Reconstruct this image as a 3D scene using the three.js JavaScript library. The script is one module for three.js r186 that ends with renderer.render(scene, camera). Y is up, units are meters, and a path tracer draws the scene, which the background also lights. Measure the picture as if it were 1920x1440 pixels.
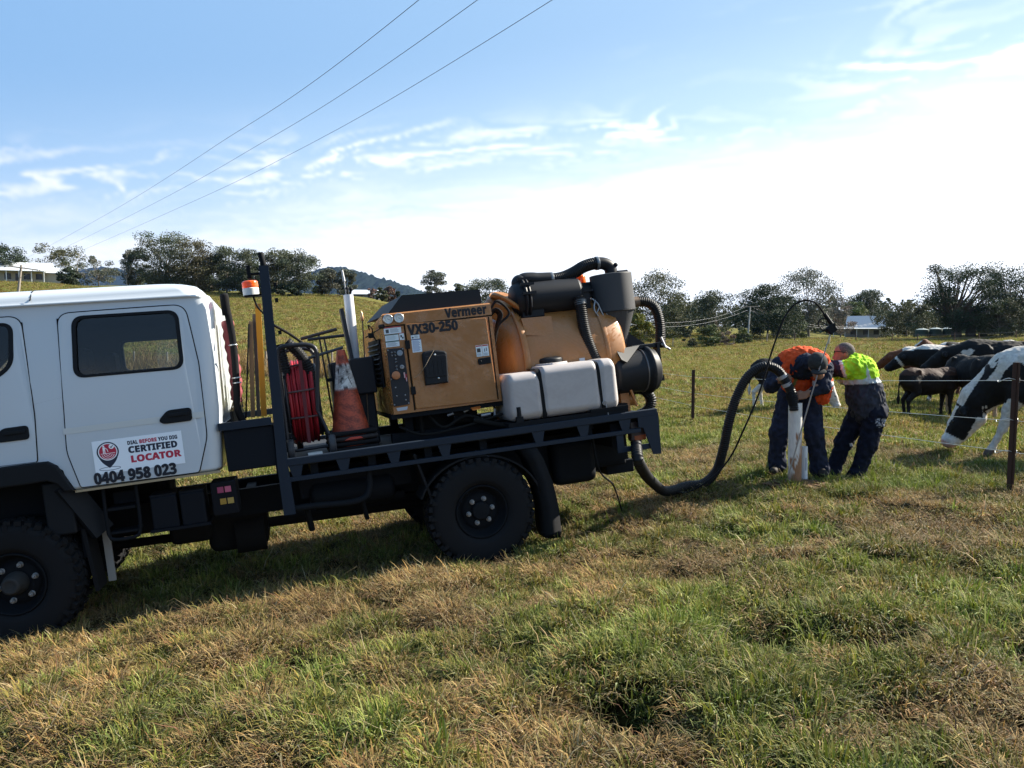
import * as THREE from 'three';
import { mergeGeometries, mergeVertices, toCreasedNormals } from 'three/addons/utils/BufferGeometryUtils.js';
import { RoundedBoxGeometry } from 'three/addons/geometries/RoundedBoxGeometry.js';
import { TextGeometry } from 'three/addons/geometries/TextGeometry.js';
import { FontLoader } from 'three/addons/loaders/FontLoader.js';
import { Brush, Evaluator, SUBTRACTION } from 'three-bvh-csg';
import { createNoise2D, createNoise3D } from 'simplex-noise';

// ---------------------------------------------------------------- camera
const scene = new THREE.Scene();
const camera = new THREE.PerspectiveCamera(53.0, 4 / 3, 0.05, 12000);
camera.position.set(0, 1.65, 0);
camera.rotation.set(-Math.atan(90 / 1444), 0, 0);

// ---------------------------------------------------------------- random numbers and noise
function rng(seed) { let a = seed >>> 0; return () => { a = (a + 0x6D2B79F5) >>> 0; let t = a; t = Math.imul(t ^ (t >>> 15), t | 1); t ^= t + Math.imul(t ^ (t >>> 7), t | 61); return ((t ^ (t >>> 14)) >>> 0) / 4294967296; }; }
const n2 = createNoise2D(rng(11)), n3 = createNoise3D(rng(12));
const fbm2 = (x, y, o = 4) => { let s = 0, a = 0.5, f = 1; for (let i = 0; i < o; i++) { s += a * n2(x * f + i * 17.3, y * f - i * 9.1); a *= 0.5; f *= 2.03; } return s; };
const fbm3 = (x, y, z, o = 4) => { let s = 0, a = 0.5, f = 1; for (let i = 0; i < o; i++) { s += a * n3(x * f + i * 7.7, y * f, z * f - i * 3.1); a *= 0.5; f *= 2.03; } return s; };
const clamp = (x, a = 0, b = 1) => Math.min(b, Math.max(a, x));
const sstep = (a, b, x) => { const t = clamp((x - a) / (b - a)); return t * t * (3 - 2 * t); };
const lerp = (a, b, t) => a + (b - a) * t;
const V3 = (x, y, z) => new THREE.Vector3(x, y, z);

// ---------------------------------------------------------------- sky, sun and exposure
const EL = 34 * Math.PI / 180, SUN = V3(0.92 * Math.cos(EL), Math.sin(EL), -0.392 * Math.cos(EL)).normalize();
function makeSky() {
  const W = 2048, H = 1024, d = new Float32Array(W * H * 4);
  for (let j = 0; j < H; j++) for (let i = 0; i < W; i++) {
    const el = ((j + 0.5) / H - 0.5) * Math.PI, az = ((i + 0.5) / W - 0.5) * 2 * Math.PI;
    const x = Math.cos(el) * Math.cos(az), y = Math.sin(el), z = Math.cos(el) * Math.sin(az);
    const cs = x * SUN.x + y * SUN.y + z * SUN.z, e = Math.max(y, 0);
    // clear air: deeper blue overhead and away from the sun, pale near the horizon
    const hz = Math.exp(-e * 4.6) * (0.78 + 0.22 * cs), gl = Math.pow(0.5 + 0.5 * cs, 2.4);
    let r = lerp(0.145, 0.34, hz) + 0.20 * gl, g = lerp(0.355, 0.55, hz) + 0.20 * gl, b = lerp(0.70, 0.78, hz) + 0.13 * gl;
    // high cloud sheet on a plane 1 km up: a bright bank low down, feathery wisps along its edge
    const q = 1 / (e + 0.045), px = x * q, pz = z * q;
    let ax = px * 0.94 + pz * 0.34, ay = -px * 0.34 + pz * 0.94;      // streaks run along the wind
    const w1 = fbm2(ax * 0.5 + 3, ay * 0.7 - 8, 3); ax += w1 * 0.5; ay += 0.35 * fbm2(ax * 0.8 - 5, ay * 0.9 + 2, 3);
    const toSun = 0.5 + 0.5 * (x * 0.92 - z * 0.392) / Math.max(Math.cos(el), 0.05), edge = 0.02 + 0.258 * toSun;
    const fib = fbm2(ax * 1.3, ay * 5.0 + 9, 6), soft = fbm2(ax * 0.35 + 4, ay * 0.8, 4), hE = e + soft * 0.030 + fib * 0.020;
    let bank = sstep(edge + 0.045, edge - 0.085, hE); bank *= 0.86 + 0.14 * sstep(-0.3, 0.4, fbm2(ax * 0.9 + 30, ay * 2.6, 5));
    const patch = sstep(-0.42, 0.25, fbm2(ax * 0.42 + 21, ay * 0.6 + 2, 3));
    const band = Math.exp(-Math.pow((e + soft * 0.02 - edge - 0.040) / 0.024, 2)) * sstep(-0.15, 0.55, fib + 0.35 * fbm2(ax * 5 + 3, ay * 17, 4)) * patch * 0.85 + 0.30 * Math.exp(-Math.pow((e + soft * 0.03 - edge - 0.01) / 0.05, 2)) * sstep(-0.1, 0.5, fib);
    const high = Math.exp(-Math.pow((e - edge - 0.11) / 0.03, 2)) * sstep(0.10, 0.6, fib) * sstep(0.7, 0.95, toSun) * 0.35;
    const haze = 0.34 * sstep(edge + 0.16, edge - 0.02, e), veil = (0.08 + 0.10 * sstep(-0.5, 0.8, fbm2(px * 0.12 + 60, pz * 0.3 - 21, 2))) * (0.2 + 1.3 * gl);
    const up = sstep(-0.02, 0.03, y), c = clamp(Math.max(bank, band, high)) * up, c0 = (1 - (1 - haze) * (1 - veil)) * up, L = 0.80 + 0.55 * Math.pow(clamp(toSun), 1.5) + 0.2 * gl;
    r = lerp(r, L * 0.78, c0); g = lerp(g, L * 0.94, c0); b = lerp(b, L * 1.08, c0);
    r = lerp(r, L * 0.975, c); g = lerp(g, L * 1.0, c); b = lerp(b, L * 1.03, c);
    if (y < 0) { const k = sstep(0, -0.12, y); r = lerp(r, 0.10, k); g = lerp(g, 0.11, k); b = lerp(b, 0.07, k); }
    const o = (j * W + i) * 4; d[o] = r * 0.37; d[o + 1] = g * 0.37; d[o + 2] = b * 0.37; d[o + 3] = 1;
  }
  const t = new THREE.DataTexture(d, W, H, THREE.RGBAFormat, THREE.FloatType);
  t.mapping = THREE.EquirectangularReflectionMapping; t.magFilter = t.minFilter = THREE.LinearFilter; t.wrapS = THREE.RepeatWrapping; t.needsUpdate = true;
  return t;
}
const skyTex = makeSky();
scene.background = skyTex; scene.environment = skyTex;
const sun = new THREE.DirectionalLight(new THREE.Color(1, 0.93, 0.80), 5.0);
sun.position.copy(SUN).multiplyScalar(80); sun.castShadow = true; sun.shadow.mapSize.set(4096, 4096);
Object.assign(sun.shadow.camera, { left: -60, right: 60, top: 60, bottom: -60, near: 1, far: 300 });
scene.add(sun, sun.target);
const renderer = new THREE.WebGLRenderer({ antialias: true });
renderer.toneMapping = THREE.LinearToneMapping; renderer.toneMappingExposure = 3.1;
renderer.shadowMap.enabled = true;
renderer.outputColorSpace = THREE.SRGBColorSpace;
scene.fog = new THREE.FogExp2(new THREE.Color(0.30, 0.50, 1.0), 0.00003);

// ---------------------------------------------------------------- object helpers
const counts = {}, offs = new WeakMap(), rigged = new WeakSet();
const numbered = (n) => { const k = counts[n] = (counts[n] ?? -1) + 1; return k ? `${n}_${String(k).padStart(3, '0')}` : n; };
function tag(o, label, category, group, kind) { if (label) o.userData.label = label; if (category) o.userData.category = category; if (group) o.userData.group = group; if (kind) o.userData.kind = kind; return o; }
function thing(name, label, category, [x, y, z] = [0, 0, 0], yaw = 0, group) {
  const o = new THREE.Group(); o.name = numbered(name); o.position.set(x, y, z); o.rotation.y = yaw; scene.add(o); return tag(o, label, category, group);
}
const norm = (g) => { let q = g.index ? g.toNonIndexed() : g; for (const k of Object.keys(q.attributes)) if (!['position', 'normal', 'uv', 'color'].includes(k)) q.deleteAttribute(k); if (!q.attributes.uv) q.setAttribute('uv', new THREE.BufferAttribute(new Float32Array(q.attributes.position.count * 2), 2)); if (!q.attributes.normal) q.computeVertexNormals(); return q; };
const merge = (gs) => { if (!Array.isArray(gs)) return gs; if (gs.length === 1) return gs[0]; const col = gs.some((g) => g.attributes.color); return mergeGeometries(gs.map((g) => { const q = norm(g); if (!col) q.deleteAttribute('color'); return q; })); };
function part(name, geos, mat, parent, label) {
  let g = merge(geos); const off = offs.get(parent); if (rigged.has(parent)) g = fitTruck(g.clone());
  const m = new THREE.Mesh(off ? g.clone().translate(-off[0], -off[1], -off[2]) : g, mat); m.name = name; m.castShadow = m.receiveShadow = true;
  if (label) m.userData.label = label;
  if (off) offs.set(m, off); if (rigged.has(parent)) rigged.add(m);
  (parent || scene).add(m); return m;
}
// ---------------------------------------------------------------- shapes
const T = (g, x = 0, y = 0, z = 0, rx = 0, ry = 0, rz = 0) => g.applyMatrix4(new THREE.Matrix4().compose(V3(x, y, z), new THREE.Quaternion().setFromEuler(new THREE.Euler(rx, ry, rz)), V3(1, 1, 1)));
const box = (x0, x1, y0, y1, z0, z1, r = 0) => { const w = x1 - x0, h = y1 - y0, d = z1 - z0, g = r ? new RoundedBoxGeometry(w, h, d, 2, Math.min(r, w / 2.01, h / 2.01, d / 2.01)) : new THREE.BoxGeometry(w, h, d); return g.translate((x0 + x1) / 2, (y0 + y1) / 2, (z0 + z1) / 2); };
const bbox = (w, h, d, x, y, z, r = 0, rx = 0, ry = 0, rz = 0) => T(r ? new RoundedBoxGeometry(w, h, d, 2, r) : new THREE.BoxGeometry(w, h, d), x, y, z, rx, ry, rz);
function rod(a, b, r0, r1 = r0, seg = 10) { const A = V3(...a), B = V3(...b), D = B.clone().sub(A), g = new THREE.CylinderGeometry(r1, r0, D.length(), seg, 1); g.applyQuaternion(new THREE.Quaternion().setFromUnitVectors(V3(0, 1, 0), D.normalize())); return g.translate((A.x + B.x) / 2, (A.y + B.y) / 2, (A.z + B.z) / 2); }
function beam(a, b, w, h) { const A = V3(...a), B = V3(...b), D = B.clone().sub(A), g = new THREE.BoxGeometry(w, D.length(), h); g.applyQuaternion(new THREE.Quaternion().setFromUnitVectors(V3(0, 1, 0), D.normalize())); return g.translate((A.x + B.x) / 2, (A.y + B.y) / 2, (A.z + B.z) / 2); }
const curve = (pts, closed = false) => new THREE.CatmullRomCurve3(pts.map((p) => V3(...p)), closed, 'centripetal');
const tube = (pts, r, seg = 40, rs = 8, closed = false) => new THREE.TubeGeometry(curve(pts, closed), seg, r, rs, closed);
// corrugated hose: the radius ripples along its length
function corrugated(pts, r, pitch, depth, rs = 14) {
  const c = curve(pts), len = c.getLength(), n = Math.ceil(len / pitch) * 4, g = new THREE.TubeGeometry(c, n, r, rs), p = g.attributes.position, q = V3(0, 0, 0);
  for (let i = 0; i <= n; i++) { c.getPointAt(i / n, q); const k = 1 + (depth / r) * [0.6, 1, 0.6, -0.6][i % 4]; for (let j = 0; j <= rs; j++) { const o = i * (rs + 1) + j; p.setXYZ(o, q.x + (p.getX(o) - q.x) * k, q.y + (p.getY(o) - q.y) * k, q.z + (p.getZ(o) - q.z) * k); } }
  g.computeVertexNormals(); return g;
}
const shapeOf = (pts) => new THREE.Shape(pts.map((p) => new THREE.Vector2(...p)));
function roundPoly(pts, r) { // closed polygon with rounded corners; r may be a list
  const s = new THREE.Shape(), n = pts.length;
  for (let i = 0; i < n; i++) {
    const a = new THREE.Vector2(...pts[(i + n - 1) % n]), b = new THREE.Vector2(...pts[i]), c = new THREE.Vector2(...pts[(i + 1) % n]);
    const rr = Array.isArray(r) ? r[i] : r, u = a.clone().sub(b), v = c.clone().sub(b), lu = Math.min(rr, u.length() * 0.49), lv = Math.min(rr, v.length() * 0.49);
    const p = b.clone().add(u.setLength(Math.max(lu, 1e-5))), q = b.clone().add(v.setLength(Math.max(lv, 1e-5)));
    if (i) s.lineTo(p.x, p.y); else s.moveTo(p.x, p.y);
    if (rr > 1e-4) s.quadraticCurveTo(b.x, b.y, q.x, q.y);
  }
  s.closePath(); return s;
}
// plate in the xy plane from z0 to z1 with a small bevel
const plate = (shape, z0, z1, bev = 0) => { const g = new THREE.ExtrudeGeometry(shape, { depth: z1 - z0 - 2 * bev, bevelEnabled: bev > 0, bevelSize: bev, bevelThickness: bev, bevelSegments: 2, curveSegments: 8, bevelOffset: -bev }); return g.translate(0, 0, z0 + bev); };
const lathe = (prof, seg = 32) => new THREE.LatheGeometry(prof.map((p) => new THREE.Vector2(...p)), seg);
const latheX = (prof, seg, x, y, z) => lathe(prof, seg).rotateZ(-Math.PI / 2).translate(x, y, z);      // profile [radius, x]
const latheZ = (prof, seg, x, y, z) => lathe(prof, seg).rotateX(Math.PI / 2).translate(x, y, z);       // profile [radius, z]
function loft(rings, capA = true, capB = true) { // rings of equal point counts
  const m = rings[0].length, P = [], I = [];
  rings.forEach((r) => r.forEach((p) => P.push(...p)));
  for (let i = 0; i + 1 < rings.length; i++) for (let j = 0; j < m; j++) { const a = i * m + j, b = i * m + (j + 1) % m; I.push(a, b, b + m, a, b + m, a + m); }
  const cap = (k, flip) => { const c = [0, 0, 0]; rings[k].forEach((p) => p.forEach((v, i) => c[i] += v / m)); const ci = P.length / 3; P.push(...c); for (let j = 0; j < m; j++) { const a = k * m + j, b = k * m + (j + 1) % m; if (flip) I.push(ci, b, a); else I.push(ci, a, b); } };
  if (capA) cap(0, true); if (capB) cap(rings.length - 1, false);
  const g = new THREE.BufferGeometry(); g.setAttribute('position', new THREE.Float32BufferAttribute(P, 3)); g.setIndex(I); g.setAttribute('uv', new THREE.Float32BufferAttribute(new Float32Array(P.length / 3 * 2), 2)); g.computeVertexNormals(); return g;
}
function rrect(hw, hh, r, k = 4) { const o = []; for (let c = 0; c < 4; c++) for (let i = 0; i <= k; i++) { const a = (c + i / k) * Math.PI / 2; o.push([(c === 0 || c === 3 ? hw - r : r - hw) + r * Math.cos(a), (c < 2 ? hh - r : r - hh) + r * Math.sin(a)]); } return o; }
function colored(g, f) { const p = g.attributes.position, c = new Float32Array(p.count * 3); for (let i = 0; i < p.count; i++) { const k = f(p.getX(i), p.getY(i), p.getZ(i), i); c[i * 3] = k[0]; c[i * 3 + 1] = k[1]; c[i * 3 + 2] = k[2]; } g.setAttribute('color', new THREE.BufferAttribute(c, 3)); return g; }
// ---------------------------------------------------------------- smooth solids (bodies): tapered capsules and ellipsoids, smooth minimum, surface nets
function solid(prims, cell, k, colorFn, subs = [], fold = 0, ff = 9) {
  let lo = [1e9, 1e9, 1e9], hi = [-1e9, -1e9, -1e9];
  const bb = (p) => { const L = [], H = []; for (let i = 0; i < 3; i++) { if (p.a) { L.push(Math.min(p.a[i] - p.ra, p.b[i] - p.rb)); H.push(Math.max(p.a[i] + p.ra, p.b[i] + p.rb)); } else { const m = p.q ? Math.max(...p.r) : p.r[i]; L.push(p.c[i] - m); H.push(p.c[i] + m); } } return [L, H]; };
  for (const p of prims) { const [L, H] = bb(p); for (let i = 0; i < 3; i++) { lo[i] = Math.min(lo[i], L[i]); hi[i] = Math.max(hi[i], H[i]); } }
  lo = lo.map((v) => v - cell * 3); const N = hi.map((v, i) => Math.ceil((v + cell * 3 - lo[i]) / cell) + 1), [nx, ny, nz] = N, F = new Float32Array(nx * ny * nz).fill(10);
  const dist = (p, x, y, z) => {
    if (p.a) { const ux = p.b[0] - p.a[0], uy = p.b[1] - p.a[1], uz = p.b[2] - p.a[2], l2 = ux * ux + uy * uy + uz * uz, t = l2 ? clamp(((x - p.a[0]) * ux + (y - p.a[1]) * uy + (z - p.a[2]) * uz) / l2) : 0; return Math.hypot(x - p.a[0] - ux * t, y - p.a[1] - uy * t, z - p.a[2] - uz * t) - (p.ra + (p.rb - p.ra) * t); }
    let dx = x - p.c[0], dy = y - p.c[1], dz = z - p.c[2];
    if (p.q) { const v = V3(dx, dy, dz).applyQuaternion(p.q); dx = v.x; dy = v.y; dz = v.z; }
    const a = Math.hypot(dx / p.r[0], dy / p.r[1], dz / p.r[2]), b = Math.hypot(dx / p.r[0] ** 2, dy / p.r[1] ** 2, dz / p.r[2] ** 2); return b < 1e-9 ? -Math.min(...p.r) : a * (a - 1) / b;
  };
  const apply = (p, cut) => {
    const [L, H] = bb(p), kk = p.k ?? k, pad = kk + cell * 2.5, s = L.map((v, i) => Math.max(0, Math.floor((v - pad - lo[i]) / cell))), e = H.map((v, i) => Math.min(N[i] - 1, Math.ceil((v + pad - lo[i]) / cell)));
    for (let i = s[0]; i <= e[0]; i++) for (let j = s[1]; j <= e[1]; j++) for (let l = s[2]; l <= e[2]; l++) {
      const o = (i * ny + j) * nz + l, d = dist(p, lo[0] + i * cell, lo[1] + j * cell, lo[2] + l * cell), f = F[o], h = Math.max(kk - Math.abs(f - d), 0) / kk;
      F[o] = cut ? Math.max(f, -d) : Math.min(f, d) - h * h * kk * 0.25;
    }
  };
  prims.forEach((p) => apply(p, false)); subs.forEach((p) => apply(p, true));
  const id = new Int32Array(F.length).fill(-1), P = [], I = [];
  const at = (i, j, l) => F[(i * ny + j) * nz + l];
  for (let i = 0; i < nx - 1; i++) for (let j = 0; j < ny - 1; j++) for (let l = 0; l < nz - 1; l++) {
    let m = 0, sx = 0, sy = 0, sz = 0, c = 0; const v = [];
    for (let q = 0; q < 8; q++) { const w = at(i + (q & 1), j + (q >> 1 & 1), l + (q >> 2)); v.push(w); if (w < 0) m |= 1 << q; }
    if (m === 0 || m === 255) continue;
    for (let q = 0; q < 8; q++) for (const ax of [1, 2, 4]) if (!(q & ax)) { const a = v[q], b = v[q | ax]; if ((a < 0) !== (b < 0)) { const t = a / (a - b); sx += (q & 1) + (ax === 1 ? t : 0); sy += (q >> 1 & 1) + (ax === 2 ? t : 0); sz += (q >> 2) + (ax === 4 ? t : 0); c++; } }
    id[(i * ny + j) * nz + l] = P.length / 3; P.push(lo[0] + (i + sx / c) * cell, lo[1] + (j + sy / c) * cell, lo[2] + (l + sz / c) * cell);
  }
  const vi = (i, j, l) => id[(i * ny + j) * nz + l], quad = (a, b, c, d, f) => { if (a < 0 || b < 0 || c < 0 || d < 0) return; if (f) I.push(a, b, c, a, c, d); else I.push(a, c, b, a, d, c); };
  for (let i = 1; i < nx - 1; i++) for (let j = 1; j < ny - 1; j++) for (let l = 1; l < nz - 1; l++) {
    const f = at(i, j, l) < 0;
    if (f !== (at(i + 1, j, l) < 0)) quad(vi(i, j - 1, l - 1), vi(i, j, l - 1), vi(i, j, l), vi(i, j - 1, l), f);
    if (f !== (at(i, j + 1, l) < 0)) quad(vi(i - 1, j, l - 1), vi(i - 1, j, l), vi(i, j, l), vi(i, j, l - 1), f);
    if (f !== (at(i, j, l + 1) < 0)) quad(vi(i - 1, j - 1, l), vi(i, j - 1, l), vi(i, j, l), vi(i - 1, j, l), f);
  }
  const g = new THREE.BufferGeometry(); g.setAttribute('position', new THREE.Float32BufferAttribute(P, 3)); g.setIndex(I); g.setAttribute('uv', new THREE.Float32BufferAttribute(new Float32Array(P.length / 3 * 2), 2)); g.computeVertexNormals();
  if (fold) { // cloth folds: push the surface in and out along its normals
    const p = g.attributes.position, n = g.attributes.normal, src = p.array.slice();
    for (let i = 0; i < p.count; i++) { const x = src[i * 3], y = src[i * 3 + 1], z = src[i * 3 + 2], a = n3(x * ff + y * 2.5, y * ff * 0.75 - x * 3, z * ff), b = n3(x * ff * 2.2 + 5, y * ff * 1.7 + x * 4, z * ff * 2.2), d = fold * ((1 - 2.2 * Math.abs(a)) * 0.75 + 0.35 * b); p.setXYZ(i, x + n.getX(i) * d, y + n.getY(i) * d, z + n.getZ(i) * d); }
    g.computeVertexNormals();
  }
  return colorFn ? colored(g, colorFn) : g;
}
const cap = (a, b, ra, rb = ra, k) => ({ a, b, ra, rb, k });
const ell = (c, r, rot, k) => ({ c, r, q: rot ? new THREE.Quaternion().setFromEuler(new THREE.Euler(...rot)).invert() : null, k });
// ---------------------------------------------------------------- textures and materials
function dataTex(w, h, f, srgb = true) { const d = new Uint8Array(w * h * 4); for (let j = 0; j < h; j++) for (let i = 0; i < w; i++) { const c = f(i / w, j / h, i, j), o = (j * w + i) * 4; d[o] = clamp(c[0]) * 255; d[o + 1] = clamp(c[1]) * 255; d[o + 2] = clamp(c[2]) * 255; d[o + 3] = 255; } const t = new THREE.DataTexture(d, w, h); t.wrapS = t.wrapT = THREE.RepeatWrapping; t.magFilter = t.minFilter = THREE.LinearFilter; if (srgb) t.colorSpace = THREE.SRGBColorSpace; t.needsUpdate = true; return t; }
function canvasTex(w, h, draw) { const c = document.createElement('canvas'); c.width = w; c.height = h; draw(c.getContext('2d'), w, h); const t = new THREE.CanvasTexture(c); t.colorSpace = THREE.SRGBColorSpace; t.magFilter = t.minFilter = THREE.LinearFilter; return t; }
const lin = (r, g, b) => new THREE.Color().setRGB(r, g, b);
const mat = (c, rough = 0.7, metal = 0, extra = {}) => new THREE.MeshPhysicalMaterial({ color: Array.isArray(c) ? lin(...c) : c, roughness: rough, metalness: metal, specularIntensity: rough > 0.65 ? 0.3 : 0.6, ...extra });
// tileable noise for wear maps
function tileNoise(u, v, f, seed = 0) { const a = u * 2 * Math.PI, b = v * 2 * Math.PI, r = f / (2 * Math.PI); return n3(Math.cos(a) * r + seed, Math.sin(a) * r + Math.cos(b) * r * 1.3, Math.sin(b) * r * 1.3 + seed * 0.7); }
// ---------------------------------------------------------------- terrain: a smooth surface through surveyed spot heights [x, z, height]
const TH = Math.atan(90 / 1444);
function at(px, py, d) { const a = (px - 960) / 1444 * d, b = -(py - 720) / 1444 * d; return [a, 1.65 + b * Math.cos(TH) - d * Math.sin(TH), -b * Math.sin(TH) - d * Math.cos(TH)]; }
const SPOT = [[-0.244, -6.516, -0.235], [-3.544, -5.52, -0.536], [-0.699, -8.048, -0.31], [-3.999, -7.051, -0.62], [-2.078, -6.745, -0.42], [3.97, -9.02, 0.015], [3.28, -9.02, 0.033], [5.04, -7.72, 0.06], [3.98, -16.9, -0.289], [1.98, -8.31, -0.016], [6.1, -9.82, -0.006], [8.31, -15.9, -0.042], [5.73, -17.9, -0.067], [-16.2, -45, -0.216], [-28, -45, -0.3],
  [-39.3, -45, -0.527], [-86.4, -131, 10.6], [-50.4, -131, 8.3], [-36, -131, 8.21], [-28.8, -131, 7.49], [-18, -130, 5.06], [-122, -131, 12.4], [3.05, -110, 0.89], [22.1, -110, 0.281], [41.1, -110, 0.814], [71.6, -110, 1.35], [102, -110, 1.65], [37.4, -180, 3.64], [-33.7, -181, 10.4], [-82.3, -181, 12.8], [70.9, -160, 1.43], [1.39, -50, -0.078], [15.2, -50, 0.06], [32.5, -50, 0.2],
  [0, 0, 0], [-2.2, -3.2, -0.27], [0, -3.2, -0.02], [2.5, -3.2, 0.04], [-5, -1, -0.5], [4, -1, 0.1], [0, 5, 0.1], [-6, -12, -0.75], [-14, -9, -1.3], [1.9, -8, -0.1], [0, -11, -0.35], [12, -9, 0.1], [15, 8, 0.3], [-15, 8, -1]];
for (let a = -180; a < 180; a += 30) { const s = Math.sin(a * Math.PI / 180), c = -Math.cos(a * Math.PI / 180); if (Math.abs(a) > 45) SPOT.push([130 * s, 130 * c, 4 - 3 * s]); SPOT.push([600 * s, 600 * c, 8 - 6 * s], [4000 * s, 4000 * c, 12]); }
const warp = (x, z) => { const r = Math.hypot(x, z), k = Math.log(1 + r / 4) / Math.max(r, 1e-6); return [x * k, z * k]; };
const tps = (() => {
  const n = SPOT.length, q = SPOT.map((p) => warp(p[0], p[1])), m = n + 3, A = [];
  const U = (a, b) => { const d = (a[0] - b[0]) ** 2 + (a[1] - b[1]) ** 2; return d < 1e-12 ? 0 : d * Math.log(d); };
  for (let i = 0; i < n; i++) { const r = []; for (let j = 0; j < n; j++) r.push(U(q[i], q[j]) + (i === j ? 0.004 : 0)); r.push(1, q[i][0], q[i][1], SPOT[i][2]); A.push(r); }
  for (let k = 0; k < 3; k++) { const r = []; for (let j = 0; j < n; j++) r.push(k ? q[j][k - 1] : 1); r.push(0, 0, 0, 0); A.push(r); }
  for (let i = 0; i < m; i++) { let p = i; for (let j = i + 1; j < m; j++) if (Math.abs(A[j][i]) > Math.abs(A[p][i])) p = j; [A[i], A[p]] = [A[p], A[i]]; for (let j = 0; j < m; j++) if (j !== i) { const f = A[j][i] / A[i][i]; if (f) for (let k = i; k <= m; k++) A[j][k] -= f * A[i][k]; } }
  const w = A.map((r, i) => r[m] / r[i]);
  return (x, z) => { const p = warp(x, z); let s = w[n] + w[n + 1] * p[0] + w[n + 2] * p[1]; for (let i = 0; i < n; i++) s += w[i] * U(p, q[i]); return s; };
})();
const PITS = [[0.52, -3.3, 0.26, 0.22], [1.95, -4.05, 0.28, 0.08], [1.35, -4.15, 0.24, 0.07], [2.6, -3.55, 0.26, 0.07], [0.15, -4.05, 0.22, 0.06], [-1.2, -4.3, 0.2, 0.05], [-1.55, -3.6, 0.2, 0.05], [3.6, -4.9, 0.25, 0.06], [-0.55, -4.6, 0.2, 0.05]];
function groundY(x, z) {
  const r = Math.hypot(x, z); let h = tps(x, z);
  const near = 1 - sstep(25, 70, r);
  h += near * (0.045 * n2(x * 0.75, z * 0.75) + 0.040 * n2(x * 1.9 + 7, z * 1.9) + 0.032 * n2(x * 4.4, z * 4.4 + 3));
  if (r > 20) h += sstep(20, 120, r) * (0.35 * n2(x * 0.035, z * 0.035) + 0.12 * n2(x * 0.14, z * 0.14));
  if (r < 8) for (const p of PITS) { const d = Math.hypot(x - p[0], z - p[1]) / p[2]; if (d < 1.6) h -= p[3] * (1 - sstep(0.5, 1.5, d)); }
  if (r > 240) h += sstep(240, 900, r) * 6 * n2(x * 0.0021, z * 0.0021);
  return h;
}
// greenness of the sward: 0 straw, 1 lush
const lush = (x, z) => clamp(0.37 + 0.60 * fbm2(x * 0.33 + 3, z * 0.33, 3) + 0.62 * fbm2(x * 1.7, z * 1.7 + 8, 3) + 0.25 * Math.exp(-(((x - 1.6) / 1.3) ** 2 + ((z + 4.4) / 1.0) ** 2)) + 0.3 * Math.exp(-(((x - 4.3) / 1.1) ** 2 + ((z + 8.3) / 0.8) ** 2)) + 0.35 * Math.exp(-(((x - 3.0) / 1.2) ** 2 + ((z + 13.5) / 1.2) ** 2)) + 0.12 * Math.exp(-((x / 8) ** 2) - ((z + 14) / 6) ** 2));
{
  const NR = 430, NA = 540, P = [], C = [], UV = [], I = [];
  const r0 = 0.3, r1 = 9000;
  for (let i = 0; i <= NR; i++) { const r = i === 0 ? 0 : r0 * Math.pow(r1 / r0, (i - 1) / (NR - 1)); for (let j = 0; j < NA; j++) {
    const a = j / NA * 2 * Math.PI, x = r * Math.sin(a), z = -r * Math.cos(a); P.push(x, groundY(x, z), z); UV.push(x / 3, z / 3);
    const g = lush(x, z), far = sstep(12, 60, r), k = sstep(-0.5, 0.6, fbm2(x * 0.05, z * 0.05 + 5, 4));
    let c = [lerp(0.050, 0.036, g), lerp(0.035, 0.033, g), lerp(0.015, 0.011, g)];
    const f = [lerp(0.230, 0.185, k * 0.6 + g * 0.4), lerp(0.205, 0.198, k * 0.6 + g * 0.4), lerp(0.074, 0.056, k)];
    c = c.map((v, q) => lerp(v, f[q], far));
    const bare = sstep(0.28, 0.55, fbm2(x * 0.09 + 40, z * 0.16, 4)) * far * (1 - sstep(90, 200, r)) * 0.7; c = [lerp(c[0], 0.20, bare), lerp(c[1], 0.15, bare), lerp(c[2], 0.085, bare)];
    if (r > 250) { const w = sstep(250, 420, r) * sstep(-0.15, 0.3, fbm2(x * 0.004, z * 0.004 + 3, 4)); c = [lerp(c[0], 0.045, w), lerp(c[1], 0.06, w), lerp(c[2], 0.028, w)]; }
    C.push(...c);
  } }
  for (let i = 0; i < NR; i++) for (let j = 0; j < NA; j++) { const a = i * NA + j, b = i * NA + (j + 1) % NA; I.push(a, b, b + NA, a, b + NA, a + NA); }
  const g = new THREE.BufferGeometry(); g.setAttribute('position', new THREE.Float32BufferAttribute(P, 3)); g.setAttribute('color', new THREE.Float32BufferAttribute(C, 3)); g.setAttribute('uv', new THREE.Float32BufferAttribute(UV, 2)); g.setIndex(I); g.computeVertexNormals();
  const tex = dataTex(512, 512, (u, v) => { const a = tileNoise(u, v, 14, 2), b = tileNoise(u, v, 40, 9), c = tileNoise(u, v, 110, 5), s = 0.72 + 0.16 * a + 0.2 * b + 0.22 * c; return [s * 1.02, s, s * 0.92]; });
  const bump = dataTex(512, 512, (u, v) => { const s = 0.5 + 0.2 * tileNoise(u, v, 24, 4) + 0.25 * tileNoise(u, v, 90, 6); return [s, s, s]; }, false);
  tag(part('ground', g, new THREE.MeshPhysicalMaterial({ vertexColors: true, map: tex, bumpMap: bump, bumpScale: 0.05, roughness: 1, specularIntensity: 0.08 }), null), 'grassy paddock sloping down to the left and rising to a hill behind the truck', null, null, 'structure');
}
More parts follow.
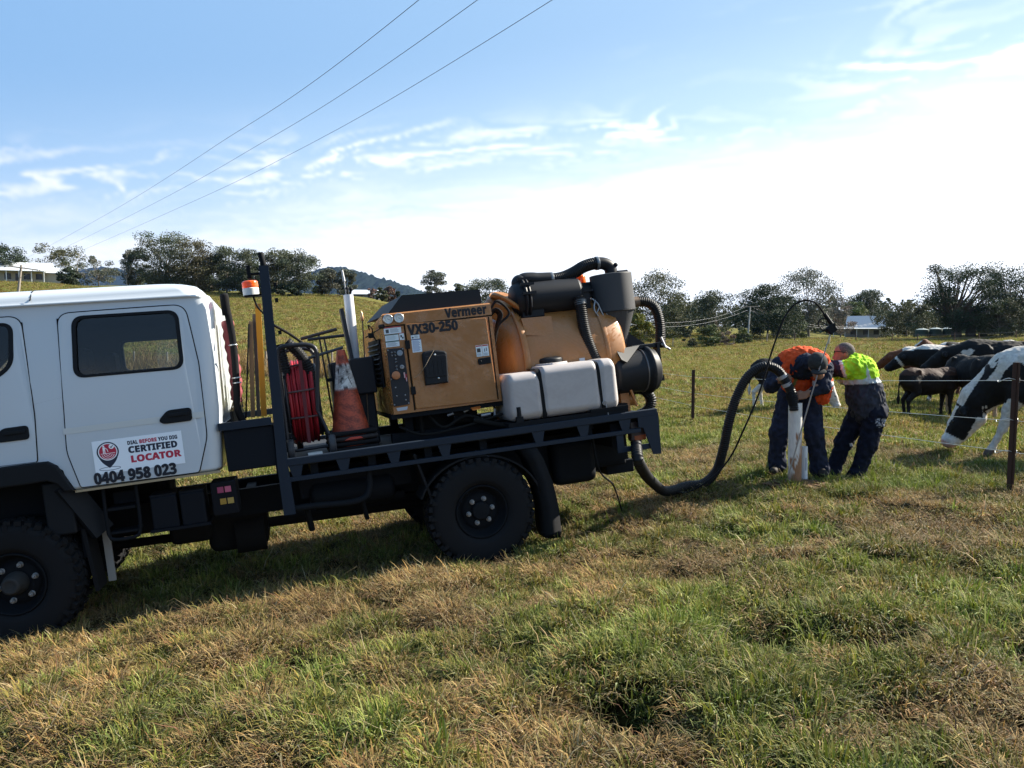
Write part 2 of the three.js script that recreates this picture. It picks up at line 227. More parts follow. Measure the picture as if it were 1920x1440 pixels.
// ---------------------------------------------------------------- grass
function tuft(seed, { n, h0, h1, spread, bend, w, segs = 3, tones, flat = 0 }) {
  const R = rng(seed), P = [], C = [], I = [];
  for (let b = 0; b < n; b++) {
    const a = R() * 6.283, rr = spread * Math.sqrt(R()), h = lerp(h0, h1, R()), lean = (0.15 + R() * bend), dir = a + (R() - 0.5) * 1.6, bx = rr * Math.cos(a), bz = rr * Math.sin(a), tw = dir + 1.57 + (R() - 0.5) * 1.2, t = tones[Math.floor(R() * tones.length)], v = 0.75 + R() * 0.5, o = P.length / 3;
    for (let s = 0; s <= segs; s++) { const f = s / segs, th = lean * f * 1.3 + flat * (0.5 + 0.5 * R() * f), ww = w * (0.7 + 0.6 * R()) * (1 - f * 0.93) * 0.5, out = h * f * Math.sin(Math.min(th, 1.75)), up = h * f * Math.max(Math.cos(Math.min(th, 1.75)), 0.04), x = bx + out * Math.cos(dir), z = bz + out * Math.sin(dir);
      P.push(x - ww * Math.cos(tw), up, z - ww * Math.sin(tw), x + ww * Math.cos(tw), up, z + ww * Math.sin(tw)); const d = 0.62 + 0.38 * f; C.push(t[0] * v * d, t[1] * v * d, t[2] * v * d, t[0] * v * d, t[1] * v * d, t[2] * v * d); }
    for (let s = 0; s < segs; s++) { const k = o + s * 2; I.push(k, k + 1, k + 3, k, k + 3, k + 2); }
  }
  const g = new THREE.BufferGeometry(); g.setAttribute('position', new THREE.Float32BufferAttribute(P, 3)); g.setAttribute('color', new THREE.Float32BufferAttribute(C, 3)); g.setAttribute('uv', new THREE.Float32BufferAttribute(new Float32Array(P.length / 3 * 2), 2)); g.setIndex(I); g.computeVertexNormals(); return g;
}
const GREEN = [[0.114, 0.155, 0.016], [0.149, 0.186, 0.023], [0.197, 0.228, 0.037], [0.089, 0.125, 0.014], [0.283, 0.273, 0.08]];
const STRAW = [[0.329, 0.218, 0.077], [0.385, 0.262, 0.104], [0.238, 0.142, 0.048], [0.276, 0.181, 0.056], [0.165, 0.13, 0.028], [0.179, 0.092, 0.037]];
const MIXED = [[0.151, 0.151, 0.022], [0.192, 0.177, 0.03], [0.302, 0.246, 0.068], [0.232, 0.192, 0.043], [0.102, 0.115, 0.014]];
const grassMat = new THREE.MeshPhysicalMaterial({ vertexColors: true, roughness: 0.9, transmission: 0.32, thickness: 0, side: THREE.DoubleSide, specularIntensity: 0.4 });
const kinds = {
  green: [1, 2, 3].map((s) => tuft(100 + s, { n: 24, h0: 0.025, h1: 0.085, spread: 0.08, bend: 1.35, w: 0.0085, tones: GREEN })),
  mixed: [1, 2, 3].map((s) => tuft(200 + s, { n: 26, h0: 0.025, h1: 0.08, spread: 0.09, bend: 1.5, w: 0.0075, tones: MIXED })),
  straw: [1, 2, 3].map((s) => tuft(300 + s, { n: 26, h0: 0.03, h1: 0.09, spread: 0.095, bend: 1.3, w: 0.0060, tones: STRAW, flat: 0.75 })),
  tall: [1, 2].map((s) => tuft(400 + s, { n: 22, h0: 0.08, h1: 0.16, spread: 0.06, bend: 0.8, w: 0.0085, tones: GREEN })),
};
kinds.stem = [1, 2, 3].map((s) => tuft(450 + s, { n: 5, h0: 0.08, h1: 0.2, spread: 0.12, bend: 1.0, w: 0.0052, segs: 4, tones: [[0.46, 0.38, 0.22], [0.34, 0.26, 0.13], [0.22, 0.12, 0.07], [0.26, 0.27, 0.09]], flat: 0.9 }));
const farTuft = (tones, s) => tuft(s, { n: 26, h0: 0.05, h1: 0.11, spread: 0.16, bend: 1.1, w: 0.016, segs: 2, tones });
const farKinds = { green: [farTuft(GREEN, 501), farTuft(MIXED, 502)], straw: [farTuft(STRAW, 503), farTuft(MIXED, 504)] };
function scatter(name, label, items) { // items: [geometry, list of {x,z,s,c}]
  const root = new THREE.Group(); root.name = name; scene.add(root); tag(root, label, 'grass', null, 'stuff');
  const M = new THREE.Matrix4(), q = new THREE.Quaternion(), E = new THREE.Euler(), R = rng(777);
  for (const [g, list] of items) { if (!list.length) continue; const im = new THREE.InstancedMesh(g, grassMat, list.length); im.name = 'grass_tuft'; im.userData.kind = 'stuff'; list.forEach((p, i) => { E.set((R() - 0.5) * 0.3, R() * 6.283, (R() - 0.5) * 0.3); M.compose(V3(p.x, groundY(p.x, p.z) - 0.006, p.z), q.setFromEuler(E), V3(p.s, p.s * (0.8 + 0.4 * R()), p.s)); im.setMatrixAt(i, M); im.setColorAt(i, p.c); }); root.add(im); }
}
{
  const R = rng(4242), L = { green: [[], [], []], mixed: [[], [], []], straw: [[], [], []], tall: [[], []], stem: [[], [], []] };
  const place = (r0, r1, n, smul, arc) => { for (let i = 0; i < n; i++) {
    const r = Math.sqrt(lerp(r0 * r0, r1 * r1, R())), a = (R() - 0.5) * arc, x = r * Math.sin(a), z = -r * Math.cos(a), g = lush(x, z) + (R() - 0.5) * 0.35; let k;
    if (r < 8) { let pit = 0; for (const p of PITS) { const d = Math.hypot(x - p[0], z - p[1]) / p[2]; if (d < 0.75) pit = 1; } if (pit && R() < 0.85) { R(); continue; } }
    if (R() < 0.06) k = 'stem'; else if (g > 0.95 && R() < 0.4) k = 'tall'; else if (g > 0.60) k = 'green'; else if (g > 0.38) k = 'mixed'; else k = 'straw';
    const cl = 0.8 * fbm2(x * 3.1 + 2, z * 3.1, 2) + 0.55 * n2(x * 7.3, z * 7.3 + 4) + 0.4 * n2(x * 0.9, z * 0.9 + 30); if (k !== 'stem' && cl < -0.16 && R() < 0.78) { R(); continue; } const tall = 1 + 0.55 * clamp(cl, -0.5, 0.8);
    const v = 0.58 + 0.80 * R(), w = (R() - 0.5) * 0.26, b = 1 + 0.25 * n2(x * 0.6, z * 0.6); L[k][Math.floor(R() * L[k].length)].push({ x, z, s: smul * tall * (0.75 + 0.6 * R()), c: lin(v * b * (1 + w), v * b, v * b * (1 - w)) });
  } };
  place(1.6, 6, 42000, 0.92, 2.4); place(6, 13, 80000, 1.0, 2.1);
  for (const k of ['stem', 'tall', 'green', 'mixed', 'straw']) { const nm = { stem: ['dry_stems', 'long bleached grass stems lying loose over the near paddock'], tall: ['tall_grass', 'taller dark green grass clumps standing up in the foreground sward'], green: ['green_grass', 'fresh green grass tufts over the near paddock'], mixed: ['pasture_grass', 'short yellow-green pasture grass between the greener tufts'], straw: ['dry_grass', 'pale dry straw-coloured grass lying in patches of the near paddock'] }[k]; scatter(nm[0], nm[1], L[k].map((l, i) => [kinds[k][i], l])); }
  const F = { green: [[], []], straw: [[], []] };
  const placeF = (r0, r1, n, smul) => { for (let i = 0; i < n; i++) { const r = Math.sqrt(lerp(r0 * r0, r1 * r1, R())), a = (R() - 0.5) * 1.75, x = r * Math.sin(a), z = -r * Math.cos(a), g = lush(x, z) + (R() - 0.5) * 0.4, k = g > 0.47 ? 'green' : 'straw', v = 0.92 + 0.45 * R(); F[k][R() < 0.5 ? 0 : 1].push({ x, z, s: smul * (0.7 + 0.7 * R()), c: lin(v, v, v) }); } };
  placeF(13, 24, 49000, 1.0); placeF(24, 55, 70000, 1.5); placeF(55, 150, 49000, 2.6);
  scatter('distant_grass', 'short grazed grass across the middle paddock and hillside', [...F.green.map((l, i) => [farKinds.green[i], l]), ...F.straw.map((l, i) => [farKinds.straw[i], l])]);
  // dry weeds along the foot of the hill behind the truck
  const wt = [tuft(601, { n: 26, h0: 0.4, h1: 1.0, spread: 0.25, bend: 0.6, w: 0.03, segs: 2, tones: STRAW }), tuft(602, { n: 26, h0: 0.3, h1: 0.8, spread: 0.3, bend: 0.8, w: 0.035, segs: 2, tones: [[0.2, 0.13, 0.07], [0.13, 0.12, 0.05], [0.26, 0.2, 0.1]] })], WL = [[], []];
  for (let i = 0; i < 1500; i++) { const px = -150 + R() * 900, d = 40 + R() * 7 + 3 * n2(px * 0.01, 3), [x, , z] = at(px, 690, d), v = 0.7 + R() * 0.5; if (n2(x * 0.4, z * 0.4) < -0.35) continue; WL[R() < 0.5 ? 0 : 1].push({ x, z, s: 0.6 + R() * 0.7, c: lin(v, v, v) }); }
  scatter('tall_weeds', 'tall dry brown weeds along the foot of the hill seen behind the truck', WL.map((l, i) => [wt[i], l]));
  // rank green clumps near the posts and men
  const CL = [[], []]; for (const [cx, cz, sp, n] of [[3.0, -13.2, 0.5, 70], [2.6, -13.6, 0.4, 40], [4.2, -8.1, 0.3, 30], [4.6, -8.4, 0.35, 36], [5.1, -13.6, 0.3, 25], [0.9, -7.7, 0.5, 40], [1.5, -10.5, 0.8, 50]]) for (let i = 0; i < n; i++) { const a = R() * 6.283, r = sp * Math.sqrt(R()), v = 0.8 + R() * 0.5; CL[i % 2].push({ x: cx + r * Math.cos(a), z: cz + r * Math.sin(a), s: 0.8 + 0.5 * R(), c: lin(v, v * 1.05, v) }); }
  scatter('rank_grass', 'rank bright green grass clumps around the men and the calf', CL.map((l, i) => [kinds.tall[i], l]));
}
// ---------------------------------------------------------------- mountains
{
  const mm = new THREE.MeshPhysicalMaterial({ vertexColors: true, roughness: 1, specularIntensity: 0 });
  const ridge = (name, label, pts, depth, thick, seed) => { // pts: [px, py] of the skyline at that distance
    const NX = 220, NZ = 60, P = [], C = [], I = [], R = rng(seed);
    const sky = (px) => { for (let i = 0; i + 1 < pts.length; i++) if (px <= pts[i + 1][0]) { const t = (px - pts[i][0]) / (pts[i + 1][0] - pts[i][0]), s = t * t * (3 - 2 * t); return lerp(pts[i][1], pts[i + 1][1], lerp(t, s, 0.5)); } return pts[pts.length - 1][1]; };
    for (let j = 0; j <= NZ; j++) for (let i = 0; i <= NX; i++) { const px = lerp(pts[0][0], pts[pts.length - 1][0], i / NX), f = j / NZ * 2 - 1, top = at(px, sky(px), depth), x = top[0] * (1 + f * 0.06), z = -depth - f * thick, base = 4; const prof = Math.pow(Math.max(0, 1 - Math.abs(f)), 0.85); const k = n2(x * 0.006, z * 0.006) * 0.10 + n2(x * 0.02, z * 0.02) * 0.05; const hgt = (top[1] - base) * prof * (1 + k * (1 - prof)) + (R() * 9 + 4 * n2(x * 0.05, z * 0.05)) * Math.min(1, prof * 4); P.push(x, base - 14 * (1 - prof) + hgt, z); const v = 0.7 + 0.6 * R(); C.push(0.011 * v, 0.016 * v, 0.012 * v); }
    for (let j = 0; j < NZ; j++) for (let i = 0; i < NX; i++) { const a = j * (NX + 1) + i; I.push(a, a + 1, a + NX + 2, a, a + NX + 2, a + NX + 1); }
    const g = new THREE.BufferGeometry(); g.setAttribute('position', new THREE.Float32BufferAttribute(P, 3)); g.setAttribute('color', new THREE.Float32BufferAttribute(C, 3)); g.setIndex(I); g.computeVertexNormals();
    tag(part(name, g, mm, null), label, null, null, 'structure');
  };
  ridge('mountain', 'hazy blue forested mountain rising behind the ridge trees', [[330, 585], [400, 566], [470, 548], [540, 530], [590, 511], [618, 503], [640, 503], [672, 511], [720, 525], [760, 537], [800, 551], [850, 562], [910, 580]], 3000, 900, 31);
  ridge('mountain_range', 'pale blue distant range low behind the farmhouse', [[-500, 520], [-300, 500], [-100, 512], [60, 510], [150, 506], [205, 503], [260, 512], [330, 520], [420, 530], [520, 560]], 4300, 900, 32);
}
// ---------------------------------------------------------------- trees
const leafMat = new THREE.MeshPhysicalMaterial({ vertexColors: true, roughness: 0.8, transmission: 0.22, thickness: 0, side: THREE.DoubleSide, specularIntensity: 0.5 });
const barkMat = mat([0.16, 0.14, 0.115], 0.95), darkBark = mat([0.07, 0.055, 0.042], 0.95), paleBark = mat([0.34, 0.31, 0.27], 0.9);
function tree(name, label, [x, , z], H, Wd, o = {}, group) {
  const { seed = 1, base = 0.35, clumps = 34, leaves = 60, leaf = 0.34, tone = [0.062, 0.078, 0.032], vary = 0.35, shape = 'round', bark = barkMat, trunkR = H * 0.022, lean = 0, stems = 1, clumpR = 0.17, flat = 0.6, bare = 0 } = o;
  const R = rng(seed * 977 + 5), root = thing(name, label, 'tree', [x, groundY(x, z) - 0.1, z], 0, group), wood = [], P = [], C = [], N = [], I = [], cents = [];
  for (let i = 0; i < clumps; i++) {
    const f = R(), y = lerp(base, 0.97, shape === 'top' ? Math.sqrt(f) : f), t = (y - base) / (1 - base);
    const env = shape === 'cone' ? 1 - t * 0.93 : shape === 'top' ? Math.sqrt(Math.max(0, 1 - ((t - 0.62) / 0.62) ** 2)) : shape === 'fan' ? 0.35 + 0.65 * Math.sin(Math.min(1, t * 1.15) * 2.4) : Math.sqrt(Math.max(0.03, 1 - ((t - 0.42) / 0.6) ** 2));
    const a = R() * 6.283, rr = Wd * 0.5 * env * Math.pow(R(), 0.45) * 0.88; cents.push([rr * Math.cos(a) + lean * y * H, y * H, rr * Math.sin(a), R()]);
  }
  const tops = []; for (let s = 0; s < stems; s++) { const ox = stems > 1 ? (s - (stems - 1) / 2) * Wd * 0.16 : 0, th = H * lerp(base + 0.1, 0.72, R()); const mid = [ox * 1.4 + lean * H * 0.3 + (R() - 0.5) * 0.04 * H, th * 0.5, (R() - 0.5) * 0.04 * H], top = [ox * 2.0 + lean * th + (R() - 0.5) * 0.08 * H, th, (R() - 0.5) * 0.06 * H]; wood.push(rod([ox, -0.3, 0], mid, trunkR, trunkR * 0.75, 7), rod(mid, top, trunkR * 0.75, trunkR * 0.35, 7)); tops.push([mid, top]); }
  cents.forEach((c, i) => { if (i % 2 && !bare) return; const [mid, top] = tops[i % stems], t = clamp((c[1] / H - base) * 0.9 + 0.1 * R()), s = [lerp(mid[0], top[0], t), lerp(mid[1], top[1], t) * 0.96, lerp(mid[2], top[2], t)], m = [lerp(s[0], c[0], 0.55), lerp(s[1], c[1], 0.42), lerp(s[2], c[2], 0.55)], r = trunkR * 0.32; wood.push(rod(s, m, r, r * 0.6, 5), rod(m, c.slice(0, 3), r * 0.6, r * 0.15, 5)); if (bare) for (let k = 0; k < bare; k++) { const d = [c[0] + (R() - 0.5) * Wd * 0.22, c[1] + R() * H * 0.12, c[2] + (R() - 0.5) * Wd * 0.22]; wood.push(rod(m, d, r * 0.42, r * 0.1, 4)); } });
  part('trunk', wood, bark, root);
  const v = V3(0, 0, 0), u = V3(0, 0, 0), w = V3(0, 0, 0);
  for (const c of cents) {
    const cr = Math.min(Wd, H) * clumpR * (0.6 + 0.7 * c[3]), tint = 1 - vary / 2 + vary * R(), warm = 1 + (R() - 0.5) * 0.3;
    for (let k = 0; k < leaves; k++) {
      const a = R() * 6.283, b = Math.acos(2 * R() - 1), rr = cr * Math.pow(R(), 0.4), lx = c[0] + rr * Math.sin(b) * Math.cos(a), ly = c[1] + rr * Math.cos(b) * flat, lz = c[2] + rr * Math.sin(b) * Math.sin(a);
      v.set(R() - 0.5, R() - 0.5, R() - 0.5).normalize(); u.set(R() - 0.5, R() - 0.5, R() - 0.5).cross(v).normalize(); const s = leaf * (0.6 + 0.8 * R()); u.multiplyScalar(s * 0.5); v.multiplyScalar(s * 0.9 * 0.5);
      const q = P.length / 3; P.push(lx - u.x, ly - u.y, lz - u.z, lx + v.x, ly + v.y, lz + v.z, lx + u.x, ly + u.y, lz + u.z, lx - v.x, ly - v.y, lz - v.z);
      w.set(lx - c[0], (ly - c[1]) * 1.4 + cr * 0.3, lz - c[2]).normalize(); const kk = tint * (0.8 + 0.4 * R()); for (let m = 0; m < 4; m++) { C.push(tone[0] * kk * warm, tone[1] * kk, tone[2] * kk); N.push(w.x, w.y, w.z); }
      I.push(q, q + 1, q + 2, q, q + 2, q + 3);
    }
  }
  if (P.length) { const g = new THREE.BufferGeometry(); g.setAttribute('position', new THREE.Float32BufferAttribute(P, 3)); g.setAttribute('color', new THREE.Float32BufferAttribute(C, 3)); g.setAttribute('uv', new THREE.Float32BufferAttribute(new Float32Array(P.length / 3 * 2), 2)); g.setIndex(I); g.computeVertexNormals(); part('crown', g, leafMat, root); }
  return root;
}
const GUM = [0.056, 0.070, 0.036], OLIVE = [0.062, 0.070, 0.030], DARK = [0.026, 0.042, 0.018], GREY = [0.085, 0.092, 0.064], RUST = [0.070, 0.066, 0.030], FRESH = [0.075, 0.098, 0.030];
// [px of the middle, distance, px of the top, px of the base, px width, name, label, options]
const FOREST = [
  [8, 150, 462, 528, 66, 'broadleaf_tree', 'dark green tree at the far left edge beside the farmhouse', { tone: DARK, clumps: 40, base: 0.15 }],
  [108, 165, 464, 528, 74, 'gum_tree', 'olive gum tree with an uneven crown rising behind the farmhouse roof', { tone: OLIVE, clumps: 34, base: 0.25, shape: 'fan' }],
  [131, 142, 500, 535, 30, 'garden_tree', 'small dense dark tree at the right end of the farmhouse', { tone: DARK, base: 0.05, clumps: 30 }],
  [147, 160, 470, 530, 26, 'dead_tree', 'bare pale tree with thin twigs right of the farmhouse', { clumps: 10, leaves: 0, bare: 3, bark: paleBark, trunkR: 0.09 }],
  [186, 150, 482, 536, 66, 'gum_tree', 'sparse grey gum with bare tips between the farmhouse and the tall ridge trees', { tone: GREY, clumps: 20, leaves: 42, base: 0.25, bare: 2 }],
  [237, 140, 462, 538, 22, 'dead_tree', 'dead grey tree trunk with forked bare tips left of the ridge trees', { clumps: 8, leaves: 0, bare: 3, bark: paleBark, trunkR: 0.12 }],
  [257, 142, 465, 542, 40, 'gum_tree', 'narrow gum tree at the left end of the ridge row', { tone: GUM, clumps: 32, base: 0.2 }],
  [312, 140, 441, 545, 90, 'gum_tree', 'tallest gum of the ridge row with billowing clumps', { tone: GUM, clumps: 56, base: 0.25, shape: 'fan' }],
  [368, 138, 452, 548, 66, 'gum_tree', 'rusty brown-green gum right of the tallest ridge tree', { tone: RUST, clumps: 48, base: 0.2 }],
  [425, 140, 466, 552, 60, 'gum_tree', 'mid green gum behind the rear corner of the truck cab', { tone: GUM, clumps: 44, base: 0.3 }],
  [468, 137, 470, 553, 54, 'gum_tree', 'gum tree directly behind the orange beacon', { tone: GUM, clumps: 42, base: 0.3 }],
  [518, 141, 470, 555, 60, 'gum_tree', 'gum tree just right of the tall headboard post', { tone: OLIVE, clumps: 44, base: 0.3 }],
  [560, 136, 474, 557, 64, 'gum_tree', 'gum tree at the right end of the ridge row with clear clumps', { tone: GUM, clumps: 44, base: 0.3, shape: 'fan' }],
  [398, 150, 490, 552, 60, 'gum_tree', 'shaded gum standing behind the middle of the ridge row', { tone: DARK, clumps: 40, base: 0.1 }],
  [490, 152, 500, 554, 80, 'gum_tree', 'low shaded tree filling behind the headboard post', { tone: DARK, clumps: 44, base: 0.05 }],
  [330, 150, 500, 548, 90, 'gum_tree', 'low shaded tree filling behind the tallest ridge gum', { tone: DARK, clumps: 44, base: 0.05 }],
  [538, 134, 532, 557, 46, 'bush', 'round dark bush at the foot of the right ridge gums', { tone: DARK, base: 0.02, clumps: 26 }],
  [595, 165, 535, 560, 26, 'bush', 'small green bush below the mountain, left of the spreading tree', { tone: FRESH, base: 0.02, clumps: 20 }],
  [617, 140, 506, 566, 46, 'spreading_tree', 'grey-green spreading tree in front of the mountain left of the white tube', { tone: GREY, clumps: 34, base: 0.22 }],
  [650, 142, 504, 566, 40, 'spreading_tree', 'grey-green spreading tree in front of the mountain behind the white tube', { tone: GREY, clumps: 30, base: 0.22 }],
  [697, 190, 537, 558, 18, 'bare_tree', 'small pinkish bare tree right of the distant shed', { tone: [0.16, 0.10, 0.085], clumps: 12, leaves: 26, base: 0.2 }],
  [715, 165, 540, 570, 24, 'garden_tree', 'olive garden tree below the mountain slope', { tone: OLIVE, clumps: 22, base: 0.12 }],
  [730, 170, 537, 568, 26, 'garden_tree', 'reddish brown garden tree beside the dark pointed conifer', { tone: [0.13, 0.075, 0.055], clumps: 24, base: 0.15 }],
  [746, 150, 546, 574, 16, 'conifer', 'dark pointed conifer left of the black hopper', { tone: [0.022, 0.036, 0.016], clumps: 30, base: 0.03, shape: 'cone' }],
  [816, 190, 504, 588, 44, 'gum_tree', 'lone tall gum with an airy round crown above the hopper', { tone: GREY, clumps: 26, leaves: 44, base: 0.5, clumpR: 0.2, trunkR: 0.16 }],
  [857, 150, 532, 600, 34, 'bush', 'low tree peeping over the middle of the black hopper', { tone: OLIVE, clumps: 24, base: 0.1 }],
  [915, 135, 526, 615, 96, 'broadleaf_tree', 'wide olive tree between the hopper and the debris tank', { tone: GUM, clumps: 48, base: 0.1 }],
  [1232, 128, 512, 640, 110, 'broadleaf_tree', 'large tree with feathery top behind the side hose loop', { tone: OLIVE, clumps: 64, leaves: 70, base: 0.12, shape: 'round' }],
  [1270, 136, 566, 636, 66, 'broadleaf_tree', 'lower tree on the right shoulder of the feathery tree', { tone: OLIVE, clumps: 34, base: 0.1 }],
  [1342, 134, 547, 632, 84, 'broadleaf_tree', 'round-headed tree left of the utility pole', { tone: GUM, clumps: 52, base: 0.12 }],
  [1438, 118, 535, 636, 122, 'fig_tree', 'dense dark dome-shaped tree behind the utility pole', { tone: DARK, clumps: 90, leaves: 80, base: 0.03, clumpR: 0.17 }],
  [1516, 132, 507, 634, 94, 'gum_tree', 'tall airy gum above the lance trigger', { tone: GREY, clumps: 54, base: 0.25, shape: 'fan' }],
  [1480, 124, 590, 636, 60, 'bush', 'dark low bush under the tall airy gum', { tone: FRESH, clumps: 30, base: 0.02 }],
  [1575, 140, 553, 630, 50, 'bare_tree', 'grey twiggy bare tree left of the blue-roofed house', { tone: [0.15, 0.135, 0.115], clumps: 26, leaves: 30, bare: 3, base: 0.15 }],
  [1632, 165, 545, 626, 80, 'broadleaf_tree', 'dark layered tree directly behind the blue roof', { tone: GUM, clumps: 56, base: 0.08 }],
  [1598, 158, 565, 628, 44, 'broadleaf_tree', 'yellow-green tree at the left of the blue roof', { tone: FRESH, clumps: 30, base: 0.08 }],
  [1700, 135, 564, 630, 104, 'broadleaf_tree', 'broad mid green tree right of the blue-roofed house', { tone: OLIVE, clumps: 60, base: 0.03 }],
  [1760, 150, 560, 632, 80, 'broadleaf_tree', 'shaded tree behind the green water tanks', { tone: GUM, clumps: 50, base: 0.03 }],
  [1806, 118, 495, 636, 130, 'fig_tree', 'huge many-limbed tree on a thick trunk above the cows', { tone: DARK, clumps: 84, leaves: 74, base: 0.16, shape: 'fan', trunkR: 0.8, stems: 2, bark: darkBark, clumpR: 0.15 }],
  [1890, 122, 500, 636, 130, 'fig_tree', 'second huge tree at the right edge with a short dark trunk', { tone: DARK, clumps: 84, leaves: 74, base: 0.10, shape: 'round', trunkR: 0.8, bark: darkBark, clumpR: 0.15 }],
  [1875, 116, 560, 636, 90, 'broadleaf_tree', 'lower olive tree in front of the second huge tree', { tone: OLIVE, clumps: 46, base: 0.05 }],
  [1990, 120, 520, 636, 150, 'broadleaf_tree', 'tree cut off by the right edge of the picture', { tone: GUM, clumps: 60, base: 0.05 }],
  [1200, 70, 585, 646, 40, 'sapling', 'yellow-green sapling behind the cyclone and its side hose', { tone: [0.16, 0.16, 0.035], clumps: 30, leaves: 50, leaf: 0.17, base: 0.12 }],
  [1293, 108, 612, 643, 26, 'bush', 'small green bush left along the far fence', { tone: OLIVE, clumps: 18, base: 0.02 }],
  [1328, 106, 607, 642, 36, 'bush', 'taller green bush along the far fence left of the pole', { tone: FRESH, clumps: 24, base: 0.02 }],
  [1362, 106, 620, 642, 36, 'bush', 'brown twiggy scrub along the far fence left of the pole', { tone: [0.17, 0.13, 0.09], clumps: 20, leaves: 30, bare: 2, base: 0.02 }],
  [1392, 108, 613, 641, 28, 'bush', 'green bush at the foot of the utility pole', { tone: FRESH, clumps: 20, base: 0.02 }],
];
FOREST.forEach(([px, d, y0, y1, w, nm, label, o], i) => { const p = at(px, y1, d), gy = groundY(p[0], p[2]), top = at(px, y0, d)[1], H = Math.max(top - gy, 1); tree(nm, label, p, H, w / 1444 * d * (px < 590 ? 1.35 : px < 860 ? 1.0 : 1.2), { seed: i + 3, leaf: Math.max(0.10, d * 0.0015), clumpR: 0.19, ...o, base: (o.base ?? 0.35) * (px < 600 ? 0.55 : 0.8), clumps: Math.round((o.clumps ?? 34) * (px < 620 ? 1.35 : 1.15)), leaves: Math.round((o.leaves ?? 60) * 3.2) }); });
{ // wood beyond the paddock: reads as one mass
  const R = rng(909), g = (() => { const P = [], C = [], I = [], v = V3(0, 0, 0), u = V3(0, 0, 0); for (let k = 0; k < 420; k++) { const a = R() * 6.283, b = R() * 1.57, rr = 0.55 + 0.45 * R(), lump = 1 + 0.3 * Math.sin(a * 3 + 2) * Math.sin(b * 4), x = rr * lump * Math.cos(a) * Math.cos(b) * 0.55, y = rr * lump * Math.sin(b), z = rr * lump * Math.sin(a) * Math.cos(b) * 0.55; v.set(R() - 0.5, R() - 0.5, R() - 0.5).normalize(); u.set(R() - 0.5, R() - 0.5, R() - 0.5).cross(v).normalize(); u.multiplyScalar(0.06); v.multiplyScalar(0.05); const q = P.length / 3; P.push(x - u.x, y - u.y, z - u.z, x + v.x, y + v.y, z + v.z, x + u.x, y + u.y, z + u.z, x - v.x, y - v.y, z - v.z); const s = 0.7 + 0.6 * R(); for (let m = 0; m < 4; m++) C.push(0.045 * s, 0.058 * s, 0.028 * s); I.push(q, q + 1, q + 2, q, q + 2, q + 3); } const ge = new THREE.BufferGeometry(); ge.setAttribute('position', new THREE.Float32BufferAttribute(P, 3)); ge.setAttribute('color', new THREE.Float32BufferAttribute(C, 3)); ge.setIndex(I); ge.computeVertexNormals(); return ge; })();
  const pts = []; for (let i = 0; i < 150; i++) { const right = i % 3 !== 0, px = right ? 1180 + R() * 1000 : -300 + R() * 1300, d = right ? 190 + R() * 90 : 260 + R() * 200; const p = at(px, 620, d); if (!right && px > 560 && px < 860) continue; pts.push([p[0], p[2], right ? 4.5 + R() * 4.5 : 6 + R() * 6]); }
  const im = new THREE.InstancedMesh(g, leafMat, pts.length), M = new THREE.Matrix4(); im.name = 'distant_wood'; pts.forEach(([x, z, h], i) => { const s = h * (0.8 + 0.4 * R()); M.compose(V3(x, groundY(x, z) - 0.3, z), new THREE.Quaternion().setFromEuler(new THREE.Euler(0, R() * 6.28, 0)), V3(s * 1.3, h, s * 1.3)); im.setMatrixAt(i, M); const v = 0.7 + 0.6 * R(); im.setColorAt(i, lin(v, v, v)); });
  scene.add(im); tag(im, 'band of distant woodland behind the far paddock trees', 'woodland', null, 'stuff');
}
// ---------------------------------------------------------------- houses, tanks, poles, wires, fences
const roofWhite = mat([0.62, 0.64, 0.66], 0.45, 0.2), roofBlue = mat([0.22, 0.27, 0.33], 0.5, 0.2), wallCream = mat([0.42, 0.38, 0.30], 0.85), wallGrey = mat([0.30, 0.31, 0.30], 0.85), winDark = mat([0.03, 0.035, 0.04], 0.15), trimWhite = mat([0.7, 0.7, 0.68], 0.6);
const gable = (w, d, h0, h1, over = 0.4) => { const s = shapeOf([[-d / 2 - over, h0 - over * 0.35], [0, h1], [d / 2 + over, h0 - over * 0.35], [d / 2 + over, h0 - over * 0.35 + 0.12], [0, h1 + 0.14], [-d / 2 - over, h0 - over * 0.35 + 0.12]]); return plate(s, -w / 2 - over, w / 2 + over).rotateY(Math.PI / 2); };
function onGround(px, d, dy = 0) { const p = at(px, 620, d); return [p[0], groundY(p[0], p[2]) + dy, p[2]]; }
{
  const h = thing('farmhouse', 'low white-roofed farmhouse with a verandah on the hill at the far left', 'house', onGround(58, 150), 0.35);
  part('wall', [box(-5.0, 3.6, -0.6, 2.3, -3, 2.0), box(3.6, 7.2, -0.6, 2.0, -2.4, 2.2)], wallCream, h);
  part('roof', [gable(8.8, 6.4, 2.4, 4.0).translate(-0.8, 0, -0.5), gable(3.8, 4.8, 2.05, 3.1).translate(5.5, 0, -0.1)], roofWhite, h);
  part('verandah_roof', [bbox(8.6, 0.1, 2.4, -0.8, 2.35, 3.1, 0, 0.16)], roofWhite, h);
  for (let i = 0; i < 5; i++) part('verandah_post', [box(-4.9 + i * 2.05, -4.78 + i * 2.05, -0.6, 2.2, 4.05, 4.17)], trimWhite, h);
  for (const x of [-3.6, -0.4, 1.6, 5.4]) part('window', [box(x, x + 1.1, 0.7, 1.8, x > 4 ? 2.2 : 2.0, x > 4 ? 2.24 : 2.04)], winDark, h);
  part('door', [box(-1.8, -0.95, -0.3, 1.8, 2.0, 2.05)], winDark, h);
}
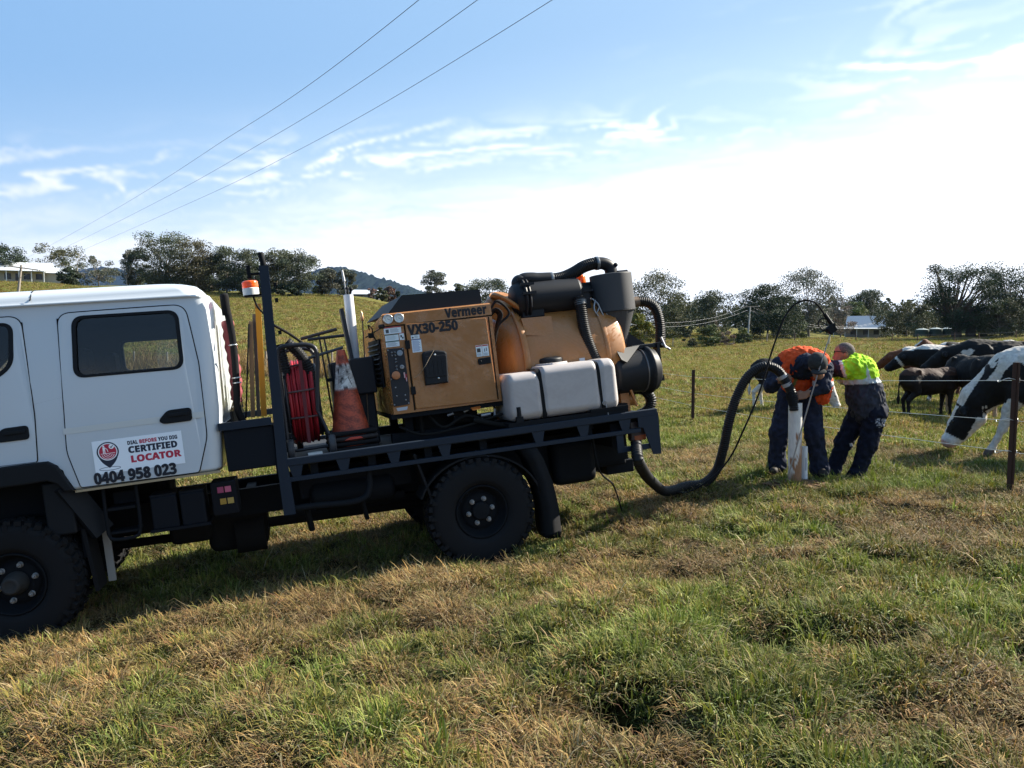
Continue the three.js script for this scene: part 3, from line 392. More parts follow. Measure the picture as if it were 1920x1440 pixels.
{
  const p = onGround(1622, 148), h = thing('cottage', 'blue-grey roofed cottage with a long low verandah behind the paddock', 'house', p, -0.4);
  part('wall', [box(-3.6, 3.0, -0.4, 1.9, -3, 2.2)], wallGrey, h);
  part('roof', [gable(6.0, 5.4, 1.95, 4.1)], roofBlue, h);
  part('gable_end', [plate(shapeOf([[-2.6, 2.0], [2.6, 2.0], [0, 3.9]]), 3.0, 3.06).rotateY(Math.PI / 2)], trimWhite, h);
  part('verandah_roof', [bbox(10.5, 0.09, 2.2, -0.6, 1.85, 3.2, 0, 0.1)], mat([0.6, 0.62, 0.62], 0.5, 0.2), h);
  for (let i = 0; i < 6; i++) part('verandah_post', [box(-5.6 + i * 2, -5.5 + i * 2, -0.4, 1.75, 4.1, 4.2)], trimWhite, h);
  for (const x of [-2.6, -0.4, 1.4]) part('window', [box(x, x + 0.9, 0.6, 1.5, 2.2, 2.25)], winDark, h);
}
{
  const p = onGround(687, 205), h = thing('farm_shed', 'long pale-roofed shed in the dip below the mountain', 'shed', p, 0.15);
  part('wall', [box(-3.4, 3.4, -0.6, 1.5, -2.5, 2)], mat([0.2, 0.2, 0.22], 0.8), h); part('roof', [gable(7, 5, 1.5, 2.6)], roofWhite, h);
  for (const x of [-2.4, 0.6]) part('door', [box(x, x + 1.6, -0.4, 1.2, 2, 2.05)], winDark, h);
}
[[1729, 'left'], [1754, 'middle'], [1778, 'right']].forEach(([px, which]) => {
  const t = thing('water_tank', `dark green rainwater tank, ${which} one of the row beyond the cows`, 'water tank', onGround(px, 126), 0, 'green rainwater tanks in a row');
  const g = mat([0.035, 0.06, 0.05], 0.6); part('tank_wall', [lathe([[0, 0], [1.05, 0], [1.05, 0.35], [1.02, 0.4], [1.05, 0.45], [1.05, 0.8], [1.02, 0.85], [1.05, 0.9], [1.05, 1.35], [1.0, 1.42]], 28)], g, t); part('tank_roof', [lathe([[1.02, 1.4], [0.5, 1.58], [0.2, 1.62], [0, 1.62]], 28)], mat([0.3, 0.34, 0.34], 0.35), t); part('hatch', [lathe([[0.22, 1.6], [0.22, 1.7], [0, 1.7]], 14)], g, t);
});
const poleWood = mat([0.24, 0.21, 0.18], 0.9), wireMat = mat([0.10, 0.10, 0.105], 0.5, 0.6), ceramic = mat([0.5, 0.48, 0.45], 0.3);
const sagWire = (a, b, s, r, n = 24) => { const pts = []; for (let i = 0; i <= n; i++) { const t = i / n; pts.push([lerp(a[0], b[0], t), lerp(a[1], b[1], t) - s * 4 * t * (1 - t), lerp(a[2], b[2], t)]); } return tube(pts, r, n * 2, 5); };
{
  // leaning pole left and the three wires overhead
  const b = at(33, 548, 92), top = at(40, 497, 92); b[1] = groundY(b[0], b[2]);
  const p = thing('power_pole', 'leaning wooden power pole with a crossarm left of the farmhouse', 'power pole', b); const L = (q) => [q[0] - b[0], q[1] - b[1], q[2] - b[2]];
  part('pole', [rod([0, -0.5, 0], L(top), 0.17, 0.12)], poleWood, p); const c0 = at(17, 499, 91.5), c1 = at(76, 507, 92.5);
  part('crossarm', [beam(L(c0), L(c1), 0.11, 0.13)], poleWood, p); part('brace', [rod(L(at(40, 520, 92)), L(at(62, 507, 92.3)), 0.03)], poleWood, p);
  const starts = [[24, 498], [46, 501], [72, 505]].map(([x, y]) => at(x, y, 92)), mids = [at(785, 0, 18), at(895, 0, 18), at(1035, 0, 18)];
  starts.forEach((s, i) => part('insulator', [lathe([[0, 0], [0.06, 0], [0.08, 0.06], [0.05, 0.12], [0.06, 0.18], [0, 0.22]], 10).translate(...L([s[0], s[1] - 0.2, s[2]]))], ceramic, p));
  const labels = ['upper left overhead wire of three crossing the sky', 'middle overhead wire of three crossing the sky', 'lower right overhead wire of three crossing the sky'];
  const midPix = [[400, 276], [455, 289], [520, 302]];
  starts.forEach((s, i) => { const m = mids[i], q = at(midPix[i][0], midPix[i][1], 38), e = [m[0] + (m[0] - q[0]) * 4, m[1] + 1.5, m[2] + (m[2] - q[2]) * 4]; const pts = [s, at((midPix[i][0] + [24, 46, 72][i]) / 2 + 5, (midPix[i][1] + 500) / 2 + 4, 60), q, m, e]; tag(part(numbered('power_line'), [tube(pts, 0.008, 260, 5)], wireMat, null), labels[i], 'power line'); });
}
{
  const b = onGround(1402, 112), top = at(1406, 574, 112), p = thing('power_pole', 'slim grey power pole standing before the dense dark fig tree', 'power pole', b);
  const H = top[1] - b[1], lx = top[0] - b[0]; part('pole', [rod([0, -0.5, 0], [lx, H, 0], 0.13, 0.09)], mat([0.4, 0.38, 0.35], 0.9), p); part('crossarm', [beam([lx - 1.3, H - 0.15, 0], [lx + 1.3, H - 0.05, 0.3], 0.1, 0.1)], poleWood, p);
  for (const k of [-1.2, 1.2]) part('insulator', [lathe([[0, 0], [0.06, 0], [0.07, 0.1], [0, 0.16]], 8).translate(lx + k, H - 0.06, 0.15)], ceramic, p);
  const pale = mat([0.30, 0.30, 0.31], 0.5, 0.3), W = (px, py, d) => at(px, py, d);
  [[[1395, 577, 112], [1105, 580, 95], 'higher service wire from the grey pole left towards the cyclone', 1.9], [[1400, 582, 112], [1105, 590, 95], 'lower service wire from the grey pole left towards the cyclone', 1.9], [[1412, 577, 112], [1640, 605, 140], 'upper service wire from the grey pole right to the cottage', 1.6], [[1408, 582, 112], [1640, 607, 140], 'lower service wire from the grey pole right to the cottage', 1.6]].forEach(([a, c, l, s]) => tag(part(numbered('service_wire'), [sagWire(W(...a), W(...c), s, 0.013)], pale, null), l, 'power line'));
}
// fence in front of the cattle: two steel posts and strained wires
const rustSteel = mat([0.075, 0.045, 0.035], 0.8, 0.35), galv = mat([0.55, 0.55, 0.53], 0.35, 0.7);
{
  const A = at(1895, 925, 7.8), B = at(1299, 795, 17); A[1] = groundY(A[0], A[2]); B[1] = groundY(B[0], B[2]);
  const f = thing('wire_fence', 'wire stock fence between the men and the cattle with two rusty steel posts', 'fence', A), D = [B[0] - A[0], B[1] - A[1], B[2] - A[2]];
  const ph = [1.33, 1.14], picket = (x, y, z, h, lean) => { const s = new THREE.Shape(); for (let i = 0; i < 3; i++) { const a = i * 2.094 + 0.5, c = Math.cos(a), d = Math.sin(a), w = 0.0045; const pts = [[w * -d + 0.003 * c, w * c + 0.003 * d], [0.040 * c - w * d, 0.040 * d + w * c], [0.040 * c + w * d, 0.040 * d - w * c]]; if (i) s.lineTo(...pts[0]); else s.moveTo(...pts[0]); s.lineTo(...pts[1]); s.lineTo(...pts[2]); } s.closePath(); const g = new THREE.ExtrudeGeometry(s, { depth: h + 0.4, bevelEnabled: false }); g.rotateX(-Math.PI / 2).translate(0, -0.4, 0); g.rotateZ(lean); return g.translate(x, y, z); };
  part('post', [picket(0, 0, 0, ph[0], -0.012)], rustSteel, f); part('post', [picket(...D, ph[1], 0.0)], rustSteel, f);
  const C = [D[0] * 2.5, groundY(A[0] + D[0] * 2.5, A[2] + D[2] * 2.5) - A[1], D[2] * 2.5]; part('post', [picket(...C, 1.15, 0.02)], rustSteel, f);
  const E = [-D[0] * 0.9, groundY(A[0] - D[0] * 0.9, A[2] - D[2] * 0.9) - A[1], -D[2] * 0.9];
  for (const [ha, hb, lab] of [[1.15, 0.98, 'top'], [0.74, 0.62, 'middle'], [0.42, 0.34, 'bottom']]) { part('wire', [sagWire([E[0], E[1] + ha, E[2]], [0.045, ha, 0], 0.02, 0.0032), sagWire([0.045, ha, 0], [D[0] + 0.04, D[1] + hb, D[2]], 0.03, 0.0032), sagWire([D[0] + 0.04, D[1] + hb, D[2]], [C[0], C[1] + hb, C[2]], 0.03, 0.0032)], galv, f); part('wire_tie', [new THREE.TorusGeometry(0.03, 0.003, 6, 14).rotateY(1.2).translate(0.03, ha, 0.01), tube([[0.03, ha, 0], [-0.06, ha + 0.02, -0.02], [-0.1, ha - 0.02, -0.1], [-0.05, ha - 0.01, -0.2]], 0.004, 14, 5)], galv, f); }
}
{ // boundary fence at the far side of the paddock
  const f = thing('boundary_fence', 'thin post and wire fence along the far side of the paddock', 'fence', onGround(1700, 104)), o = f.position, tops = [];
  for (let i = 0; i < 12; i++) { const q = onGround(1262 + i * 58 + 6 * Math.sin(i * 3), 108 - i * 0.5); part('post', [rod([q[0] - o.x, q[1] - o.y - 0.2, q[2] - o.z], [q[0] - o.x + 0.04 * Math.sin(i), q[1] - o.y + 1.25, q[2] - o.z], 0.07, 0.06, 6)], i < 4 ? poleWood : rustSteel, f); tops.push([q[0] - o.x, q[1] - o.y + 1.1, q[2] - o.z]); }
  part('wire', tops.slice(1).map((t, i) => sagWire(tops[i], t, 0.02, 0.012, 4)), wireMat, f); part('wire', tops.slice(1).map((t, i) => sagWire([tops[i][0], tops[i][1] - 0.5, tops[i][2]], [t[0], t[1] - 0.5, t[2]], 0.02, 0.012, 4)), wireMat, f);
}
{ // hillside fence behind the truck
  const f = thing('hill_fence', 'weathered post fence in the weeds at the foot of the hill behind the truck', 'fence', onGround(440, 44)), o = f.position, tops = [];
  for (let i = 0; i < 14; i++) { const q = onGround(-60 + i * 62, 44); part('post', [rod([q[0] - o.x, q[1] - o.y - 0.2, q[2] - o.z], [q[0] - o.x, q[1] - o.y + 1.05, q[2] - o.z], 0.06, 0.055, 6)], poleWood, f); tops.push([q[0] - o.x, q[1] - o.y + 0.95, q[2] - o.z]); }
  for (const dy of [0, -0.4]) part('wire', tops.slice(1).map((t, i) => sagWire([tops[i][0], tops[i][1] + dy, tops[i][2]], [t[0], t[1] + dy, t[2]], 0.02, 0.006, 4)), wireMat, f);
}
// ---------------------------------------------------------------- truck axes: u to the rear, v up, w out of the near side; origin on the ground under the rear near wheel
const TO = V3(-0.2011, -0.2915, -6.3726), TM = new THREE.Matrix4().makeBasis(V3(0.9538, 0.08568, -0.28797), V3(-0.09704, 0.99496, -0.02537), V3(0.28434, 0.05214, 0.9573));
// measured sizes were taken off square; this brings them to true sizes in the truck's own axes (w unchanged)
let WREF = null;
const fit = (u, v, w) => [0.0126 + 1.0562 * u - 0.0234 * v - 0.0954 * (WREF ?? w) + 0.0163 * u * u, 0.01 - 0.0062 * u + 1.0342 * v + 0.0086 * (WREF ?? w) + 0.0163 * u * v, w];
function fitTruck(g) { g.computeBoundingBox(); const w = g.boundingBox.max.z, p = g.attributes.position; for (let i = 0; i < p.count; i++) { const q = fit(p.getX(i), p.getY(i), w); p.setX(i, q[0]); p.setY(i, q[1]); } return g; }
const TQ = new THREE.Quaternion().setFromRotationMatrix(TM), onTruck = (u, v, w) => V3(...fit(u, v, w)).applyMatrix4(TM).add(TO);
function rig(name, label, cat, [u, v, w], group) { const o = new THREE.Group(); o.name = numbered(name); o.position.copy(onTruck(u, v, w)); o.quaternion.copy(TQ); scene.add(o); offs.set(o, fit(u, v, w)); rigged.add(o); return tag(o, label, cat, group); }
// materials
const dirtTex = (seed, lo, tint = [1, 1, 1]) => dataTex(256, 256, (u, v) => { const a = tileNoise(u, v, 5, seed), b = tileNoise(u, v, 22, seed + 3), c = tileNoise(u, v, 70, seed + 5), s = 1 - lo * clamp(0.4 + 0.6 * a + 0.5 * b + 0.25 * c); return [s * lerp(1, tint[0], 1 - s), s * lerp(1, tint[1], 1 - s), s * lerp(1, tint[2], 1 - s)]; });
const whitePaint = new THREE.MeshPhysicalMaterial({ color: lin(0.50, 0.535, 0.565), roughness: 0.38, clearcoat: 0.6, clearcoatRoughness: 0.15 });
const liner = mat([0.02, 0.021, 0.024], 0.8), rubber = mat([0.013, 0.013, 0.014], 0.85, 0, { specularIntensity: 0.15 }), blackPlastic = mat([0.009, 0.010, 0.012], 0.6, 0, { specularIntensity: 0.3 }), frameBlack = mat([0.009, 0.010, 0.012], 0.7, 0, { specularIntensity: 0.15 }), grime = mat([0.013, 0.012, 0.011], 0.9, 0, { specularIntensity: 0.15 }), bluePaint = mat([0.011, 0.018, 0.030], 0.5, 0, { specularIntensity: 0.4 }), steel = mat([0.55, 0.55, 0.55], 0.3, 0.9), dullSteel = mat([0.30, 0.30, 0.31], 0.45, 0.85), ironBrown = mat([0.16, 0.11, 0.075], 0.6, 0.4);
const tinted = new THREE.MeshPhysicalMaterial({ color: lin(0.60, 0.65, 0.66), roughness: 0.02, transmission: 1, thickness: 0, ior: 1.5 });
const silver = mat([0.45, 0.44, 0.42], 0.4, 0.3);
const font = await new FontLoader().loadAsync('fonts/droid/droid_sans_bold.typeface.json');
const text = (s, size, depth, sx = 1) => { const g = new TextGeometry(s, { font, size, depth, curveSegments: 5, bevelEnabled: true, bevelSize: size * 0.045, bevelThickness: 0.0008, bevelSegments: 1 }); g.scale(sx, 1, 1); return g; };
const truck = rig('crew_cab_truck', 'white four-wheel-drive crew cab truck with a black flat deck parked nose-down on the grass', 'truck', [-1.7, 0, -0.95]);
const CW = -1.9;   // far side of the cab
{
  WREF = 0;
  // cab shell: rounded plan rings, windows cut right through
  const ring = (u0, u1, w0, w1, v, r, tilt = 0) => rrect((u1 - u0) / 2, (w0 - w1) / 2, r, 5).map(([a, b]) => { const u = a + (u0 + u1) / 2; return [u, v + tilt * (u + 2.0), b + (w0 + w1) / 2]; }).reverse();
  const R = (v, inset, rr = 0.11, rear = 0, front = 0) => ring(-4.62 + inset + front, -1.885 - inset + rear, -inset, CW + inset, v, rr, v > 2.3 ? -0.045 : 0);
  const lean = (v) => 0.075 * clamp((v - 1.6) / 0.9);
  const out = loft([R(1.07, 0.01, 0.10, -0.05), R(1.10, 0, 0.11, -0.05), R(1.55, 0, 0.11), R(1.9, 0.006, 0.11, 0.02, 0.06), R(2.30, 0.028, 0.12, 0.06, 0.2), R(2.395, 0.036, 0.13, 0.06, 0.25), R(2.40, 0.018, 0.14, 0.04, 0.25), R(2.415, 0.016, 0.14, 0.03, 0.26), R(2.425, 0.034, 0.15, 0.03, 0.27), R(2.46, 0.042, 0.16, 0.01, 0.30), R(2.50, 0.075, 0.18, 0, 0.33), R(2.525, 0.14, 0.22, 0, 0.38), R(2.54, 0.26, 0.28, 0, 0.42), R(2.55, 0.5, 0.3, 0, 0.45)]);
  const inn = loft([R(1.16, 0.06, 0.08), R(1.9, 0.06, 0.08, 0.02, 0.06), R(2.28, 0.085, 0.1, 0.06, 0.2), R(2.40, 0.16, 0.14, 0, 0.34), R(2.43, 0.5, 0.2, 0, 0.4)]);
  const rearWin = roundPoly([[-2.835, 2.347], [-2.095, 2.318], [-2.103, 1.868], [-2.872, 1.890]], 0.085), frontWin = roundPoly([[-4.05, 2.05], [-3.72, 2.37], [-3.225, 2.345], [-3.255, 2.03], [-3.40, 1.93], [-4.05, 1.93]], [0.05, 0.08, 0.08, 0.08, 0.08, 0.05]);
  const rearFar = roundPoly([[-2.87, 2.25], [-2.2, 2.22], [-2.2, 1.93], [-2.87, 1.95]], 0.06);
  const cut = (g) => new Brush(g, whitePaint), ev = new Evaluator(); ev.attributes = ['position', 'normal', 'uv']; ev.useGroups = true;
  let body = new Brush(norm(out), whitePaint); body = ev.evaluate(body, new Brush(norm(inn), liner), SUBTRACTION);
  for (const [s, z0, z1] of [[rearWin, -0.3, 0.2], [frontWin, -0.3, 0.2], [rearFar, -2.2, -1.6], [frontWin, -2.2, -1.6]]) body = ev.evaluate(body, new Brush(norm(plate(s, z0, z1)), liner), SUBTRACTION);
  body = ev.evaluate(body, new Brush(box(-4.9, -4.2, 1.75, 2.3, CW + 0.2, -0.2), liner), SUBTRACTION);
  // wheel arch bite
  body = ev.evaluate(body, new Brush(norm(plate(shapeOf([[-4.2, 0.9], [-4.08, 1.2], [-3.95, 1.28], [-3.10, 1.29], [-3.03, 1.23], [-2.96, 0.9]]), -2.4, 0.4)), liner), SUBTRACTION);
  const m = part('cab_body', body.geometry, body.material, truck);
  const side = (pts, w = 0.004) => pts.map(([u, v]) => [u, v, w - lean(v) * 0.42]);
  // lean plates: push a flat plate onto the leaning upper side
  const hug = (geo) => { const p = geo.attributes.position; for (let i = 0; i < p.count; i++) { const v = p.getY(i); p.setZ(i, p.getZ(i) - (v > 1.55 ? lerp(0, 0.006, clamp((v - 1.55) / 0.35)) + lerp(0, 0.022, clamp((v - 1.9) / 0.4)) : 0)); } geo.computeVertexNormals(); return geo; };
  const subdiv = (poly, r, hole, z0, z1, bev) => { const dense = []; const S = roundPoly(poly, r).getPoints(10); for (let i = 0; i < S.length; i++) { const a = S[i], b = S[(i + 1) % S.length], n = Math.max(1, Math.ceil(a.distanceTo(b) / 0.12)); for (let k = 0; k < n; k++) dense.push([lerp(a.x, b.x, k / n), lerp(a.y, b.y, k / n)]); } const s = shapeOf(dense); if (hole) s.holes.push(new THREE.Path(hole.getPoints(8))); return hug(plate(s, z0, z1, bev)); };
  const rearDoor = [[-2.925, 2.375], [-2.045, 2.35], [-2.0, 1.9], [-2.012, 1.34], [-2.10, 1.082], [-2.925, 1.088], [-2.985, 1.36], [-2.965, 1.65]];
  const frontDoor = [[-3.17, 2.385], [-3.75, 2.40], [-4.12, 2.05], [-4.14, 1.33], [-3.19, 1.318], [-3.165, 1.66]];
  const dR = part('rear_door', [subdiv(rearDoor, [0.09, 0.09, 0.02, 0.05, 0.015, 0.015, 0.05, 0.05], rearWin, 0.0005, 0.0065, 0.002)], whitePaint, truck), dF = part('front_door', [subdiv(frontDoor, [0.09, 0.08, 0.06, 0.015, 0.015, 0.05], frontWin, 0.0005, 0.0065, 0.002)], whitePaint, truck);
  const seal = (poly, r, d) => { const S = roundPoly(poly, r).getPoints(8).map((q) => [q.x, q.y, 0.001 - (q.y > 1.55 ? lerp(0, 0.006, clamp((q.y - 1.55) / 0.35)) + lerp(0, 0.022, clamp((q.y - 1.9) / 0.4)) : 0)]); part('door_seal', [new THREE.TubeGeometry(new THREE.CurvePath().add ? new THREE.CatmullRomCurve3(S.map((q) => V3(...q)), true, 'centripetal') : null, 260, 0.0065, 5, true)], rubber, d); };
  seal(rearDoor, [0.09, 0.09, 0.02, 0.05, 0.015, 0.015, 0.05, 0.05], dR); seal(frontDoor, [0.09, 0.08, 0.06, 0.015, 0.015, 0.05], dF);
  const frame = (shape, d, far, z) => { const o = new THREE.Shape(shape.getPoints(10)), c = new THREE.Box2().setFromPoints(o.getPoints()).getCenter(new THREE.Vector2()), inner = o.getPoints().map((q) => { const e = q.clone().sub(c), l = e.length(); return c.clone().add(e.multiplyScalar((l - 0.028) / l)); }); o.holes.push(new THREE.Path(inner)); part('window_frame', [far ? plate(o, z - 0.02, z + 0.02) : hug(plate(o, -0.03, 0.012, 0.003))], blackPlastic, d); part('window', [far ? new THREE.ShapeGeometry(new THREE.Shape(inner)).translate(0, 0, z) : hug(new THREE.ShapeGeometry(new THREE.Shape(inner)).translate(0, 0, -0.012))], tinted, d); };
  frame(rearWin, dR); frame(frontWin, dF); frame(rearFar, truck, true, CW + 0.04); frame(frontWin, truck, true, CW + 0.04);
  part('windscreen', [new THREE.PlaneGeometry(1.5, 0.55).rotateY(-Math.PI / 2).translate(-4.5, 2.02, CW / 2)], tinted, truck);
  // recessed door handles
  for (const [d, u0, u1, v0, v1] of [[dR, -2.335, -2.095, 1.475, 1.575], [dF, -3.455, -3.215, 1.49, 1.59]]) { const s = roundPoly([[u0, v0 + 0.03], [u0 + 0.07, v1], [u1, v1 + 0.002], [u1, v0], [u0 + 0.03, v0]], 0.03); part('door_handle', [plate(s, 0.002, 0.018, 0.005), plate(roundPoly([[u0 + 0.07, v0 + 0.048], [u1 - 0.02, v0 + 0.048], [u1 - 0.02, v0 + 0.075], [u0 + 0.07, v0 + 0.075]], 0.01), 0.016, 0.03, 0.004)], blackPlastic, d); }
  // magnetic sign and phone number
  const signTex = canvasTex(1024, 416, (c, w, h) => {
    c.fillStyle = '#e9edf2'; c.fillRect(0, 0, w, h); const navy = '#141d33', red = '#b21f3c';
    c.fillStyle = navy; c.beginPath(); c.arc(165, 150, 124, 0, Math.PI * 2); c.fill(); c.beginPath(); c.moveTo(58, 212); c.quadraticCurveTo(90, 300, 165, 345); c.quadraticCurveTo(240, 300, 272, 212); c.closePath(); c.fill();
    c.fillStyle = '#eef1f4'; c.beginPath(); c.arc(165, 148, 108, 0, Math.PI * 2); c.fill(); c.fillStyle = red; c.beginPath(); c.arc(165, 148, 97, 0, Math.PI * 2); c.fill();
    c.strokeStyle = '#f2f2f2'; c.lineWidth = 6; c.beginPath(); c.moveTo(84, 168); c.lineTo(246, 168); c.stroke();
    for (const r of [26, 48, 70]) { c.beginPath(); c.arc(165, 166, r, 0.25, Math.PI - 0.25); c.stroke(); }
    c.fillStyle = '#f2f2f2'; c.beginPath(); c.arc(124, 76, 11, 0, 7); c.fill(); c.fillRect(112, 88, 26, 40); c.fillRect(112, 126, 10, 40); c.fillRect(128, 126, 10, 40); c.lineWidth = 8; c.beginPath(); c.moveTo(136, 94); c.lineTo(160, 116); c.lineTo(168, 150); c.stroke();
    c.beginPath(); c.arc(212, 88, 30, 0, 7); c.fill(); c.strokeStyle = navy; c.lineWidth = 9; c.beginPath(); c.moveTo(197, 88); c.lineTo(208, 100); c.lineTo(229, 74); c.stroke();
    c.strokeStyle = '#49536b'; c.lineWidth = 6; c.beginPath(); c.ellipse(165, 358, 118, 20, 0, 0, 7); c.stroke(); c.fillStyle = navy; c.beginPath(); c.moveTo(120, 310); c.lineTo(165, 352); c.lineTo(210, 310); c.closePath(); c.fill();
    const put = (s, x, y, size, col, wid) => { c.save(); c.font = `bold ${size}px sans-serif`; c.fillStyle = col; c.strokeStyle = col; c.lineWidth = size * 0.075; const m = c.measureText(s).width; c.translate(x, y); c.scale(wid / m, 1); c.fillText(s, 0, 0); c.strokeText(s, 0, 0); c.restore(); };
    put('DIAL', 392, 94, 62, navy, 122); put('BEFORE', 528, 94, 62, red, 205); put('YOU DIG', 748, 94, 62, navy, 225); put('CERTIFIED', 392, 198, 108, navy, 570); put('LOCATOR', 405, 318, 112, red, 580);
  });
  const sg = new THREE.PlaneGeometry(0.625, 0.248); sg.translate(-2.500, 1.288, 0.0092); part('door_sign', [sg], new THREE.MeshStandardMaterial({ map: signTex, roughness: 0.55 }), dR, 'white magnetic sign with a red locator pin and lettering');
  part('phone_number', [text('0404 958 023', 0.080, 0.002, 0.86).translate(-2.83, 1.096, 0.0100)], mat([0.012, 0.014, 0.022], 0.5), dR, 'dark phone number lettering 0404 958 023');
  part('side_moulding', [box(-4.5, -3.2, 1.30, 1.318, -0.002, 0.006)], whitePaint, truck);
  part('sill_trim', [box(-2.97, -1.95, 1.055, 1.072, -0.03, 0.002)], mat([0.35, 0.27, 0.17], 0.7), truck);
  part('roof_seam', [tube([[-3.09, 2.487, 0.012 - 0.028], [-3.09, 2.515, -0.045], [-3.09, 2.56, -0.10], [-3.09, 2.585, -0.2]], 0.004, 20, 5)], rubber, truck);
  // black wheel-arch flare
  const fl = shapeOf([[-4.55, 1.315], [-3.22, 1.315], [-3.12, 1.312], [-3.06, 1.27], [-3.01, 1.17], [-2.965, 1.075], [-3.03, 1.075], [-3.075, 1.14], [-3.14, 1.17], [-3.25, 1.165], [-3.95, 1.165], [-4.1, 1.12], [-4.2, 1.0], [-4.3, 1.0], [-4.3, 1.2]]);
  part('wheel_arch', [plate(fl, -0.35, 0.045, 0.012), box(-3.2, -3.0, 0.75, 1.15, -0.4, -0.02, 0.02), beam([-3.05, 1.12, -0.05], [-2.85, 0.72, -0.12], 0.16, 0.08)], blackPlastic, truck);
  part('inner_guard', [box(-4.3, -2.98, 0.45, 1.3, -0.40, -0.37), box(-4.3, -2.98, 1.16, 1.2, -0.40, -0.05), box(-3.0, -2.97, 0.55, 1.1, -0.40, -0.1)], frameBlack, truck);
  part('front_bumper', [box(-4.78, -4.45, 0.78, 1.08, CW + 0.02, -0.02, 0.05)], blackPlastic, truck);
  part('headlight', [box(-4.66, -4.55, 1.12, 1.28, -0.42, -0.08, 0.03)], mat([0.6, 0.62, 0.65], 0.1), truck);
  part('mirror', [rod([-4.15, 2.1, 0.0], [-4.25, 2.2, 0.22], 0.012), box(-4.30, -4.2, 1.85, 2.25, 0.14, 0.30, 0.03)], blackPlastic, truck);
  // inside
  for (const [u, w] of [[-2.5, -0.5], [-2.5, -1.35], [-3.24, -0.45], [-3.24, -1.45]]) part('seat', u > -3 ? [box(u - 0.25, u + 0.25, 1.3, 1.48, w - 0.3, w + 0.3, 0.05), bbox(0.14, 0.42, 0.52, u + 0.3, 1.65, w, 0.05, 0, 0, -0.15)] : [box(u - 0.25, u + 0.25, 1.3, 1.48, w - 0.3, w + 0.3, 0.05), bbox(0.14, 0.56, 0.52, u + 0.27, 1.68, w, 0.05, 0, 0, -0.15), bbox(0.1, 0.18, 0.26, u + 0.36, 2.04, w, 0.04)], liner, truck);
  part('dashboard', [box(-4.5, -4.1, 1.4, 1.9, CW + 0.1, -0.1, 0.08)], liner, truck); part('steering_wheel', [new THREE.TorusGeometry(0.2, 0.018, 8, 28).rotateY(Math.PI / 2).rotateZ(-0.5).translate(-3.98, 1.98, -1.45)], liner, truck);
  
  // scratches and rubbed dirt band along the door (its own mark)
  part('rub_mark', [new THREE.PlaneGeometry(0.98, 0.045).translate(-2.5, 1.512, 0.0075)], mat([0.56, 0.565, 0.545], 0.6), dR);
  WREF = null;
}
// wheels
function wheel(u, w, steer, bolt, nutR, far) {
  const t = new THREE.Group(); t.name = 'wheel'; const off = offs.get(truck), c = fit(u, 0.4425, 0); t.position.set(c[0] - off[0], c[1] - off[1], w - off[2]); t.rotation.y = steer; t.scale.setScalar(1.05); truck.add(t);
  const Rr = 0.442, hw = 0.14; // local z outwards
  const tyre = [latheZ([[0.212, -hw * 0.7], [0.225, -hw * 0.86], [0.30, -hw * 1.06], [0.365, -hw * 1.05], [0.405, -hw * 0.9], [0.42, -hw * 0.6], [0.425, 0], [0.42, hw * 0.6], [0.405, hw * 0.9], [0.385, hw * 1.0], [0.375, hw * 1.0], [0.365, hw * 1.05], [0.30, hw * 1.06], [0.255, hw * 1.0], [0.25, hw * 0.97], [0.225, hw * 0.86], [0.212, hw * 0.7]], 56, 0, 0, 0)];
  for (let i = 0; i < 40; i++) { const a = i / 40 * 2 * Math.PI, b = a + Math.PI / 40; for (const [q, z, l, sk] of [[a, 0.098, 0.075, 0.35], [b, -0.098, 0.075, -0.35], [a, 0.032, 0.05, -0.5], [b, -0.032, 0.05, 0.5]]) { const g = new THREE.BoxGeometry(0.042, 0.03, l); g.rotateY(sk); g.translate(0, Rr - 0.016 - Math.abs(z) * 0.06, z); g.rotateZ(-q); tyre.push(g); } if (!(i % 2)) for (const s of [1, -1]) { const g = new THREE.BoxGeometry(0.03, 0.045, 0.016); g.translate(0, 0.395, s * hw * 0.98); g.rotateZ(-a); tyre.push(g); } }
  const T1 = part('tyre', tyre, rubber, t);
  part('rim', [latheZ([[0.215, -0.1], [0.218, 0.095], [0.214, 0.118], [0.203, 0.122], [0.198, 0.108], [0.19, 0.07], [0.175, 0.052], [0.165, 0.03], [0.15, 0.028], [0.142, 0.05], [0.10, 0.056], [0.075, 0.056], [0.072, 0.05]], 44, 0, 0, 0), ...[...Array(6)].map((_, i) => latheZ([[0, 0.031], [0.018, 0.031], [0.02, 0.028]], 10, 0.158 * Math.cos(i * 1.047 + 0.5), 0.158 * Math.sin(i * 1.047 + 0.5), 0))], frameBlack, t);
  part('hub', [latheZ(nutR > 0.11 ? [[0.08, 0.05], [0.078, 0.1], [0.062, 0.115], [0.06, 0.16], [0.05, 0.168], [0.035, 0.168], [0.033, 0.162], [0, 0.162]] : [[0.078, 0.05], [0.074, 0.085], [0.06, 0.095], [0, 0.095]], 26, 0, 0, 0)], nutR > 0.11 ? mat([0.035, 0.034, 0.033], 0.75, 0.1) : frameBlack, t);
  if (!far) for (let i = 0; i < 6; i++) { const a = i * 1.0472 + bolt, x = nutR * Math.cos(a), y = nutR * Math.sin(a); part('wheel_nut', [new THREE.CylinderGeometry(0.016, 0.017, 0.03, 6).rotateX(Math.PI / 2).translate(x, y, 0.068), latheZ([[0.021, 0.054], [0.021, 0.06], [0.015, 0.062]], 12, x, y, 0), latheZ([[0.008, 0.08], [0.008, 0.096], [0, 0.097]], 8, x, y, 0)], mat([0.30, 0.29, 0.28], 0.5, 0.5), t); }
}
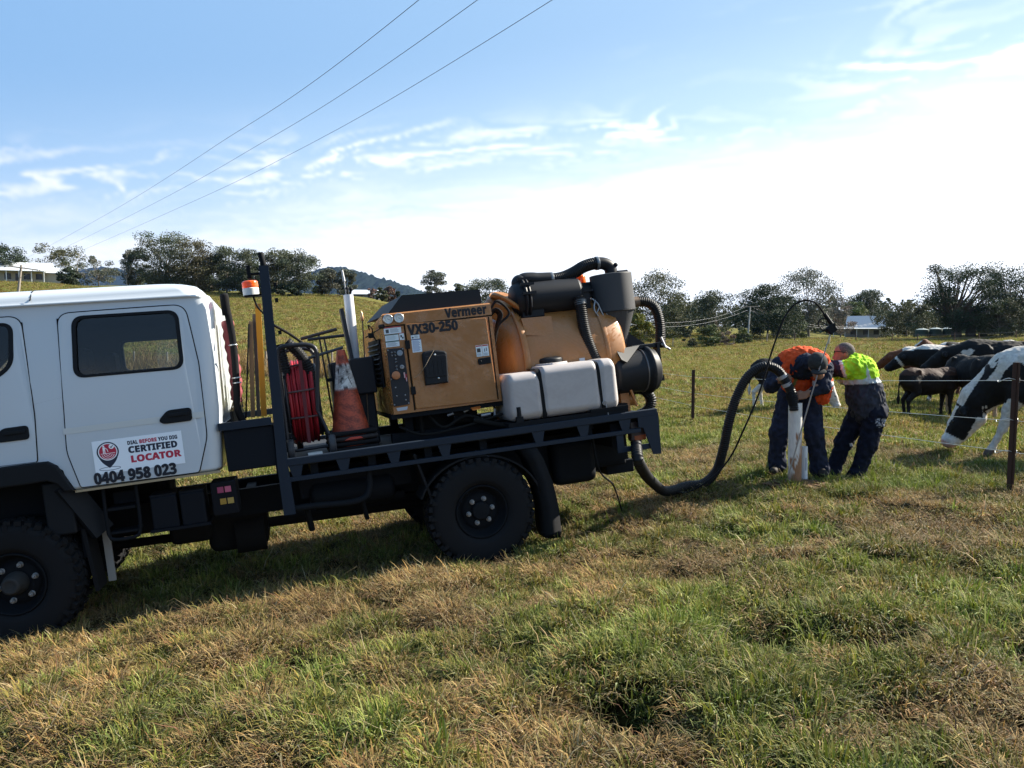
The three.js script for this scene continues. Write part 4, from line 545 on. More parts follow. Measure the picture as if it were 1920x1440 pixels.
wheel(0, -0.145, 0, 0.15, 0.1, false); wheel(-3.468, -0.16, -0.12, 0.25, 0.125, false); wheel(0, -1.75, 0, 0, 0.1, true); wheel(-3.468, -1.74, -0.12, 0, 0.12, true);
{ // chassis, deck and what hangs under it
  part('chassis_rail', [box(-4.4, 1.45, 0.62, 0.84, -0.62, -0.54), box(-4.4, 1.45, 0.62, 0.84, -1.36, -1.28)], frameBlack, truck);
  part('cross_member', [-4.0, -2.9, -1.9, -0.9, 0.35, 1.2].map((u) => box(u, u + 0.08, 0.64, 0.80, -1.28, -0.62)), frameBlack, truck);
  part('axle', [rod([0, 0.44, -1.6], [0, 0.44, -0.28], 0.07, 0.07, 12), new THREE.SphereGeometry(0.19, 16, 12).translate(0, 0.45, -0.95), rod([-3.468, 0.44, -1.6], [-3.468, 0.44, -0.28], 0.06, 0.06, 12), new THREE.SphereGeometry(0.17, 16, 12).translate(-3.468, 0.45, -1.2)], grime, truck);
  const leaf = (u, w, len) => [0, 1, 2, 3, 4].map((i) => tube([[u - len * (1 - i * 0.16), 0.66 - i * 0.03, w], [u, 0.5 - i * 0.016, w], [u + len * (1 - i * 0.16), 0.68 - i * 0.03, w]], 0.012, 16, 4));
  part('leaf_spring', [...leaf(0, -0.58, 0.66), ...leaf(0, -1.32, 0.66), ...leaf(-3.468, -0.58, 0.6), ...leaf(-3.468, -1.32, 0.6)], grime, truck);
  part('drive_shaft', [rod([-2.0, 0.47, -0.95], [-0.1, 0.44, -0.95], 0.045, 0.045, 12), rod([-3.3, 0.42, -1.2], [-2.0, 0.42, -1.1], 0.04, 0.04, 12)], grime, truck);
  part('transfer_case', [box(-2.25, -1.75, 0.30, 0.72, -1.25, -0.72, 0.08), new THREE.CylinderGeometry(0.16, 0.16, 0.24, 16).rotateZ(Math.PI / 2).translate(-1.9, 0.42, -0.8), box(-2.55, -2.2, 0.42, 0.8, -1.2, -0.7, 0.06)], grime, truck);
  part('gearbox', [box(-3.4, -2.5, 0.55, 1.05, -1.2, -0.7, 0.1)], grime, truck);
  // steps below the rear door
  part('step', [tube([[-2.80, 1.06, -0.06], [-2.80, 0.72, -0.05], [-2.79, 0.67, -0.05], [-2.60, 0.665, -0.05], [-2.58, 0.70, -0.05], [-2.57, 1.06, -0.06]], 0.014, 30, 7), box(-2.79, -2.59, 0.875, 0.895, -0.22, -0.05), box(-2.79, -2.59, 0.70, 0.715, -0.24, -0.05), box(-2.77, -2.60, 0.90, 0.99, -0.24, -0.22)], frameBlack, truck);
  part('battery_box', [box(-2.49, -2.30, 0.68, 0.93, -0.34, -0.06, 0.015), box(-2.28, -2.10, 0.68, 0.93, -0.34, -0.06, 0.015), box(-2.51, -2.08, 0.665, 0.685, -0.36, -0.04), box(-2.49, -2.30, 0.93, 0.945, -0.33, -0.07), box(-2.28, -2.10, 0.93, 0.945, -0.33, -0.07)], mat([0.008, 0.009, 0.012], 0.7, 0, { specularIntensity: 0.2 }), truck);
  part('isolator_box', [box(-2.05, -1.86, 0.72, 0.98, -0.34, -0.05, 0.012)], mat([0.008, 0.008, 0.010], 0.7, 0, { specularIntensity: 0.2 }), truck);
  const sw = (u, v, cols) => cols.forEach(([c, du]) => part('warning_label', [box(u + du, u + du + 0.045, v, v + 0.045, -0.049, -0.0475)], mat(c, 0.6), truck)); sw(-2.0, 0.895, [[[0.30, 0.05, 0.10], 0], [[0.45, 0.10, 0.16], 0.055]]); sw(-1.99, 0.805, [[[0.33, 0.19, 0.03], 0], [[0.36, 0.24, 0.06], 0.055]]);
  part('air_tank', [latheX([[0, -0.35], [0.08, -0.34], [0.12, -0.3], [0.12, 0.3], [0.08, 0.34], [0, 0.35]], 20, -1.0, 0.72, -0.35)], frameBlack, truck);
  // boxes between cab and deck, headboard
  part('storage_box', [box(-1.90, -1.53, 1.045, 1.365, -0.40, -0.03, 0.012), box(-1.55, -1.51, 0.98, 1.1, -0.4, -0.03)], mat([0.008, 0.010, 0.014], 0.65, 0, { specularIntensity: 0.2 }), truck);
  part('headboard_rail', [box(-1.925, -1.535, 1.368, 1.425, -0.06, -0.004), box(-1.925, -1.535, 1.368, 1.425, -1.9, -1.84), box(-1.925, -1.87, 1.368, 1.425, -1.84, -0.06)], bluePaint, truck);
  const post = (w0, w1) => loft([[[-1.535, 0.655], [-1.445, 0.655]], [[-1.535, 1.05], [-1.455, 1.05]], [[-1.475, 2.585], [-1.405, 2.585]]].map(([a, b]) => [[a[0], a[1], w1], [b[0], b[1], w1], [b[0], b[1], w0], [a[0], a[1], w0]]));
  part('headboard_post', [toCreasedNormals(post(-0.085, -0.005), 0.6)], bluePaint, truck); part('headboard_post', [box(-1.535, -1.455, 0.66, 1.5, -1.9, -1.82)], bluePaint, truck);
  part('post_extension', [rod([-1.44, 2.585, -0.045], [-1.455, 2.69, -0.045], 0.024, 0.022, 10), rod([-1.47, 2.53, -0.05], [-1.555, 2.535, -0.05], 0.009), rod([-1.555, 2.50, -0.05], [-1.56, 2.60, -0.05], 0.016)], frameBlack, truck);
  part('post_bracket', [1.25, 1.7, 2.05, 2.3, 2.42].map((v) => box(-1.43 + (v - 1.05) * 0.03, -1.405 + (v - 1.05) * 0.03, v, v + 0.03, -0.06, -0.02)), frameBlack, truck);
  part('headboard_bar', [box(-1.52, -1.46, 1.40, 1.45, -1.82, -0.085)], bluePaint, truck);
  part('beacon_bracket', [tube([[-1.47, 2.2, -0.1], [-1.53, 2.28, -0.14], [-1.56, 2.38, -0.16]], 0.008, 12, 6), box(-1.62, -1.46, 2.372, 2.384, -0.2, -0.1)], frameBlack, truck);
  part('beacon', [lathe([[0.06, 0], [0.062, 0.05], [0.06, 0.056], [0, 0.056]], 26).translate(-1.57, 2.384, -0.16)], mat([0.62, 0.62, 0.6], 0.4), truck);
  part('beacon_lens', [lathe([[0.058, 0.056], [0.061, 0.062], [0.061, 0.08], [0.058, 0.083], [0.061, 0.086], [0.06, 0.104], [0.05, 0.112], [0, 0.114]], 26).translate(-1.57, 2.384, -0.16)], new THREE.MeshPhysicalMaterial({ color: lin(0.95, 0.16, 0.02), roughness: 0.2, transmission: 0.35, thickness: 0 }), truck, 'orange beacon lens');
  // deck
  part('deck_floor', [box(-1.5, 1.5, 1.02, 1.05, -1.93, -0.07)], mat([0.03, 0.032, 0.036], 0.7), truck);
  part('side_rail', [box(-1.46, 1.58, 1.03, 1.088, -0.07, -0.004, 0.006), box(-1.46, 1.58, 1.03, 1.088, -1.95, -1.9, 0.006)], bluePaint, truck, 'upper blue-black deck side rail');
  part('lower_rail', [box(-1.46, 1.42, 0.905, 0.94, -0.06, -0.012, 0.004), box(-1.46, 1.42, 0.905, 0.94, -1.94, -1.9, 0.004)], bluePaint, truck);
  for (const u of [-1.40, -1.04, -0.645, -0.24, 0.535, 0.92, 1.285]) part('gusset', [plate(shapeOf([[u - 0.055, 1.032], [u + 0.055, 1.032], [u + 0.03, 0.94], [u - 0.03, 0.94]]), -0.02, -0.012)], bluePaint, truck);
  part('deck_bearer', [-1.3, -0.85, -0.4, 0.05, 0.5, 0.95, 1.35].map((u) => box(u, u + 0.06, 0.93, 1.02, -1.88, -0.08)), frameBlack, truck);
  part('sub_frame', [box(-1.5, 1.45, 0.84, 0.93, -0.64, -0.52), box(-1.5, 1.45, 0.84, 0.93, -1.38, -1.26)], frameBlack, truck);
  part('side_skirt', [box(-1.42, -0.52, 0.72, 0.905, -0.34, -0.30)], frameBlack, truck);
  part('underrun_bar', [tube([[-1.52, 0.69, -0.05], [-1.3, 0.688, -0.05], [-1.0, 0.675, -0.05], [-0.90, 0.70, -0.06], [-0.86, 0.78, -0.08], [-0.85, 0.92, -0.1]], 0.027, 40, 8), box(-1.52, -0.55, 0.59, 0.65, -0.5, -0.42), rod([-1.36, 0.66, -0.1], [-1.34, 0.48, -0.2], 0.025), rod([-0.93, 0.66, -0.1], [-0.90, 0.50, -0.2], 0.02)], frameBlack, truck);
  part('tow_bar', [box(-1.6, -0.35, 0.50, 0.57, -0.85, -0.8)], frameBlack, truck);
  part('mudguard', [...[-0.15, -1.75].map((w) => plate((() => { const s = new THREE.Shape(); const r = 0.52, pts = []; for (let i = 0; i <= 18; i++) { const a = lerp(2.75, 0.12, i / 18); pts.push([r * Math.cos(a), 0.44 + r * 0.9 * Math.sin(a)]); } for (let i = 18; i >= 0; i--) { const a = lerp(2.75, 0.12, i / 18); pts.push([(r - 0.015) * Math.cos(a), 0.44 + (r * 0.9 - 0.015) * Math.sin(a)]); } return shapeOf(pts); })(), w - 0.15, w + 0.13))], rubber, truck);
  part('mud_flap', [bbox(0.02, 0.46, 0.28, -0.43, 0.76, -0.17, 0, 0, 0, 0.25), bbox(0.012, 0.12, 0.26, -0.36, 0.6, -0.17, 0, 0, 0, 0.2)], rubber, truck);
  part('mud_flap', [bbox(0.03, 0.48, 0.26, -3.02 + 0.06, 0.53, -0.2, 0, 0, 0, 0.08)], rubber, truck);
  part('mud_flap', [loft([[[0.36, 0.92], [0.50, 0.92]], [[0.43, 0.80], [0.555, 0.80]], [[0.48, 0.62], [0.61, 0.60]], [[0.50, 0.40], [0.635, 0.40]], [[0.50, 0.18], [0.635, 0.18]], [[0.51, 0.13], [0.62, 0.13]]].map(([a, b]) => [[a[0], a[1], -0.28], [b[0], b[1], -0.28], [b[0], b[1], -0.02], [a[0], a[1], -0.02]]))], rubber, truck);
  part('flap_trim', [box(-2.935, -2.88, 0.30, 0.70, -0.33, -0.31)], mat([0.3, 0.29, 0.27], 0.6), truck);
  part('spare_box', [box(-0.62, 0.3, 0.60, 0.98, -1.25, -0.65, 0.03), box(0.3, 1.2, 0.62, 0.96, -1.8, -1.0, 0.03), box(-1.45, -0.95, 0.62, 0.9, -1.3, -0.6, 0.02)], grime, truck);
  part('fuel_tank', [box(0.72, 1.12, 0.48, 0.88, -0.95, -0.42, 0.07)], frameBlack, truck);
  part('rear_hitch', [box(1.18, 1.5, 0.56, 0.84, -1.3, -0.62, 0.02), box(1.35, 1.62, 0.46, 0.58, -1.1, -0.75, 0.01), box(1.18, 1.28, 0.80, 1.0, -0.5, -0.10), rod([1.3, 0.52, -0.92], [1.75, 0.52, -0.92], 0.04)], frameBlack, truck);
  part('tail_plate', [plate(shapeOf([[1.40, 1.05], [1.585, 1.055], [1.575, 0.70], [1.505, 0.705], [1.44, 0.94], [1.40, 0.95]]), -0.02, -0.005)], bluePaint, truck, 'triangular black plate at the rear corner of the deck');
  part('tail_bar', [box(1.20, 1.53, 0.795 - 0.04, 0.80, -0.035, -0.02), box(1.20, 1.26, 0.80, 0.94, -0.035, -0.02)], bluePaint, truck); part('rear_sill', [box(1.52, 1.58, 0.95, 1.05, -1.93, -0.07)], bluePaint, truck);
  part('tail_light', [box(1.34, 1.48, 0.83, 1.0, -0.14, -0.06, 0.015)], mat([0.03, 0.02, 0.02], 0.3), truck); part('indicator_lens', [box(1.37, 1.47, 0.835, 0.875, -0.062, -0.055)], mat([0.25, 0.06, 0.02], 0.25), truck);
  part('snorkel', [tube([[-1.785, 2.40, -0.25], [-1.782, 2.32, -0.25], [-1.768, 2.1, -0.25], [-1.775, 1.85, -0.25], [-1.79, 1.66, -0.25], [-1.80, 1.5, -0.27], [-1.76, 1.36, -0.3]], 0.027, 60, 12), lathe([[0, 0], [0.033, 0], [0.034, 0.15], [0.028, 0.17], [0.0, 0.175]], 16).translate(-1.788, 2.26, -0.25)], rubber, truck, 'black intake pipe behind the cab'); part('snorkel_clamp', [1.72, 1.76, 2.02].map((v) => new THREE.TorusGeometry(0.029, 0.006, 6, 18).rotateX(Math.PI / 2).translate(-1.779 + (v > 2 ? 0.009 : 0), v, -0.25)), steel, truck);
  part('cab_back_guard', [box(-1.86, -1.845, 1.1, 1.5, -1.7, -0.2)], frameBlack, truck);
}
// ---------------------------------------------------------------- vacuum excavator on the deck
const ORT = dirtTex(21, 0.35, [0.6, 0.5, 0.4]);
const orange = new THREE.MeshStandardMaterial({ color: lin(0.315, 0.130, 0.036), roughness: 0.68, roughnessMap: ORT }), satin = mat([0.011, 0.012, 0.015], 0.5, 0, { specularIntensity: 0.4 }), satinRough = mat([0.016, 0.018, 0.021], 0.6, 0, { specularIntensity: 0.35 }), fadedBlack = mat([0.050, 0.050, 0.053], 0.6, 0, { specularIntensity: 0.4 }), hoseBlack = mat([0.012, 0.012, 0.013], 0.5, 0, { specularIntensity: 0.35 });
const uvBox = (g, s = 1) => { const p = g.attributes.position, n = g.attributes.normal, u = new Float32Array(p.count * 2); for (let i = 0; i < p.count; i++) { const ax = Math.abs(n.getX(i)), ay = Math.abs(n.getY(i)), az = Math.abs(n.getZ(i)); u[i * 2] = (ax > ay && ax > az ? p.getZ(i) : p.getX(i)) * s; u[i * 2 + 1] = (ay > ax && ay > az ? p.getZ(i) : p.getY(i)) * s; } g.setAttribute('uv', new THREE.BufferAttribute(u, 2)); return g; };
const vac = rig('vacuum_excavator', 'orange vacuum excavator unit with black cyclone bolted on the truck deck', 'vacuum excavator', [0.4, 1.06, -0.8]);
{
  const FW = -0.2, P = (name, g, m, par = vac, l) => part(name, (Array.isArray(g) ? g : [g]).map((q) => uvBox(norm(q))), m, par, l);
  // engine housing
  const body = (() => { // plan: chamfered near-left corner
    const plan = (inset, v, slope) => [[-0.60 + inset, v, FW - inset], [0.30 - inset, v, FW - inset], [0.30 - inset, v, -1.5 + inset], [-0.635 + inset, v - slope * 0.07, -1.5 + inset], [-0.62 + inset, v - slope * 0.05, -0.72]];
    return toCreasedNormals(loft([plan(0, 1.31, 0), plan(0, 2.08, 0.2), plan(0, 2.125, 0.9), plan(0.012, 2.136, 1)]), 0.4);
  })();
  P('housing', body, orange);
  P('skid_frame', [box(-0.62, 0.32, 1.27, 1.31, -1.5, -0.22), box(-0.62, 1.45, 1.06, 1.14, -1.45, -1.35), box(-0.62, 1.45, 1.06, 1.14, -0.45, -0.35), ...[-0.5, 0.05].map((u) => box(u, u + 0.07, 1.14, 1.27, -0.5, -0.38)), ...[-0.5, 0.05].map((u) => box(u, u + 0.07, 1.14, 1.27, -1.45, -1.35))], frameBlack);
  P('engine_block', [box(-0.40, 0.10, 1.08, 1.29, -1.2, -0.42, 0.03), rod([-0.1, 1.2, -0.3], [0.25, 1.16, -0.35], 0.03), box(-0.1, 0.02, 1.16, 1.27, -0.38, -0.3, 0.01), rod([0.05, 1.18, -0.2], [0.33, 1.09, -0.15], 0.022), rod([-0.36, 1.1, -0.35], [-0.36, 1.26, -0.35], 0.02), tube([[-0.3, 1.26, -0.3], [-0.2, 1.15, -0.25], [0, 1.22, -0.25], [0.2, 1.14, -0.22]], 0.014, 30, 6), tube([[-0.55, 1.2, -0.3], [-0.4, 1.12, -0.22], [-0.1, 1.13, -0.2], [0.3, 1.2, -0.2]], 0.012, 30, 6)], grime);
  P('hose_fitting', [rod([0.12, 1.205, -0.27], [0.2, 1.21, -0.27], 0.02), rod([-0.02, 1.255, -0.27], [0.02, 1.27, -0.26], 0.012), rod([-0.16, 1.245, -0.27], [-0.11, 1.255, -0.26], 0.014), rod([0.235, 1.19, -0.26], [0.24, 1.25, -0.26], 0.012)], dullSteel);
  P('orange_tag', plate(roundPoly([[0.03, 1.285], [0.12, 1.29], [0.11, 1.262], [0.05, 1.26]], 0.008), FW - 0.03, FW - 0.02), mat([0.7, 0.2, 0.03], 0.5));
  // side door with seams
  const door = P('side_door', plate(roundPoly([[-0.418, 1.335], [0.262, 1.325], [0.247, 2.015], [-0.422, 2.035]], 0.012), FW + 0.002, FW + 0.016, 0.004), orange);
  P('panel_seam', [box(-0.434, -0.421, 1.325, 2.035, FW - 0.002, FW + 0.0015), box(-0.60, 0.30, 2.024, 2.036, FW - 0.002, FW + 0.0018), box(0.263, 0.274, 1.325, 2.02, FW - 0.002, FW + 0.0014)], mat([0.02, 0.012, 0.006], 0.8));
  for (const [v0, v1] of [[1.83, 1.90], [1.455, 1.52]]) P('hinge', box(-0.440, -0.402, v0, v1, FW + 0.01, FW + 0.026, 0.004), blackPlastic, door);
  P('latch', [plate(roundPoly([[0.135, 1.63], [0.245, 1.635], [0.245, 1.69], [0.135, 1.685]], [0.025, 0.005, 0.005, 0.025]), FW + 0.016, FW + 0.03, 0.004), latheZ([[0, 0.006], [0.007, 0.004], [0.008, 0]], 12, 0.158, 1.66, FW + 0.03)], blackPlastic, door);
  // document box
  const db = P('document_box', plate(roundPoly([[-0.318, 1.515], [-0.130, 1.518], [-0.115, 1.775], [-0.215, 1.80], [-0.318, 1.79]].map(([a, b]) => [a, b]), [0.012, 0.012, 0.03, 0.06, 0.03]), FW + 0.016, FW + 0.06, 0.012), satin, door);
  P('box_lid', [plate(roundPoly([[-0.305, 1.575], [-0.135, 1.577], [-0.125, 1.75], [-0.305, 1.752]], 0.02), FW + 0.058, FW + 0.066, 0.003), ...[-0.27, -0.235, -0.2, -0.165].map((u) => box(u - 0.004, u + 0.004, 1.60, 1.72, FW + 0.066, FW + 0.069))], satin, db); P('box_screw', [latheZ([[0, 0.005], [0.008, 0.003], [0.009, 0]], 12, -0.215, 1.757, FW + 0.062), latheZ([[0, 0.005], [0.007, 0.003], [0.008, 0]], 12, -0.208, 1.563, FW + 0.062)], steel, db);
  part('tether', [tube([[-0.40, 1.59, FW + 0.03], [-0.36, 1.61, FW + 0.03], [-0.31, 1.67, FW + 0.075], [-0.26, 1.74, FW + 0.075], [-0.218, 1.795, FW + 0.07]], 0.0018, 24, 4)], mat([0.4, 0.3, 0.2], 0.6), door);
  // lettering
  const ink = mat([0.012, 0.012, 0.016], 0.5);
  part('lettering', [text('Vermeer', 0.072, 0.002, 0.83).translate(-0.085, 2.052, FW + 0.0005)], ink, vac, 'black maker lettering on the top strip'); part('lettering', [text('VX30-250', 0.078, 0.002, 0.88).translate(-0.405, 1.944, FW + 0.0165)], ink, door, 'black model lettering VX30-250 on the door');
  // gauges
  for (const u of [-0.551, -0.464]) { const gd = P('gauge', [latheZ([[0.040, 0], [0.041, 0.012], [0.037, 0.02], [0.031, 0.018], [0.030, 0.012]], 30, u, 2.088, FW)], steel); const face = canvasTex(128, 128, (c) => { c.fillStyle = '#c9cdca'; c.beginPath(); c.arc(64, 64, 64, 0, 7); c.fill(); c.strokeStyle = '#222'; c.lineWidth = 3; for (let i = 0; i < 13; i++) { const a = 2.3 + i * 0.39; c.beginPath(); c.moveTo(64 + 40 * Math.cos(a), 64 + 40 * Math.sin(a)); c.lineTo(64 + 52 * Math.cos(a), 64 + 52 * Math.sin(a)); c.stroke(); } c.lineWidth = 6; c.beginPath(); c.moveTo(48, 54); c.lineTo(92, 82); c.stroke(); }); part('gauge_face', [new THREE.CircleGeometry(0.031, 26).translate(u, 2.088, FW + 0.012)], new THREE.MeshStandardMaterial({ map: face, roughness: 0.3 }), gd); }
  // control panel
  const cp = P('control_panel', plate(roundPoly([[-0.595, 1.375], [-0.462, 1.38], [-0.452, 1.50], [-0.456, 1.845], [-0.592, 1.85]], 0.008), FW + 0.001, FW + 0.01, 0.002), mat([0.014, 0.015, 0.02], 0.5));
  P('panel_gauge', [latheZ([[0.024, 0], [0.024, 0.008], [0.02, 0.010], [0, 0.008]], 22, -0.492, 1.805, FW + 0.01)], mat([0.20, 0.24, 0.28], 0.3), cp); P('emergency_stop', [latheZ([[0.012, 0], [0.012, 0.02], [0.033, 0.022], [0.034, 0.034], [0.028, 0.041], [0, 0.043]], 26, -0.545, 1.628, FW + 0.01)], mat([0.40, 0.16, 0.07], 0.45), cp, 'round orange-red stop button');
  P('key_switch', [latheZ([[0.018, 0], [0.018, 0.006], [0.011, 0.008], [0.011, 0.004], [0, 0.004]], 18, -0.488, 1.69, FW + 0.01), box(-0.492, -0.484, 1.676, 1.704, FW + 0.01, FW + 0.022)], dullSteel, cp);
  P('toggle_switch', [[-0.53, 1.815], [-0.53, 1.79], [-0.53, 1.76], [-0.53, 1.735], [-0.53, 1.70], [-0.53, 1.675], [-0.555, 1.815], [-0.555, 1.79]].map(([u, v]) => latheZ([[0.008, 0], [0.008, 0.006], [0.003, 0.007], [0.003, 0.018], [0, 0.019]], 10, u, v, FW + 0.01)), dullSteel, cp);
  P('panel_screw', [[-0.585, 1.838], [-0.465, 1.835], [-0.586, 1.60], [-0.585, 1.39], [-0.47, 1.39], [-0.56, 1.53], [-0.56, 1.46], [-0.49, 1.46], [-0.49, 1.42]].map(([u, v]) => latheZ([[0, 0.003], [0.005, 0.002], [0.006, 0]], 8, u, v, FW + 0.01)), dullSteel, cp);
  P('key_tag', [box(-0.482, -0.472, 1.60, 1.645, FW + 0.016, FW + 0.019), box(-0.468, -0.461, 1.57, 1.60, FW + 0.014, FW + 0.017)], mat([0.55, 0.35, 0.35], 0.5), cp); P('key_fob', box(-0.474, -0.46, 1.585, 1.63, FW + 0.012, FW + 0.016), mat([0.35, 0.03, 0.04], 0.5), cp);
  P('data_plate', plate(roundPoly([[-0.567, 1.335], [-0.49, 1.338], [-0.482, 1.365], [-0.575, 1.362]], 0.004), FW + 0.001, FW + 0.004), mat([0.4, 0.42, 0.46], 0.4));
  // safety stickers (printed)
  const sticker = (w, h, bars) => canvasTex(w, h, (c) => { c.fillStyle = '#cfd8dc'; c.fillRect(0, 0, w, h); for (const [x, y, ww, hh, col] of bars) { c.fillStyle = col; c.fillRect(x * w, y * h, ww * w, hh * h); } }), lines = (x, y0, y1, w, n, c = '#77828c') => [...Array(n)].map((_, i) => [x, y0 + (y1 - y0) * i / n, w * (0.75 + 0.25 * ((i * 37) % 5) / 5), (y1 - y0) / n * 0.45, c]);
  const put = (u0, v0, u1, v1, t, d, par = vac) => part('warning_sticker', [new THREE.PlaneGeometry(u1 - u0, v1 - v0).translate((u0 + u1) / 2, (v0 + v1) / 2, FW + d)], new THREE.MeshStandardMaterial({ map: t, roughness: 0.4 }), par);
  put(-0.597, 1.968, -0.458, 2.026, sticker(128, 64, [[0, 0, 1, 0.18, '#9c3535'], [0.1, 0.35, 0.18, 0.5, '#30363c'], ...lines(0.36, 0.3, 0.9, 0.55, 5)]), 0.003); put(-0.594, 1.862, -0.485, 1.964, sticker(128, 128, [[0, 0, 1, 0.07, '#2f5350'], [0, 0.52, 1, 0.1, '#2f5350'], ...lines(0.1, 0.12, 0.48, 0.8, 6, '#8fa3ab'), ...lines(0.1, 0.66, 0.96, 0.8, 5)]), 0.003); put(-0.478, 1.91, -0.440, 1.97, sticker(64, 96, [[0, 0, 1, 0.14, '#9c5a5a'], [0.2, 0.35, 0.35, 0.3, '#2c3036'], [0.5, 0.6, 0.35, 0.25, '#2c3036']]), 0.003);
  put(-0.388, 1.905, -0.318, 1.946, sticker(128, 80, [[0, 0, 1, 0.22, '#26282a'], [0.1, 0.55, 0.2, 0.3, '#2c3036'], ...lines(0.4, 0.35, 0.9, 0.5, 4)]), 0.0175, door); put(-0.388, 1.795, -0.310, 1.902, sticker(128, 160, [[0, 0, 1, 0.06, '#46659a'], ...lines(0.08, 0.12, 0.95, 0.84, 11, '#5c72a0')]), 0.0175, door);
  put(0.130, 1.70, 0.180, 1.795, sticker(64, 128, [[0.05, 0.03, 0.9, 0.1, '#a33'], [0.15, 0.28, 0.6, 0.35, '#22262c'], ...lines(0.08, 0.72, 0.97, 0.85, 5)]), 0.0175, door); put(0.183, 1.70, 0.235, 1.795, sticker(64, 128, [[0.05, 0.03, 0.9, 0.1, '#a33'], [0.3, 0.35, 0.12, 0.28, '#22262c'], [0.6, 0.28, 0.12, 0.3, '#22262c'], ...lines(0.08, 0.72, 0.97, 0.85, 5)]), 0.0175, door);
  // radiator grille in the chamfered corner
  const gr = new THREE.Group(); gr.name = 'radiator_grille'; const o0 = offs.get(vac); { const q = fit(-0.628, 1.74, -0.2); gr.position.set(q[0] - o0[0], q[1] - o0[1], -0.74 - o0[2]); } gr.rotation.y = -Math.PI / 2 + 0.03; vac.add(gr);
  part('grille_frame', [box(-0.33, 0.33, -0.21, 0.21, -0.004, 0.01)], mat([0.012, 0.012, 0.014], 0.7), gr); part('grille_louvre', [...Array(9)].map((_, i) => bbox(0.63, 0.008, 0.03, 0, -0.17 + i * 0.042, 0.012, 0, 0.6)), satin, gr);
  P('lift_eye', [tube([[-0.68, 2.03, -0.45], [-0.69, 2.07, -0.43], [-0.665, 2.04, -0.41], [-0.66, 1.98, -0.42], [-0.64, 1.93, -0.4]], 0.006, 24, 5), tube([[-0.72, 1.97, -0.45], [-0.66, 2.0, -0.4], [-0.60, 2.03, -0.22]], 0.005, 16, 5), box(-0.70, -0.655, 1.96, 2.0, -0.43, -0.39), rod([-0.62, 2.035, -0.22], [-0.595, 2.035, -0.19], 0.018)], blackPlastic);
  // black hopper
  const hop = toCreasedNormals(loft([[[-0.545, 2.137, -0.27], [0.238, 2.137, -0.27], [0.238, 2.137, -1.25], [-0.62, 2.137, -1.25]], [[-0.415, 2.278, -0.27], [0.236, 2.262, -0.27], [0.236, 2.262, -1.25], [-0.46, 2.278, -1.25]]]), 0.3); P('hopper', hop, satinRough, vac, 'black hood on top of the engine housing');
  // debris tank
  P('debris_tank', [latheX([[0, 0.34], [0.20, 0.35], [0.36, 0.39], [0.47, 0.45], [0.53, 0.53], [0.55, 0.62], [0.55, 1.30], [0.56, 1.30], [0.56, 1.34], [0.55, 1.34], [0.55, 1.46], [0.50, 1.50], [0, 1.52]], 56, 0, 1.585, -0.90), box(0.5, 1.4, 1.06, 1.25, -1.3, -0.5)], orange);
  P('manway', [rod([0.50, 2.08, -0.78], [0.53, 2.19, -0.7], 0.17, 0.13, 26), latheX([[0.10, -0.015], [0.16, -0.015], [0.16, 0.015], [0.10, 0.015]], 28, 0, 0, 0).rotateZ(0.9).translate(0.53, 2.14, -0.62)], orange);
  P('saddle', [toCreasedNormals(loft([[[0.60, 1.99, -0.45], [0.87, 1.985, -0.45], [0.87, 1.985, -0.72], [0.60, 1.99, -0.72]], [[0.61, 1.84, -0.40], [0.86, 1.80, -0.40], [0.85, 1.8, -0.6], [0.62, 1.84, -0.6]]]), 0.3)], orange);
  P('tank_rib', [latheX([[0.548, 0], [0.575, 0], [0.575, 0.05], [0.548, 0.05]], 56, 0.56, 1.585, -0.90)], orange);
  // filter housing
  P('filter_housing', [latheX([[0, 0.57], [0.12, 0.58], [0.155, 0.62], [0.158, 0.70], [0.150, 0.72], [0.150, 1.16], [0.13, 1.19], [0, 1.2]], 40, 0, 2.165, -0.60), latheX([[0.15, 0], [0.185, 0], [0.185, 0.022], [0.15, 0.022]], 40, 0.655, 2.165, -0.60), latheX([[0.15, 0], [0.185, 0], [0.185, 0.018], [0.15, 0.018]], 40, 0.690, 2.165, -0.60), box(0.63, 0.83, 1.99, 2.06, -0.68, -0.5, 0.01)], satin);
  P('filter_clamp', [0, 1, 2].map((i) => T(box(-0.03, 0.09, -0.012, 0.012, -0.015, 0.015), 0.66, 2.165 + 0.185 * Math.sin(0.2 + i * 0.5), -0.60 + 0.185 * Math.cos(0.2 + i * 0.5))), satin);
  P('intake_elbow', [tube([[0.66, 2.2, -0.60], [0.66, 2.28, -0.6], [0.69, 2.33, -0.60], [0.76, 2.335, -0.6], [0.83, 2.325, -0.60], [0.94, 2.318, -0.60]], 0.062, 40, 16), new THREE.SphereGeometry(0.075, 20, 14).translate(0.66, 2.31, -0.6), latheX([[0.05, 0], [0.09, 0.0], [0.09, 0.02], [0.05, 0.02]], 24, 0, 0, 0).rotateZ(0.5).translate(0.7, 2.25, -0.6)], satin);
  P('top_hose', [corrugated([[0.92, 2.318, -0.60], [1.0, 2.315, -0.60], [1.07, 2.325, -0.60], [1.16, 2.355, -0.60], [1.26, 2.40, -0.60], [1.35, 2.418, -0.60], [1.40, 2.418, -0.60]], 0.052, 0.018, 0.005)], hoseBlack); P('hose_clamp', [latheX([[0.055, -0.012], [0.062, -0.012], [0.062, 0.012], [0.055, 0.012]], 28, 0.945, 2.318, -0.60), latheX([[0.055, -0.012], [0.062, -0.012], [0.062, 0.012], [0.055, 0.012]], 28, 1.385, 2.418, -0.60)], mat([0.16, 0.17, 0.18], 0.35, 0.6));
